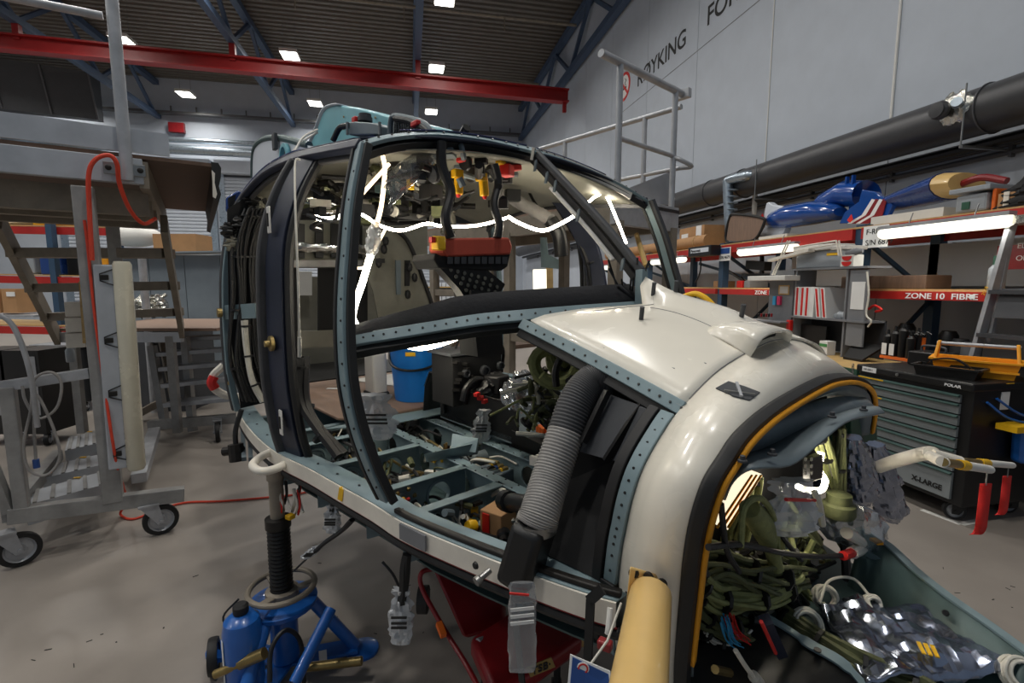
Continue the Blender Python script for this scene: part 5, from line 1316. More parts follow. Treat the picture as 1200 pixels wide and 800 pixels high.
part(MB().lathe([(.07, 0), (.07, .02), (.05, .022), (.05, 0)], H(336, 184, v=vP + .005), (0, -1, 0), 28, caps=False), 'port_ring', 'teal_cowl', ap_)
part(MB().lathe([(.05, 0), (.0, .001)], H(336, 184, v=vP + .01), (0, -1, 0), 24, caps=False), 'port_cover', 'grey_dark', ap_)
part(MB().box(H(322, 166, v=vP + .02), (.05, .02, .09)), 'panel_catch', 'grey_dark', ap_, bev=.004)
for p0, p1 in (((334, 192), (372, 155)), ((345, 178), (372, 152))): part(MB().tube(cr([H(*p0, v=.66), H((p0[0] + p1[0]) / 2 - 3, (p0[1] + p1[1]) / 2 - 4, v=.6), H(*p1, v=.5)], 5), .006, 7), 'control_rod', 'rail_white')
part(MB().plate([H(*p, u=-.93) for p in ((264, 231), (279, 222), (283, 226), (276, 247), (268, 252), (264, 246))], (-.08, .03, 0)), 'exterior_lamp', 'blue_skin', bev=.012); part(MB().plate([H(*p, u=-.90) for p in ((267, 232), (276, 228), (274, 245), (268, 250))], (.01, 0, 0)), 'lamp_grille', 'black')
# tail rotor of red and white tips low behind the rear door (navigation light guard)
part(MB().tube(cr([H(262, 428, u=-1.1), H(250, 440, u=-1.1), H(249, 452, u=-1.1), H(262, 462, u=-1.1), H(280, 465, u=-1.1)], 5), .022, 8), 'tail_step', 'rail_white')
part(MB().tube(cr([H(251, 441, u=-1.09), H(248, 448, u=-1.09), H(252, 455, u=-1.09)], 4), .026, 8), 'tail_step_band', 'red')
# parts hanging below the rear sill
for p in ((284, 500), (292, 500)): part(MB().beam(H(*p, z=.86), H(p[0] + 2, p[1] + 38, d=2.35), .02, .02), 'under_strut', 'bulk_grey')
part(MB().tube(cr([H(283, 480, d=2.4), H(276, 505, d=2.4), H(277, 528, d=2.4)], 5), .012, 8), 'under_cable', 'cable_black')
part(MB().cyl(H(262, 529, d=2.4), H(284, 526, d=2.4), .022, 10).cyl(H(276, 520, d=2.4), H(278, 540, d=2.4), .035, 10), 'under_fitting', 'screw')
part(MB().beam(H(295, 498, z=.85), H(322, 545, z=.82), .03, .008, up=(0, 1, 0)), 'under_strap', 'bulk_grey')

# ================================================================== ACCESS PLATFORMS AND BACKGROUND, LEFT SIDE
def caster(t, c, r, yaw, swivel=.06, m='alu'):
    """c: hub centre in world"""
    ax = V((cos(yaw), sin(yaw), 0)); fwd = V((-sin(yaw), cos(yaw), 0))
    w = MB().lathe([(r * .72, -.02), (r * .97, -.02), (r, -.012), (r, .012), (r * .97, .02), (r * .72, .02)], c, ax, 28, caps=False).obj('wheel', 'rubber', t)
    MB().lathe([(.0, -.016), (r * .3, -.02), (r * .35, -.008), (r * .6, -.008), (r * .72, -.02), (r * .72, .02), (r * .6, .008), (r * .35, .008), (r * .3, .02), (0, .016)], c, ax, 24, caps=False).obj('wheel_hub', 'alu', w)
    f = MB(); top = V((c.x, c.y, c.z + r + .02)) + fwd * swivel
    for s in (-1, 1):
        b = c + ax * .032 * s
        f.plate([b - V((0, 0, .02)) - fwd * .02, b - V((0, 0, .02)) + fwd * .02, top + ax * .032 * s + fwd * .05, top + ax * .032 * s - fwd * .05], ax * .005)
    f.beam(top - fwd * .055, top + fwd * .055, .085, .012); f.cyl(c - ax * .042, c + ax * .042, .012, 10); f.obj('caster_fork', m, t, smooth=False)
A_, B_ = PZ(25, 662, 0), PZ(190, 625, 0)
PDIR = (B_ - A_).normalized(); PN = V((-PDIR.y, PDIR.x, 0))       # PN points away from the camera
def pv(x, y, back=0):
    a, b = A_ + PN * back, B_ + PN * back; return PV(x, y, a, b)
t = thing('work_platform', 'tall aluminium work platform on casters with plywood deck and railing', 'work platform', (A_ + B_) / 2)
rz_ = atan2(PDIR.y, PDIR.x)
caster(t, A_ + V((0, 0, .10)), .10, rz_ + 1.9); caster(t, B_ + V((0, 0, .10)), .10, rz_ + 1.75)
MB().beam(pv(10, 604), pv(216, 578), .07, .09).obj('base_rail', 'alu_dull', t, bev=.004, smooth=False)
lp = pv(28, 610); MB().beam((lp.x, lp.y, .28), (lp.x, lp.y, 1.06), .065, .065, up=PN).obj('leg', 'alu_dull', t, bev=.006, smooth=False)
ml = pv(133, 585); MB().beam((ml.x, ml.y, .28), (ml.x, ml.y, 2.2), .10, .08, up=PN).obj('leg', 'alu_dull', t, bev=.006, smooth=False)
for k, q in ((1, ml),): q2 = q + PN * 1.15; MB().beam((q2.x, q2.y, .2), (q2.x, q2.y, 2.2), .08, .08, up=PN).obj('leg', 'alu_dull', t, smooth=False)
MB().beam(pv(-60, 462), pv(105, 437), .05, .06).obj('cross_bar', 'alu', t, bev=.004, smooth=False)
MB().beam(pv(-60, 420, .0), pv(12, 600, .0), .04, .05).obj('brace', 'alu_dull', t, smooth=False)
for back in (0, 1.2):
    MB().beam(pv(10, 604) + PN * back * .0 + PDIR * 0, pv(10, 604) + PN * 1.2, .06, .08).obj('base_rail', 'alu_dull', t, smooth=False) if back == 0 else None
# deck
e0 = pv(168, 202); zd0, zd1 = 2.25, 2.40
dl = e0 - PDIR * 3.0
MB().beam((dl.x, dl.y, 2.315), (e0.x, e0.y, 2.315), .05, .15).obj('deck_beam', 'alu_board', t, bev=.004, smooth=False)
for bk in (.25, .6, 1.1): MB().beam(V((dl.x, dl.y, 2.16)) + PN * bk, V((e0.x, e0.y, 2.16)) + PN * bk, .08, .16).obj('deck_joist', 'alu_brown', t, smooth=False)
eb = e0 + PN * 2.3
MB().beam((e0.x, e0.y, 2.30), (eb.x, eb.y, 2.30), .05, .16).obj('deck_beam', 'alu_brown', t, smooth=False)
pl = [V((p.x, p.y, 2.395)) for p in (dl, e0 + PDIR * .36, eb + PDIR * .36, dl + PN * 2.3)]
MB().plate(pl, (0, 0, .022)).obj('deck_board', 'ply', t)
a, b = V(pl[1]), V(pl[2])
m = MB(); prof = [(0, .03), (.04, .03), (.055, .0), (.05, -.06), (.035, -.12), (.045, -.17), (.03, -.22), (.0, -.2), (.01, -.1), (0, 0)]
m.plate([a + PDIR * x + V((0, 0, z)) for x, z in prof], (b - a)); m.obj('rubber_bumper', 'rubber', t)
MB().plate([a - PN * .004 + PDIR * x + V((0, 0, z)) for x, z in ((0, -.02), (.018, -.04), (.012, -.1), (.022, -.17), (.012, -.2), (-.004, -.19), (0, -.1))], PN * .006).obj('bumper_end', 'rail_white', t)
tl = pv(0, 147) - PDIR * 1.5; trr = pv(198, 170)
MB().beam((tl.x, tl.y, 2.495), (trr.x, trr.y, 2.495), .012, .135).obj('toe_board', 'alu_board', t, smooth=False)
# railing
rp = pv(150, 205) - PN * .045
MB().cyl((rp.x, rp.y, 2.25), (rp.x, rp.y, 3.9), .032, 18).obj('railing_post', 'alu', t)
MB().beam(rp - PDIR * .11 + V((0, 0, .0 + 2.315 - rp.z)), rp + PDIR * .09 + V((0, 0, 2.315 - rp.z)), .012, .07).obj('post_clamp', 'steel', t, bev=.003, smooth=False)
for s in (-.085, .065): c = rp + PDIR * s; MB().lathe([(.016, 0), (.016, .012), (.009, .016)], (c.x, c.y, 2.315), -PN, 10).obj('clamp_bolt', 'screw', t)
r1 = pv(122, 23) - PN * .045; r0 = pv(0, -1) - PN * .045; MB().cyl(r1, r1 + (r0 - r1) * 2, .022, 12).obj('guard_rail', 'alu', t)
# stairs down to the lower landing
SL0, SL1, SR0, SR1 = PD(-2, 258, 3.6), PD(68, 396, 4.9), PD(192, 262, 3.6), PD(213, 388, 4.9)
for a, b in ((SL0, SL1), (SR0, SR1)): MB().beam(a, b, .045, .16).obj('stringer', 'alu_brown', t, smooth=False)
for q in (.22, .5, .77):
    a, b = SL0.lerp(SL1, q), SR0.lerp(SR1, q); MB().beam(a, b, .16, .075, up=(0, 0, 1)).obj('tread', 'alu_brown', t, bev=.004, smooth=False)
# landing
z1 = 1.17
lc = [PZ(146, 392, z1), PZ(215, 390, z1), PZ(252, 378, z1), PZ(190, 374, z1)]
pp = V((SR1.x, SR1.y, z1)); pq = V((SL1.x, SL1.y, z1)); dd = (pp - pq).normalized(); nn_ = V((-dd.y, dd.x, 0))
MB().plate([pq, pp + dd * .35, pp + dd * .35 + nn_ * 1.4, pq + nn_ * 1.4], (0, 0, .03)).obj('landing_board', 'ply_floor', t)
MB().beam(pq - V((0, 0, .06)), pp + dd * .0 - V((0, 0, .06)), .05, .10).obj('landing_beam', 'alu_board', t, smooth=False)
for q in (pq + dd * .15, pp - dd * .12, pp + nn_ * 1.2): MB().beam((q.x, q.y, .12), (q.x, q.y, z1 - .05), .07, .07).obj('leg', 'alu_dull', t, smooth=False)
# lower steps and tread plates near the floor
for pts, zz in ((((80, 513), (122, 502), (124, 517), (76, 528)), .34), (((58, 545), (122, 531), (125, 543), (50, 560)), .30), (((34, 576), (124, 551), (127, 566), (30, 592)), .30)):
    q = [PZ(*p, zz) for p in pts]; st = MB().plate(q, (0, 0, -.13)).obj('step_plate', 'alu_board', t, smooth=False)
    for k in range(5):
        a = q[0].lerp(q[1], (k + .5) / 5); b = q[3].lerp(q[2], (k + .5) / 5); MB().beam(a + V((0, 0, .004)), b + V((0, 0, .004)), .02, .008).obj('grip_rib', 'alu_dull', st, smooth=False)
    MB().box(q[0].lerp(q[1], .6) + V((0, 0, .006)), (.04, .02, .004)).obj('yellow_mark', 'yellow', st, smooth=False)
m = MB(); a, b = PZ(163, 560, .12), PZ(181, 505, .16); m.beam(a, b, .10, .08); m.obj('base_channel', 'alu', t, bev=.004, smooth=False)

# fluorescent work lamp leaning on the leg
wl0, wl1 = pv(122, 310, -.06), pv(140, 548, -.06)
t = thing('work_lamp', 'unlit fluorescent work lamp with white housing strapped to the platform leg', 'work lamp', wl1)
MB().beam(wl0, wl1, .10, .05, up=PN).obj('lamp_housing', 'alu_board', t, bev=.008, smooth=False)
off = PDIR * .085 - PN * .02
MB().tube([wl0 + off + V((0, 0, .02)), wl0 + off, wl1 + off, wl1 + off - V((0, 0, .02))], [.04, .048, .048, .04], 16).obj('lamp_tube', 'tube_off', t)
for q in (.06, .36, .62, .92):
    c = wl0.lerp(wl1, q) - PN * .03
    MB().tube([c + PDIR * .05 + V((0, 0, .05)), c - PDIR * .02 + V((0, 0, .02)), c - PDIR * .02 - V((0, 0, .02)), c + PDIR * .05 - V((0, 0, .05))], .004, 6).obj('wire_clip', 'black', t); MB().box(c, (.04, .02, .03), rz_).obj('clip_latch', 'screw', t, bev=.003)
# orange cable looped over the post, red cable on the floor
pts = [pv(108, 305, -.09), pv(105, 250, -.1), pv(104, 205, -.12), pv(112, 187, -.13), pv(128, 182, -.13), pv(137, 192, -.12), pv(140, 215, -.08), pv(152, 245, .0), pv(168, 262, .1), pv(182, 256, .2)]
single(MB().tube(cr(pts, 6), .012, 9), 'extension_cable', 'cable_red', 'orange extension cable looped over the platform railing post', 'cable', base=pts[0])
pts = [pv(99, 258, -.04), pv(103, 290, -.05), pv(110, 360, -.06), pv(122, 450, -.07), pv(136, 540, -.08), PZ(148, 585, .15), PZ(141, 602, .02), PZ(155, 608, .01), PZ(180, 600, .01), PZ(215, 589, .01), PZ(260, 587, .01), PZ(320, 582, .01), PZ(352, 578, .01), PZ(400, 565, .01)]
single(MB().tube(cr(pts, 6), .008, 8), 'extension_cable', 'cable_red', 'thin red cable running down the lamp and across the floor to the jack', 'cable', base=pts[9])
# grey air hose hung over the cross bar
pts = [pv(26, 452, -.05), pv(30, 470, -.06), pv(45, 490, -.07), pv(66, 478, -.06), pv(72, 450, -.05), pv(60, 436, -.05), pv(40, 445, -.05), pv(36, 480, -.07), pv(28, 520, -.07), pv(34, 550, -.07), pv(55, 556, -.07), pv(70, 535, -.07), pv(62, 500, -.07), pv(42, 462, -.06), pv(40, 500, -.05), pv(42, 538, -.05)]
t = thing('air_hose', 'grey air hose hung in loops over the platform cross bar', 'hose', pts[9])
MB().tube(cr(pts, 6), .0075, 8).obj('hose_loops', 'hose_grey', t); MB().cyl(pts[-1], pts[-1] - V((0, 0, .05)), .016, 10).obj('hose_coupling', 'sign_blue', t)
# stacked foam blocks and a lath on the landing end
for k, y0 in enumerate((354, 372, 390)):
    single(MB().box(PD(90 + k * .5, y0 + 8, 3.9), (.12, .12, .115), .3), 'foam_block', 'rail_white', ['topmost white foam block of the stack on the platform', 'middle white foam block of the stack on the platform', 'bottom white foam block of the stack on the platform'][k], 'foam block', group='foam blocks', bev=.004)
single(MB().beam(PD(96, 330, 3.8), PD(101, 402, 3.8), .03, .03), 'wood_lath', 'wood', 'thin wooden lath standing by the white foam blocks', 'lath')

# second stepped platform beyond, beside the helicopter's tail
dz = 5.4; base2 = PZ(225, 505, 0)
t = thing('step_platform', 'lower aluminium stair platform on casters behind the helicopter', 'step platform', base2)
for x0, y0, x1, y1 in ((178, 405, 194, 500), (217, 395, 226, 505)):
    MB().beam(PD(x0, y0, dz), PD(x1, y1, dz), .07, .07, up=FW).obj('leg', 'alu_dull', t, smooth=False)
for k, (ya, yb) in enumerate(((398, 393), (414, 407), (431, 423), (450, 441), (472, 464))):
    a, b = PD(188 + k * 3, ya, dz + .2 - k * .1), PD(290, yb, dz + .2 - k * .1); MB().beam(a, b, .24, .045).obj('tread', 'alu', t, bev=.004, smooth=False)
MB().beam(PD(188, 395, dz + .4), PD(206, 480, dz - .3), .05, .14).obj('stringer', 'alu_brown', t, smooth=False)
MB().beam(PD(175, 498, dz - .2), PD(300, 488, dz - .2), .06, .10).obj('base_rail', 'alu_dull', t, smooth=False); MB().beam(PD(130, 502, dz + .3), PD(190, 470, dz + .6), .06, .08).obj('base_rail', 'alu_brown', t, smooth=False)
for q in (PZ(191, 502, 0), PZ(256, 517, 0)): caster(t, q + V((0, 0, .1)), .10, .3)

# ------------- far left background
def cab(c, s, rz, name, m, lab, cat, group=None, **k):
    return single(MB().box(V(c) + V((0, 0, s[2] / 2)), s, rz), name, m, lab, cat, group=group, smooth=False, **k)
# storage rack with orange beams
rk0, rk1 = PZ(-40, 480, 0) * 1.0, PZ(135, 455, 0)
t = thing('storage_rack', 'blue storage rack with orange beams behind the work platform', 'rack', rk1)
d9 = 7.5
for x in (-60, 66, 143): a = PD(x, 330, d9); MB().beam((a.x, a.y, 0), (a.x, a.y, 2.6), .09, .09, up=FW).obj('upright', 'rack_blue', t, smooth=False)
for y in (268, 326, 385):
    MB().beam(PD(-60, y, d9), PD(143, y + 4, d9), .05, .11).obj('beam', 'rack_red', t, smooth=False)
    a, b = PD(-60, y - 5, d9), PD(143, y - 1, d9); MB().plate([a, b, b + L0 * .9, a + L0 * .9], (0, 0, .02)).obj('shelf_board', 'wood', t, smooth=False)
rb_ = random.Random(5)
labs = ['yellow box on the upper shelf of the far storage rack', 'white box on the upper shelf of the far storage rack', 'dark blue part on the middle shelf of the far storage rack', 'black part on the middle shelf of the far storage rack', 'clear tub on the middle shelf of the far storage rack', 'wide yellow crate on the middle shelf of the far storage rack']
for k, (x, y, w, h, m_) in enumerate(((70, 265, .5, .16, 'yellow'), (30, 263, .5, .2, 'paper'), (74, 322, .34, .30, 'blue_skin'), (101, 323, .24, .3, 'black'), (46, 321, .26, .4, 'bin_clear'), (128, 326, .32, .40, 'tote_yellow'))):
    p = PD(x, y, d9 + .35); single(MB().box(p + V((0, 0, h / 2)), (w, .4, h), PSI * -1), 'stored_part' if k in (2, 3) else 'storage_box', m_, labs[k], 'part' if k in (2, 3) else 'box', smooth=False, bev=.02)
for k, x in enumerate((6, 26)):
    p = PD(x, 366, 6.6); t2 = thing('cardboard_box', 'brown cardboard box with white label %s' % ('beside the sloping stair stringer' if k else 'at the outer end of the low shelf'), 'cardboard box', p, 'cardboard boxes on the low shelf')
    MB().box(p + V((0, 0, .16)), (.19, .3, .32), -PSI).obj('carton', 'carton', t2, smooth=False); MB().box(p + V((-.0, -.16, .25)), (.11, .006, .06), -PSI).obj('label', 'paper', t2, smooth=False)
single(MB().beam(PD(-60, 369, 6.6), PD(60, 369, 6.6), .5, .03), 'shelf', 'alu', 'pale metal shelf under the brown cardboard boxes', 'shelf', smooth=False)
# black cabinets and grey bin
for k, (x, lab) in enumerate(((10, 'tall black cabinet on casters behind the platform brace'), (38, 'tall black cabinet on casters beside the grey bin'))):
    p = PZ(x * 1.6 - 20, 522, 0); t2 = thing('equipment_cabinet', lab, 'cabinet', p, 'black cabinets'); MB().box(p + V((0, .2, .55)), (.36, .4, .86), -.2).obj('body', 'black', t2, smooth=False); MB().box(p + V((.08, -.02, .62)), (.05, .01, .6), -.2).obj('front_strip', 'alu', t2, smooth=False)
    caster(t2, p + V((.12, 0, .06)), .06, .2); caster(t2, p + V((-.12, 0, .06)), .06, .2)
p = PZ(92, 478, 0); t2 = thing('waste_bin', 'grey wheeled bin standing under the landing', 'bin', p); MB().box(p + V((0, 0, .48)), (.55, .5, .72), -.2).obj('body', 'grey_dark', t2, bev=.02, smooth=False); MB().box(p + V((0, 0, .86)), (.6, .55, .05), -.2).obj('lid', 'grey_panel', t2, bev=.01, smooth=False); caster(t2, p + V((.2, -.2, .06)), .06, .2); caster(t2, p + V((-.2, -.2, .06)), .06, .2)
p = PD(83, 424, 4.6); t2 = thing('spray_bottle', 'small bottle with yellow cap standing under the landing', 'bottle', p); MB().lathe([(.03, 0), (.035, .01), (.035, .11), (.014, .14), (.014, .16)], p, n=16).obj('body', 'bin_clear', t2); MB().lathe([(.017, .16), (.017, .19)], p, n=14).obj('cap', 'yellow', t2)
# grey partition with a carton and a white fairing on top
d7 = 7.2; a, b = PD(132, 299, d7), PD(300, 296, d7)
t2 = thing('partition_wall', 'grey sheet metal partition standing behind the stair platform', 'partition', (b.x, b.y, 0))
nseg = 4
for k in range(nseg):
    p, q = a.lerp(b, k / nseg), a.lerp(b, (k + 1) / nseg); g = (q - p).normalized() * .006
    MB().beam((p + g).to_tuple()[:2] + (a.z / 2 + .0,), (q - g).to_tuple()[:2] + (a.z / 2,), .04, a.z - .0).obj('sheet_panel', 'grey_sheet', t2, smooth=False)
MB().beam(a + V((0, 0, .01)), b + V((0, 0, .01)), .5, .02).obj('top_board', 'grey_sheet', t2, smooth=False)
c = PD(216, 297, d7 + .1); t2 = thing('cardboard_box', 'plain brown cardboard box on top of the grey partition', 'cardboard box', c); MB().box(c + V((0, 0, .14)), (.62, .4, .26), -.2).obj('carton', 'carton', t2, smooth=False); MB().box(c + V((0, 0, .272)), (.6, .05, .004), -.2).obj('tape', 'wood', t2, smooth=False)
c = PD(158, 277, d7 + .1); m = MB(); m.ell(c, (.4, .22, .16), 24, rz=-.2); single(m, 'white_fairing', 'white_plastic', 'smooth white rounded fairing lying on top of the grey partition', 'fairing', sub=1)
# heap of wrapped parts and steel post
c = PD(165, 358, 6.6); t2 = thing('wrapped_parts', 'heap of foil-wrapped parts with a green tag before the grey partition', 'parts heap', c - V((0, 0, .2)))
for k in range(9): MB().bag(c + V((rb_.uniform(-.3, .3), rb_.uniform(-.1, .1), -.15)), c + V((rb_.uniform(-.3, .3), rb_.uniform(-.1, .1), .15)), [(0, .05), (.5, .1), (1, .03)], .7, .3, seed=k).obj('foil_wrap', 'foil', t2)
MB().box(c + V((-.12, -.12, .12)), (.1, .03, .08), .2).obj('green_tag', 'green', t2)
p = PD(166, 300, 6.05); single(MB().cyl((p.x, p.y, 0), (p.x, p.y, 2.0), .045, 14), 'steel_post', 'alu', 'round pale steel post before the grey partition', 'post')
p = PD(180, 380, 6.5); single(MB().box(p - V((0, 0, .6)), (1.2, .6, 1.2), -.2), 'packing_crate', 'grey_dark', 'low dark crate standing before the grey partition', 'crate', smooth=False)
# low table with caster, blue tube trolley
p = PZ(168, 451, 0); t2 = thing('parts_trolley', 'low grey trolley with a pair of swivel casters behind the stair treads', 'trolley', p); MB().box(p + V((-.25, .2, .42)), (.7, .5, .08), -.2).obj('tray', 'rack_blue', t2, smooth=False); MB().beam(p + V((0, .0, .4)), p + V((.12, .1, 1.0)), .04, .04).obj('strut', 'alu', t2, smooth=False); caster(t2, p + V((0, 0, .12)), .12, .4); caster(t2, p + V((-.5, .1, .12)), .12, .4)
a, b = PD(192, 421, 8), PD(285, 419, 8); t2 = thing('tube_trolley', 'bright blue tube trolley frame beyond the stair treads', 'trolley', (a.x, a.y, 0))
MB().cyl(a, b, .04, 10).obj('tube', 'blue_paint', t2)
for x in (203, 244, 262): q = PD(x, 421, 8); MB().cyl((q.x, q.y, .05), (q.x, q.y, q.z + .4), .04, 10).obj('post', 'blue_paint', t2)
# grey curved plastic guard at the edge
pts = [pv(-30, 365, -.15), pv(5, 372, -.15), pv(22, 395, -.15), pv(36, 440, -.15), pv(44, 500, -.1)]
m = MB(); m.tube(cr(pts, 5), .013, 10); single(m, 'plastic_guard', 'alu', 'curved grey plastic pipe beside the platform cross bar', 'pipe', base=pts[-1])

# ================================================================== UNDER THE HELICOPTER
J = PZ(322, 545, .9); J.z = 0
t = thing('tripod_jack', 'blue tripod jack with black threaded screw under the helicopter sill', 'jack', J)
zr = zat(J, 695)
MB().cyl(J + V((0, 0, .05)), J + V((0, 0, zr - .04)), .055, 24).obj('centre_tube', 'blue_paint', t)
MB().lathe([(.10, zr - .05), (.135, zr - .048), (.138, zr - .03), (.12, zr - .026), (.06, zr - .02)], J, n=28).obj('collar', 'blue_paint', t)
zs1, zs2 = zat(J, 606), zat(J, 556)
n_ = 46; prof = []
for k in range(n_ + 1): prof.append((.046 if k % 2 else .041, zr - .05 + (zs1 - zr + .05) * k / n_))
MB().lathe(prof, J, n=20).obj('threaded_screw', 'screw', t, ang=10)
MB().lathe([(.05, zs1 - .04), (.05, zs1), (.03, zs1 + .003)], J, n=20).obj('screw_nut', 'screw', t)
MB().lathe([(.028, zs1), (.028, zs2 - .02), (.034, zs2 - .018), (.034, zs2 + .02), (.02, zs2 + .025)], J, n=20).obj('ram', 'alu_brown', t)
MB().lathe([(.018, zs2 + .02), (.016, .88)], J, n=14).obj('jack_pad', 'brass', t)
hwl = MB().tube([J + V((cos(a) * .128, sin(a) * .128, zr + .03)) for a in [2 * pi * k / 32 for k in range(32)]], .012, 10, closed=True).obj('handwheel', 'alu_brown', t)
for k in range(3): a = 2.2 + k * 2 * pi / 3; MB().beam(J + V((cos(a) * .04, sin(a) * .04, zr + .01)), J + V((cos(a) * .128, sin(a) * .128, zr + .03)), .036, .014).obj('spoke', 'alu_brown', hwl, bev=.004)
MB().lathe([(.045, zr - .01), (.065, zr - .005), (.065, zr + .02), (.045, zr + .025)], J, n=24, caps=False).obj('wheel_hub', 'alu_brown', hwl)
f1 = PZ(425, 762, 0); f2 = J + V((-.30, .16, 0)); f3 = J + V((-.12, -.33, 0))
for f in (f1, f2, f3):
    d = (f - J); d.z = 0; d.normalize()
    lg = MB().tube([J + d * .11 + V((0, 0, zr - .05)), f + V((0, 0, .03)) - d * .03], .025, 16).obj('leg', 'blue_paint', t)
    MB().lathe([(.07, 0), (.07, .012), (.03, .02)], f, n=24).obj('foot_plate', 'blue_paint', lg)
    MB().beam(J + V((0, 0, .04)), f - d * .02 + V((0, 0, .03)), .09, .012).obj('base_bar', 'blue_paint', lg)
a, b = PD(388, 713, 1.98), PD(345, 800, 1.80); MB().cyl(a, b, .022, 14).obj('brace_tube', 'blue_paint', t)
MB().beam(f1.lerp(J, .55) + V((0, -.05, .055)), f1.lerp(J, .45) + V((0, -.05, .055)), .002, .05).obj('label', 'paper', t)
a, b = PD(355, 782, 2.0), PD(424, 774, 2.0); MB().cyl(a, b, .018, 12).obj('pump_handle', 'brass', t)
a, b = PD(252, 790, 1.85), PD(310, 765, 1.85); MB().cyl(a, b, .016, 12).cyl(a.lerp(b, .5), b, .022, 12).obj('release_lever', 'brass', t)
gb = PD(285, 755, 1.9); gb.z = 0
bt_ = MB().lathe([(.066, .06), (.07, .08), (.07, .30), (.062, .345), (.04, .365), (.02, .37)], gb, n=28).obj('oil_bottle', 'blue_paint', t); MB().lathe([(.026, .37), (.028, .375), (.028, .40), (.02, .408)], gb, n=16).obj('bottle_cap', 'rubber', bt_)
MB().plate([gb + V((cos(a) * .0715, sin(a) * .0715, z)) for a, z in ((radians(208), .1), (radians(222), .1), (radians(222), .29), (radians(208), .29))], (-.001, -.001, 0)).obj('bottle_label', 'paper', bt_)
wc = PD(250, 763, 2.05); wc.z = .075; MB().lathe([(.05, -.018), (.072, -.018), (.075, -.01), (.075, .01), (.072, .018), (.05, .018)], wc, (1, .25, 0), 26, caps=False).obj('wheel', 'rubber', t); MB().lathe([(0, -.012), (.05, -.014), (.05, .014), (0, .012)], wc, (1, .25, 0), 20, caps=False).obj('wheel_disc', 'blue_paint', t)
MB().beam(wc, J + V((-.1, 0, .08)), .05, .02).obj('wheel_arm', 'blue_paint', t)
MB().tube(cr([PD(316, 800, 1.8), PD(318, 760, 1.85), PD(335, 738, 1.9), PD(352, 752, 1.95), PD(356, 800, 1.95)], 6), .009, 8).obj('pressure_hose', 'cable_black', t)
MB().tube(cr([J + V((-.15, -.05, zr + .03)), J + V((-.2, -.08, zr - .02)), J + V((-.17, -.1, zr - .08))], 5), .004, 6).obj('lanyard', 'cable_black', t)
# wire ends, bags on cables below the sill
def cable_bag(pts, bag0, bag1, r, lab, seed, cl='cable_black', cr_=.01):
    harness([H(*p[:2], d=p[2]) for p in pts], 2, cr_, cr_ * .7, cl, 'hanging_cable', seed=seed, zip_=False)
    neck_bag(PD(*bag0), PD(*bag1), r, lab, seed, flat=.8, neck=.12)
cable_bag([(478, 648, 1.42), (474, 668, 1.42), (471, 690, 1.42), (470, 705, 1.42)], (470, 690, 1.42), (470, 755, 1.42), .032, 'banded bag over the thick hanging cable end beside the red seat', 21, cr_=.014)
cable_bag([(392, 588, 1.8), (391, 595, 1.8), (389, 602, 1.8)], (390, 592, 1.8), (389, 625, 1.8), .028, 'small banded bag tucked under the sill by the yellow sticker', 22)
cable_bag([(412, 608, 1.75), (400, 622, 1.78), (380, 635, 1.8), (368, 645, 1.82)], (372, 640, 1.82), (356, 655, 1.82), .02, 'small clear bag on a sagging cable behind the jack screw', 23)
part(MB().tube(cr([H(448, 658, d=1.5), H(460, 672, d=1.5), H(469, 690, d=1.5)], 4), .004, 6), 'thin_lead', 'cable_black')
part(MB().tube(cr([H(345, 668, d=1.9), H(362, 652, d=1.85)], 4), .004, 6), 'thin_lead', 'cable_black')
rc = random.Random(9)
for k in range(16):
    a = H(rc.uniform(322, 352), rc.uniform(552, 580), d=2.0); part(MB().tube(cr([a, a + V((rc.uniform(-.03, .03), 0, -.05)), a + V((rc.uniform(-.04, .04), 0, -.11))], 4), rc.uniform(.003, .008), 6), 'safety_lead', rc.choice(['red', 'cable_black', 'screw', 'cable_white']))
part(MB().box(H(340, 605, d=2.0), (.03, .03, .02), .4), 'yellow_tag', 'yellow', bev=.004)
t = thing('plastic_bag', 'long flat clear zip bag hanging from the black hose nozzle', 'plastic bag', PD(612, 785, 1.02))
m = MB(); m.bag(PD(612, 682, 1.02), PD(612, 786, 1.02), [(0, .024), (.05, .028), (.95, .03), (1, .028)], .25, .08, seed=31, side=RT); m.obj('bag_film', 'clear_bag', t)
for y in (712, 720, 728): MB().beam(PD(598, y + 3, 1.005), PD(626, y, 1.005), .002, .007).obj('white_band', 'paper', t)
MB().beam(PD(597, 695, 1.0), PD(620, 697, 1.0), .003, .004).obj('zip_edge', 'red', t)
# red mechanic's creeper seat
sb = PZ(610, 770, .35); rs_ = radians(-50)
t = thing('creeper_seat', 'dark red padded mechanic\'s low seat with a nameplate under the helicopter', 'seat', (sb.x, sb.y, 0))
q = [PD(550, 752, 1.70), PD(628, 730, 1.95), PD(684, 768, 1.72), PD(580, 806, 1.45)]
MB().plate([V((p.x, p.y, .34)) for p in q], (0, 0, .07)).obj('seat_pad', 'red_dark', t, bev=.02)
q = [PD(498, 650, 1.85), PD(590, 680, 1.95), PD(594, 738, 1.88), PD(543, 752, 1.74)]
MB().plate(q, FW * .06).obj('backrest_pad', 'red_dark', t, bev=.02)
MB().tube(cr([PD(508, 666, 1.85), PD(494, 671, 1.82), PD(495, 690, 1.8), PD(520, 736, 1.72), PD(545, 776, 1.62), PD(566, 815, 1.5)], 5), .009, 10).obj('side_rail', 'red_dark', t)
MB().tube([PD(560, 752, 1.68), PD(594, 735, 1.82)], .012, 8).obj('hinge_bar', 'alu', t)
c = PD(496, 702, 1.85); MB().lathe([(.03, -.02), (.05, -.018), (.05, .018), (.03, .02)], c, RT, 20).obj('caster_wheel', 'rubber', t)
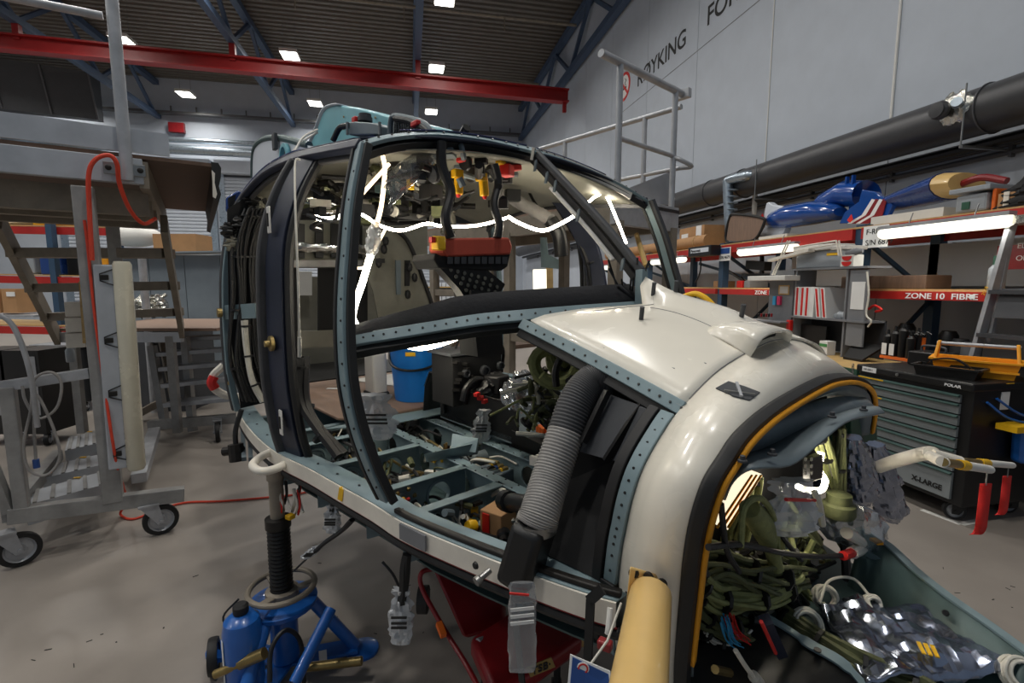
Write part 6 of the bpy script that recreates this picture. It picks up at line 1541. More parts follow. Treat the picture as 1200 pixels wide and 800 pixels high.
for dx, dy in ((-.12, -.1), (.15, -.12), (-.1, .18), (.18, .15)):
    c = V((sb.x + dx, sb.y + dy, .05)); MB().lathe([(.02, -.02), (.05, -.018), (.05, .018), (.02, .02)], c, RT, 18).cyl(c, c + V((0, 0, .3)), .014, 8).obj('caster', 'rubber', t)
pn = [PD(619, 789, 1.50), PD(648, 777, 1.50)]; dv = (pn[1] - pn[0]).normalized(); upv = V((0, 0, 1)) - FW * .25
MB().beam(pn[0] + V((0, 0, .012)) - FW * .01, pn[1] + V((0, 0, .012)) - FW * .01, .003, .035).obj('nameplate', 'brass', t, smooth=False)
text('\u00b7TSB\u00b7', 'nameplate_text', 'print_black', t, pn[0] - FW * .0135 + dv * .002, dv, V((0, 0, 1)), .034, bold=.0006)
m = MB(); m.beam(PD(514, 730, 1.72), PD(520, 745, 1.68), .02, .02); m.obj('orange_reflector', 'orange', t)
c = PD(670, 740, 1.9); single(MB().lathe([(.05, 0), (.055, .01), (.055, .05), (.05, .06)], c, (1, -.4, .3), 18), 'tape_roll', 'wood', 'brown roll of tape lying at the end of the red seat', 'tape roll')
# blue notice card on the arm
q = [PD(671, 770, .92), PD(713, 790, .92), PD(718, 830, .90), PD(666, 830, .90)]
t = thing('notice_card', 'blue notice card with a round emblem hanging below the nose', 'card', q[3])
MB().plate([p + FW * .003 for p in [q[0] - RT * .004 + V((0, 0, .004)), q[1] + RT * .004 + V((0, 0, .004)), q[2] + RT * .004, q[3] - RT * .004]], FW * .002).obj('card_edge', 'paper', t); MB().plate(q, FW * .003).obj('card_face', 'sign_blue', t)
c = PD(683, 783, .918); MB().lathe([(.012, 0), (.012, .001)], c, -FW, 20).obj('emblem', 'paper', t); MB().lathe([(.010, .001), (.010, .0015), (.007, .0015), (.007, .001)], c, -FW, 20, caps=False).obj('emblem_ring', 'red', t)
MB().plate([PD(688, 792, .917), PD(704, 800, .917), PD(704, 830, .9), PD(688, 830, .9)], FW * .001).obj('yellow_field', 'yellow', t)
part(MB().tube([H(728, 706, d=.98), H(712, 750, d=.95), H(692, 778, d=.93)], .0025, 6), 'cord', 'cable_white')
part(MB().tube(cr([H(715, 712, d=1.0), H(713, 735, d=.99), H(712, 742, d=.99)], 4), .006, 8), 'hook', 'white_plastic'); part(MB().box(H(709, 755, d=1.0), (.03, .02, .02), .3), 'red_shackle', 'red_dark', bev=.004)

# ================================================================== RIGHT SIDE: PLATFORM, RACK, BENCH, TROLLEY
# access platform on the port side
PL, PR = PD(723, 240, 3.55), PD(786, 262, 4.05); zk = 2.2
t = thing('access_platform', 'aluminium access platform with tube railings on the far side of the helicopter', 'access platform', (PR.x, PR.y, 0))
pd_ = (PR - PL); pd_.z = 0; pd_.normalize(); back = -HX; LN = 2.6
PL = V((PL.x, PL.y, zk)); PR = V((PR.x, PR.y, zk))
MB().beam(PL - pd_ * .05 + V((0, 0, -.03)), PR + pd_ * .08 + V((0, 0, -.03)), .05, .20).obj('deck_beam', 'alu', t, bev=.004, smooth=False)
MB().beam(PL - pd_ * .05 + V((0, 0, .035)) - back * .028, PR + pd_ * .08 + V((0, 0, .035)) - back * .028, .006, .025).obj('shadow_gap', 'black', t, smooth=False)
for s in (PL, PR): MB().beam(s + V((0, 0, -.05)), s + back * LN + V((0, 0, -.05)), .06, .16).obj('deck_beam', 'alu_brown', t, smooth=False)
for k in range(6):
    a, b = PL + pd_ * (.13 * k - .02), PL + pd_ * (.13 * k + .10); MB().plate([a + V((0, 0, .03)), b + V((0, 0, .03)), b + back * LN + V((0, 0, .03)), a + back * LN + V((0, 0, .03))], (0, 0, .025)).obj('deck_plank', 'wood' if k % 2 else 'ply_floor', t, smooth=False)
zt = 3.19
for s in (PL, PR): MB().cyl((s.x, s.y, zk - .08), (s.x, s.y, zt), .024, 14).obj('railing_post', 'alu', t)
MB().cyl(V((PL.x, PL.y, zt)) - pd_ * .22, V((PR.x, PR.y, zt)) + pd_ * .12, .027, 14).obj('top_rail', 'alu', t)
MB().cyl(V((PL.x, PL.y, zk + .48)), V((PR.x, PR.y, zk + .48)), .018, 12).obj('mid_rail', 'alu', t)
MB().box(V((PR.x, PR.y, zt)) + pd_ * .12, (.12, .05, .07), atan2(back.y, back.x)).obj('rail_bracket', 'alu', t, smooth=False)
so = PR + pd_ * .1
for zz, r_ in ((zt - .1, .022), (zk + .40, .018)): MB().cyl(V((so.x, so.y, zz)), V((so.x, so.y, zz)) + back * LN, r_, 12).obj('side_rail', 'alu', t)
MB().tube(cr([V((so.x, so.y, zk + .40)), V((so.x, so.y, zk + .40)) - back * .1 + pd_ * .02, V((so.x, so.y, zk + .44)) - back * .06 - pd_ * .08, V((PR.x, PR.y, zk + .47))], 5), .018, 10).obj('rail_bend', 'alu', t)
for k in (.35, 1.3, 2.3): q = so + back * k; MB().cyl((q.x, q.y, zk - .05), (q.x, q.y, zt - .1), .022, 12).obj('railing_post', 'alu', t)
q = [PD(733, 222, 4.0), PD(789, 200, 4.4), PD(786, 240, 4.4), PD(732, 240, 4.0)]; MB().plate(q, -FW * .01).obj('kick_panel', 'alu_board', t, smooth=False)
for k in (0.0, 1.2, 2.5):
    for s in (PL, PR): q = s + back * k; MB().beam((q.x, q.y, .0), (q.x, q.y, zk - .1), .08, .08, up=back).obj('leg', 'alu_brown', t, smooth=False)
for zz in (1.55, 1.15, .5): MB().beam(V((PL.x, PL.y, zz)) + back * .0, V((PL.x, PL.y, zz)) + back * 2.5, .05, .07).obj('side_bar', 'alu_brown', t, smooth=False)
MB().beam(V((PL.x, PL.y, .9)) + back * 1.2, V((PL.x, PL.y, 2.0)) + back * 2.5, .05, .12).obj('diagonal_brace', 'alu_brown', t, smooth=False)
MB().beam(V((PL.x, PL.y, 2.0)) + back * 1.3, V((PL.x, PL.y, 1.0)) + back * 2.2, .05, .12).obj('diagonal_brace', 'alu_brown', t, smooth=False)
q = PL + back * 1.8 - V((0, 0, 1.2)); MB().box(q + pd_ * .35, (.7, .7, .04), atan2(pd_.y, pd_.x)).obj('lower_deck', 'ply_floor', t, smooth=False)
MB().cyl(PD(746, 275, 3.9), PD(757, 312, 3.6), .02, 10).obj('tow_arm', 'tan', t)
# lit tube lamp standing between the helicopter and the platform
a, b = PD(633, 316, 3.75), PD(634, 384, 3.75)
t = thing('tube_lamp', 'bright upright tube lamp standing behind the far door opening', 'lamp', b)
MB().beam(a, b, .11, .05, up=FW).obj('lamp_diffuser', 'tube_on', t); MB().beam(a + RT * .07 + V((0, 0, .08)), b + RT * .07, .05, .06, up=FW).obj('lamp_backing', 'wood', t)
# parts cabinet with rows of bins far behind
c0, c1 = PD(476, 328, 11), PD(560, 328, 11)
t = thing('bin_cabinet', 'wide cabinet of small pale parts bins in rows before the roller door', 'cabinet', (c0.x, c0.y, 0))
z0 = 0; MB().plate([V((c0.x, c0.y, 0)), V((c1.x, c1.y, 0)), V((c1.x, c1.y, c0.z)), V((c0.x, c0.y, c0.z))], L0 * .4).obj('cabinet_body', 'grey_panel', t, smooth=False)
pb_ = None
for r in range(5):
    for k in range(16):
        p = c0.lerp(c1, (k + .5) / 16) - V((0, 0, .1 + r * .155)) - L0 * .05
        if pb_ is None: pb_ = MB().box((0, 0, 0), (.085, .1, .09), -PSI).obj('parts_bin', 'cowl_white', t, smooth=False); pb_.location = p - V(t['_b']); bd = pb_.data
        else: o = bpy.data.objects.new('parts_bin', bd); COL.objects.link(o); o.parent = t; o.location = p - V(t['_b'])
    a, b = c0 - V((0, 0, .16 + r * .155)) - L0 * .06, c1 - V((0, 0, .16 + r * .155)) - L0 * .06; MB().beam(a, b, .1, .02).obj('bin_rail', 'tan', t, smooth=False)

# pallet rack along the wall
XR = 4.5
t = thing('pallet_rack', 'long blue and red pallet rack of fibre parts along the lettered wall', 'rack', (XR, 5, 0))
ups = [1.2, 4.22, 6.48, 8.8, 11.4]
for Y in ups:
    for X in (XR + .04, XR + 1.0): MB().span((X - .05, Y - .05, 0), (X + .05, Y + .05, 2.24)).obj('upright', 'rack_blue', t, smooth=False)
    MB().beam((XR + .04, Y, .6), (XR + 1.0, Y, 1.5), .03, .04).obj('brace', 'rack_blue', t, smooth=False); MB().beam((XR + .04, Y, 2.1), (XR + 1.0, Y, 1.5), .03, .04).obj('brace', 'rack_blue', t, smooth=False)
for Ya, Yb in zip(ups, ups[1:]):
    for z0, z1, d in ((2.09, 2.2, 1.0), (1.5, 1.575, 1.0), (.4, .5, 1.0)):
        for X in (XR - .03, XR + 1.02): MB().span((X - .02, Ya + .05, z0), (X + .02, Yb - .05, z1)).obj('beam', 'rack_red', t, smooth=False)
        if z0 != .4 or True: MB().span((XR - .02, Ya, z1), (XR + 1.03, Yb, z1 + .018)).obj('shelf_board', 'wood', t, smooth=False)
    MB().beam((XR + 1.05, Ya + .1, 1.6), (XR + 1.05, Yb - .1, 2.05), .02, .05).obj('diagonal', 'rack_blue', t, smooth=False)
p = PX(1060, 349, XR - .055); text('ZONE 10  FIBRE', 'beam_text', 'print_white', t, (XR - .052, p.y, 1.512), (0, -1, 0), (0, 0, 1), .068, bold=.001, sx=1.25)
p = PX(884, 347, XR - .055); text('ZONE 10', 'beam_text', 'print_white', t, (XR - .052, p.y, 1.512), (0, -1, 0), (0, 0, 1), .068, bold=.001, sx=1.2)
p = PX(1139, 348, XR - .055); MB().span((XR - .056, p.y - .02, 1.52), (XR - .05, p.y + .02, 1.555)).obj('beam_label', 'paper', t, smooth=False)
# sheets of panel under the top beam
single(MB().span((XR + .95, 2.0, 1.62), (XR + .99, 6.2, 2.06)), 'backing_panel', 'wall_paint', 'pale backing panel between the rack shelves', 'panel', smooth=False)
# fluorescent fixtures hung along the rack
def tube_light(pa, pb, X, lab, r=.05, hang=True):
    a, b = PX(*pa, X), PX(*pb, X); a.z = b.z = (a.z + b.z) / 2
    t = thing('tube_light', lab, 'tube light', (a + b) / 2, 'lit tube lights on the rack')
    MB().tube([a, a.lerp(b, .03), a.lerp(b, .97), b], [r * .7, r, r, r * .7], 16).obj('lit_tube', 'tube_on', t)
    MB().beam(a + V((0, 0, r)), b + V((0, 0, r)), r * 1.5, .03).obj('fixture_housing', 'alu', t, smooth=False)
    for q in (.25, .75): c = a.lerp(b, q); MB().cyl(c + V((0, 0, r)), c + V((.04, 0, .16)), .005, 6).obj('hook', 'steel', t)
    l = bpy.data.lights.new('tube_glow', 'AREA'); l.shape = 'RECTANGLE'; l.size = (b - a).length; l.size_y = r * 2; l.energy = 4 * (b - a).length; l.color = (1, .97, .88)
    o = bpy.data.objects.new('tube_glow', l); COL.objects.link(o); o.parent = t; o.location = V((0, 0, -r - .01)); o.rotation_euler = (0, 0, pi / 2)
tube_light((1032, 271), (1186, 262), 4.32, 'long lit tube light hung below the clear storage bin on the top shelf', .052)
tube_light((866, 297), (934, 288), 4.36, 'lit tube light hung behind the pale desk lamp arm', .05)
tube_light((764, 308), (803, 303), 4.38, 'lit tube light hung beside the small black extractor unit', .05)
tube_light((708, 314), (735, 311), 4.4, 'lit tube light seen past the windscreen centre post', .05)
# tags on the rack
t = thing('shelf_sign', 'white paper sign with serial number hung on the top beam', 'sign', PX(1025, 290, XR - .06))
a = PX(1011, 291, XR - .06); b = PX(1040, 291, XR - .06)
MB().span((XR - .066, b.y, a.z), (XR - .06, a.y, a.z + .21)).obj('card', 'paper', t, smooth=False)
text('F-RU', 'sign_text', 'print_black', t, (XR - .068, a.y - .03, a.z + .13), (0, -1, 0), (0, 0, 1), .075); text('S/N 6879', 'sign_text', 'print_black', t, (XR - .068, a.y - .03, a.z + .025), (0, -1, 0), (0, 0, 1), .075)
t = thing('shelf_sign', 'small two-line paper sign hung on the blue rack upright', 'sign', PX(850, 305, XR - .06))
a = PX(843, 306, XR - .06); b = PX(856, 306, XR - .06)
MB().span((XR - .066, b.y, a.z), (XR - .06, a.y, a.z + .19)).obj('card', 'paper', t, smooth=False); MB().span((XR - .07, b.y + .02, a.z + .1), (XR - .066, a.y - .02, a.z + .18)).obj('blue_field', 'sign_blue', t, smooth=False)
text('S/N 4679', 'sign_text', 'print_black', t, (XR - .071, a.y - .02, a.z + .03), (0, -1, 0), (0, 0, 1), .06)
# black extractor unit with a label
a = PX(806, 300, 4.26); b = PX(833, 289, 4.26)
t = thing('extractor_unit', 'small black extractor unit with a light name strip on the rack end', 'extractor', (4.45, a.y, a.z))
MB().span((4.26, b.y, a.z - .02), (4.425, a.y, b.z + .03)).obj('case', 'black', t, bev=.01, smooth=False)
MB().span((4.254, b.y + .05, a.z + .035), (4.26, a.y - .08, a.z + .10)).obj('name_strip', 'cowl_white', t, smooth=False)
text('Plymovent', 'name_text', 'print_black', t, (4.252, a.y - .09, a.z + .045), (0, -1, 0), (0, 0, 1), .06, bold=.0008)
MB().tube(cr([PX(821, 302, 4.42), PX(821, 315, 4.42), PX(818, 325, 4.42), PX(815, 331, 4.42)], 4), .012, 8).obj('lead', 'cable_black', t)
# carton tube and carton at the far end of the top shelf
a, b = PX(740, 278, 4.7), PX(826, 281, 4.7); a.z = b.z = 2.33
t = thing('cardboard_tube', 'long brown cardboard tube strapped on the top shelf', 'cardboard tube', a); MB().cyl(V((4.62, 11.0, 2.33)), V((4.62, 7.0, 2.33)), .1, 20).obj('tube', 'carton', t)
for Y in (7.3, 8.2, 9.2): MB().tube([(4.62 + .104 * cos(a_), Y, 2.33 + .104 * sin(a_)) for a_ in [2 * pi * k / 18 for k in range(18)]], .006, 6, closed=True).obj('strap', 'wood', t)
c = PX(822, 285, 4.95); t = thing('cardboard_box', 'labelled brown carton behind the cardboard tube on the top shelf', 'cardboard box', (4.95, c.y, 2.22)); MB().box((5.0, c.y, 2.44), (.5, .75, .36)).obj('carton', 'carton', t, smooth=False); MB().span((4.742, c.y + .1, 2.4), (4.75, c.y + .3, 2.52)).obj('label', 'paper', t, smooth=False); MB().span((4.742, c.y - .3, 2.4), (4.75, c.y - .15, 2.62)).obj('tape', 'print_white', t, smooth=False)
# open case
q = [PX(851, 282, 4.6), PX(855, 255, 4.6), PX(862, 251, 4.6), PX(893, 255, 4.6), PX(895, 262, 4.6), PX(886, 279, 4.6), PX(872, 283, 4.6)]
t = thing('cowl_panel', 'brown-lined cowl panel with black rubber edge standing on the top shelf', 'cowl panel', (4.6, q[0].y, 2.22))
MB().plate(q, (.04, 0, 0)).obj('lining', 'ply_floor', t); MB().tube(cr(q, 4, True), .018, 8, closed=True).obj('edge_seal', 'rubber', t)
q = [PX(885, 280, 4.75), PX(893, 262, 4.75), PX(898, 238, 4.75), PX(905, 240, 4.75), PX(920, 246, 4.75), PX(915, 278, 4.75)]
t = thing('tail_fairing', 'pale grey curved fairing standing beside the blue cowling', 'fairing', (4.75, q[0].y, 2.22)); MB().plate(cr(q, 3, True), (.1, 0, 0)).obj('shell', 'cowl_white', t, bev=.01); MB().plate([PX(890, 258, 4.74), PX(894, 250, 4.74), PX(896, 256, 4.74), PX(893, 264, 4.74)], (-.01, 0, 0)).obj('red_flag', 'red', t)
# blue engine cowling
def loft(secs, name, m, parent, n=16):
    rows = [[V(c) + V((rx * cos(a), 0, rz * sin(a))) for a in [2 * pi * k / n for k in range(n)]] for c, rx, rz in secs]
    mb = MB(); mb.grid(rows, closed=True); mb.add(rows[0] + rows[-1], [tuple(range(n)), tuple(range(n, 2 * n))]); return mb.obj(name, m, parent)
ya, yb = PX(902, 255, 4.8).y, PX(985, 255, 4.8).y
t = thing('engine_cowling', 'glossy blue rounded engine cowling lying on foam on the top shelf', 'cowling', (4.8, (ya + yb) / 2, 2.22))
zc = PX(940, 254, 4.8).z
loft([((4.8, ya, zc), .03, .03), ((4.8, ya - .03, zc), .10, .07), ((4.8, ya - .15, zc + .02), .17, .12), ((4.8, ya - .4, zc + .03), .21, .15), ((4.8, ya - .8, zc + .02), .2, .14), ((4.8, yb + .05, zc - .02), .15, .09), ((4.8, yb, zc - .02), .1, .05)], 'shell', 'blue_fairing', t)
y2 = PX(952, 240, 4.95).y; y3 = PX(1003, 240, 4.95).y
loft([((4.95, y2, zc + .10), .05, .05), ((4.95, y2 - .2, zc + .15), .15, .12), ((4.95, y2 - .5, zc + .2), .2, .15), ((4.95, y2 - .75, zc + .14), .2, .16), ((4.95, y3, zc + .05), .1, .1)], 'upper_shell', 'blue_fairing', t)
MB().box((4.72, ya - .35, 2.24), (.3, .5, .05)).obj('foam_support', 'white_plastic', t, smooth=False)
for dy in (0, .08): MB().span((4.8, y2 - .60 - dy, zc + .26), (4.84, y2 - .62 - dy, zc + .36)).obj('hinge_lug', 'blue_fairing', t, smooth=False)
# fin with red and white stripes
q = [PX(983, 262, 4.75), PX(990, 248, 4.75), PX(1006, 236, 4.75), PX(1010, 222, 4.75), PX(1026, 225, 4.75), PX(1046, 240, 4.75), PX(1035, 262, 4.75)]
t = thing('tail_fin', 'blue tail fin with red and white stripes lying on the top shelf', 'fin', (4.75, q[0].y, 2.22))
MB().plate(q, (.06, 0, 0)).obj('fin_skin', 'blue_fairing', t, bev=.008)
for k, m_ in enumerate(('print_white', 'red_dark', 'print_white', 'red_dark')):
    o1, o2 = k * 5, k * 5 + 4.2
    MB().plate([PX(993 + o1, 262, 4.742), PX(1010 + o1, 252, 4.742), PX(1022 + o1 * .9, 233, 4.742), PX(1026 + o1 * .9, 234, 4.742), PX(1015 + o2, 254, 4.742), PX(998 + o2, 262, 4.742)], (-.004 - .001 * k, 0, 0)).obj('stripe', m_, t)
MB().plate([PX(993, 258, 4.70), PX(998, 251, 4.70), PX(1000, 257, 4.70), PX(996, 261, 4.70)], (-.004, 0, 0)).obj('red_tag', 'red_fabric', t)
# long blue blade and cream rib end
ya, yb = PX(1035, 235, 4.95).y, PX(1112, 235, 4.95).y; za, zb_ = PX(1035, 243, 4.95).z, PX(1112, 218, 4.95).z
t = thing('stabiliser', 'long dark blue stabiliser with cream open root on the top shelf', 'stabiliser', (4.95, ya, 2.22))
loft([((4.95, ya + .1, za), .16, .05), ((4.95, (ya + yb) / 2, (za + zb_) / 2), .24, .1), ((4.95, yb, zb_), .26, .13)], 'skin', 'blue_skin', t)
loft([((4.95, yb - .005, zb_), .25, .12), ((4.95, yb - .14, zb_ - .01), .22, .1)], 'root_rib', 'tan', t); MB().lathe([(.03, 0), (.03, .004)], (4.78, yb - .06, zb_ + .0), (-.6, -.6, .1), 14).obj('rib_hole', 'print_black', t)
c = PX(1075, 252, 4.8); single(MB().box((4.85, c.y, 2.27), (.4, .7, .1)), 'foam_pad', 'white_plastic', 'white foam pad under the dark blue stabiliser', 'foam', smooth=False)
def crate(x0, y0, x1, y1, X, dx, name, m_, lab, cat, **k):
    a, b = PX(x0, y1, X), PX(x1, y0, X); return MB().span((X, b.y, a.z), (X + dx, a.y, b.z)), (X, (a.y + b.y) / 2, a.z)
mb, bs = crate(1118, 224, 1158, 251, 4.58, .35, '', '', '', ''); t = thing('storage_bin', 'frosted clear storage bin on the top shelf above the long tube light', 'storage bin', bs); mb.obj('tub', 'bin_clear', t, bev=.02, smooth=False)
a, b = PX(1114, 226, 4.57), PX(1162, 224, 4.57); MB().span((4.55, b.y, a.z - .02), (4.95, a.y, a.z + .02)).obj('rim', 'bin_clear', t, bev=.006, smooth=False); c = PX(1131, 241, 4.57); MB().span((4.572, c.y - .03, c.z - .03), (4.58, c.y + .03, c.z + .03)).obj('sticker', 'bottle_green', t, smooth=False)
mb, bs = crate(1160, 220, 1168, 248, 4.6, .4, '', '', '', ''); single(mb, 'orange_case', 'orange', 'narrow orange case between the clear bin and the carton', 'case', smooth=False, bev=.01)
mb, bs = crate(1168, 224, 1190, 247, 4.58, .35, '', '', '', ''); t = thing('cardboard_box', 'upright brown carton taped with white beside the orange case', 'cardboard box', bs); mb.obj('carton', 'carton', t, smooth=False); mb, _ = crate(1174, 224, 1183, 247, 4.572, .01, '', '', '', ''); mb.obj('tape', 'rail_white', t, smooth=False)
mb = MB(); mb.bag(PX(1203, 248, 4.7), PX(1206, 205, 4.7), [(0, .2), (.5, .16), (1, .03)], .8, .15, seed=4); single(mb, 'dark_bag', 'black_matte', 'slumped dark bag at the end of the top shelf', 'bag')
mb = MB().tube(cr([PX(1120, 218, 4.9), PX(1150, 208, 4.9), PX(1180, 212, 4.9)], 5), .03, 9); single(mb, 'red_hose', 'red_dark', 'dark red hose lying behind the clear bin', 'hose')

# ---------------- bench with shelf unit
ZT_ = .92
t = thing('workbench', 'long wooden workbench with green edge before the pallet rack', 'workbench', (4.2, 4.4, 0))
tp_ = MB().span((3.72, 3.42, ZT_ - .04), (4.46, 6.2, ZT_)).obj('bench_top', 'wood', t, smooth=False, bev=.004)
MB().span((3.70, 3.40, ZT_ - .10), (3.73, 6.2, ZT_ - .005)).obj('front_edge', 'wood_green', t, smooth=False)
for Y in (3.5, 4.8, 6.1):
    for X in (3.76, 4.42): MB().span((X - .03, Y - .03, 0), (X + .03, Y + .03, ZT_ - .04)).obj('leg', 'wood_green', t, smooth=False)
MB().span((3.8, 3.45, .3), (4.4, 6.15, .33)).obj('lower_shelf', 'grey_dark', t, smooth=False)
XU = 4.18
def ux(x, y, X=XU): return PX(x, y, X)
def upan(x0, y0, x1, y1, name, m_, par, X=XU, dx=.02, **k):
    a, b = ux(x0, y1, X), ux(x1, y0, X); return MB().span((X, b.y, a.z), (X + dx, a.y, b.z)).obj(name, m_, par, smooth=False, **k)
t = thing('desk_shelf', 'grey two-wing desk shelf unit standing on the workbench', 'shelf unit', (XU, ux(960, 400).y, ZT_))
zt_ = ux(960, 316).z
upan(898, 316, 931, 398, 'side_wing', 'grey_panel', t); upan(990, 316, 1017, 404, 'side_wing', 'grey_panel', t)
a, b = ux(930, 316), ux(1019, 316)
MB().span((XU - .02, b.y, zt_), (XU + .25, a.y, zt_ + .02)).obj('top_board', 'grey_panel', t, smooth=False)
zs_ = ux(960, 372).z; MB().span((XU - .02, b.y, zs_ - .02), (XU + .25, a.y, zs_)).obj('shelf', 'grey_panel', t, smooth=False)
MB().span((XU + .23, b.y, ZT_), (XU + .25, a.y, zs_)).obj('lower_back', 'grey_dark', t, smooth=False)
for x in (931, 990): q = ux(x, 360); MB().span((XU, q.y - .01, ZT_), (XU + .25, q.y + .01, zt_)).obj('divider', 'grey_panel', t, smooth=False)
a, b = ux(886, 373), ux(929, 373); MB().span((XU - .16, b.y, a.z - .015), (XU, a.y, a.z)).obj('side_shelf', 'grey_panel', t, smooth=False)
upan(912, 334, 925, 345, 'pinned_note', 'tan', t, XU - .006, .006); upan(913.5, 335.5, 923.5, 343.5, 'note_paper', 'paper', t, XU - .01, .004)
upan(996, 330, 1014, 362, 'pinned_sheet', 'paper', t, XU - .006, .006)
for x in (905, 910): upan(x, 347, x + 4, 357, 'marker', 'cyan' if x == 905 else 'pink', t, XU - .03, .03)
for k in range(6): q = ux(896 + k * 3, 371); single(MB().lathe([(.012, 0), (.012, .035), (.008, .04)], (XU - .08, q.y, q.z), n=10), 'glue_cap', 'red_dark' if k % 2 else 'black', '%s small cap in the row on the grey side shelf' % ('dark red' if k % 2 else 'black'), 'cap', group='small caps in a row')
q = ux(928, 381); t2 = single(MB().span((XU - .05, q.y - .03, q.z - .06), (XU - .01, q.y + .03, q.z + .06)), 'red_dispenser', 'red', 'small red dispenser fixed below the grey side shelf', 'dispenser', smooth=False, bev=.006)
# binders
xb = [931, 937, 942.5, 948, 954, 959.5]
bl = ['first', 'second', 'third', 'fourth', 'fifth', 'sixth']
for k, x in enumerate(xb):
    lean = 0 if k < 4 else 4.0 + (k - 4) * 2
    a0, a1 = ux(x + lean * .8, 371), ux(x + 5.2 + lean * .8, 371); zt2 = ux(x, 336).z - (.0 if k < 4 else .01)
    ly = (ux(x, 336).y - ux(x + lean, 336).y)
    t = thing('ring_binder', '%s with red spine stripe on the grey shelf, %s from the marker wing' % ('leaning white binder' if k >= 4 else 'upright white binder', bl[k]), 'binder', (XU, a0.y, zs_), 'white binders')
    sh = .0 if k < 4 else .05
    MB().hexa([V(p) for p in ((XU - .01, a1.y, zs_), (XU + .24, a1.y, zs_), (XU + .24, a0.y, zs_), (XU - .01, a0.y, zs_), (XU - .01, a1.y + sh, zt2), (XU + .24, a1.y + sh, zt2), (XU + .24, a0.y + sh, zt2), (XU - .01, a0.y + sh, zt2))]).obj('cover', 'paper', t, smooth=False)
    w = (a0.y - a1.y)
    if k != 3:
        MB().hexa([V(p) for p in ((XU - .014, a1.y + w * .3, zs_ + .01), (XU - .01, a1.y + w * .3, zs_ + .01), (XU - .01, a1.y + w * .72, zs_ + .01), (XU - .014, a1.y + w * .72, zs_ + .01), (XU - .014, a1.y + w * .3 + sh, zt2 - .01), (XU - .01, a1.y + w * .3 + sh, zt2 - .01), (XU - .01, a1.y + w * .72 + sh, zt2 - .01), (XU - .014, a1.y + w * .72 + sh, zt2 - .01))]).obj('spine_stripe', 'red', t, smooth=False)
q = ux(985, 372); mb = MB(); mb.bag((XU + .05, q.y + .12, zs_ + .03), (XU + .05, q.y - .05, zs_ + .03), [(0, .02), (.4, .045), (.8, .04), (1, .02)], .8, .1, seed=5, side=(0, 0, 1)); single(mb, 'tape_gun', 'bin_clear', 'pale tape dispenser lying on the grey shelf beside the binders', 'dispenser')
q = ux(1003, 372); mb = MB(); mb.lathe([(.03, 0), (.03, .06), (.02, .07)], (XU + .04, q.y, zs_), n=14); single(mb, 'small_jar', 'black', 'small black jar at the end of the grey shelf', 'jar')
# under the shelf: dark monitor, green-labelled box, papers on the bench
q = ux(945, 400); t = thing('monitor', 'dark monitor turned away under the grey shelf', 'monitor', (XU + .1, q.y, ZT_)); MB().box((XU + .1, q.y, ZT_ + .17), (.05, .34, .22)).obj('screen', 'black', t, bev=.006); MB().box((XU + .12, q.y, ZT_ + .03), (.12, .1, .06)).obj('stand', 'black', t)
q = ux(970, 400); t = thing('label_box', 'small white box with green label under the grey shelf', 'box', (XU, q.y, ZT_)); MB().box((XU, q.y, ZT_ + .07), (.1, .1, .14)).obj('carton', 'paper', t, smooth=False); MB().box((XU - .052, q.y, ZT_ + .1), (.004, .09, .03)).obj('green_label', 'green', t, smooth=False)
q = ux(1000, 404, XU - .1); t = thing('laptop_stand', 'dark folded stand leaning beside the papers on the bench', 'stand', (XU, q.y, ZT_)); MB().plate([(XU - .1, q.y + .1, ZT_ + .002), (XU - .1, q.y - .1, ZT_ + .002), (XU + .08, q.y - .16, ZT_ + .14), (XU + .08, q.y + .16, ZT_ + .14)], (0, 0, .02)).obj('plate', 'black', t)
pr = random.Random(2)
for k in range(5):
    q = PZ(945 + k * 11, 412 - (k % 2) * 3, ZT_ + .002 + k * .003); single(MB().box(q + V((.08, .06, 0)), (.30, .21, .002), pr.uniform(-.6, .6)), 'paper_sheet', 'paper', 'loose white paper sheet spread on the workbench', 'paper', group='loose papers on the bench', smooth=False)
# clear tub, red-faced bin and desk lamps on top of the unit
a, b = ux(932, 318), ux(985, 318); t = thing('storage_tub', 'grey clear tub with white lids on top of the desk shelf', 'storage tub', (XU + .1, (a.y + b.y) / 2, zt_ + .02))
MB().span((XU, b.y, zt_ + .02), (XU + .25, a.y, zt_ + .2)).obj('tub', 'bin_clear', t, bev=.015, smooth=False); MB().span((XU - .02, b.y + .1, zt_ + .2), (XU + .26, a.y + .03, zt_ + .26)).obj('lid', 'white_plastic', t, bev=.008, smooth=False); MB().span((XU - .02, b.y - .05, zt_ + .19), (XU + .25, b.y + .12, zt_ + .23)).obj('lid', 'white_plastic', t, bev=.008, smooth=False)
q = ux(975, 308); MB().span((XU - .004, q.y - .07, zt_ + .14), (XU, q.y + .07, zt_ + .165)).obj('yellow_label', 'yellow', t, smooth=False)
a, b = ux(986, 318), ux(1001, 318); zq = ux(990, 299).z; t = thing('glove_bin', 'small white bin with two red half-round openings beside the clear tub', 'bin', (XU, (a.y + b.y) / 2, zt_ + .02)); MB().span((XU - .02, b.y, zt_ + .02), (XU + .1, a.y, zq)).obj('case', 'white_plastic', t, smooth=False, bev=.004)
for z_ in (.25, .72):
    cy, cz, r_ = (a.y + b.y) / 2, zt_ + .02 + (zq - zt_ - .02) * (z_ + .17), (a.y - b.y) * .38; MB().plate([(XU - .022, cy + r_ * cos(g), cz - r_ * .8 * sin(g)) for g in [pi * k / 10 for k in range(11)]], (-.004, 0, 0)).obj('red_opening', 'red', t)
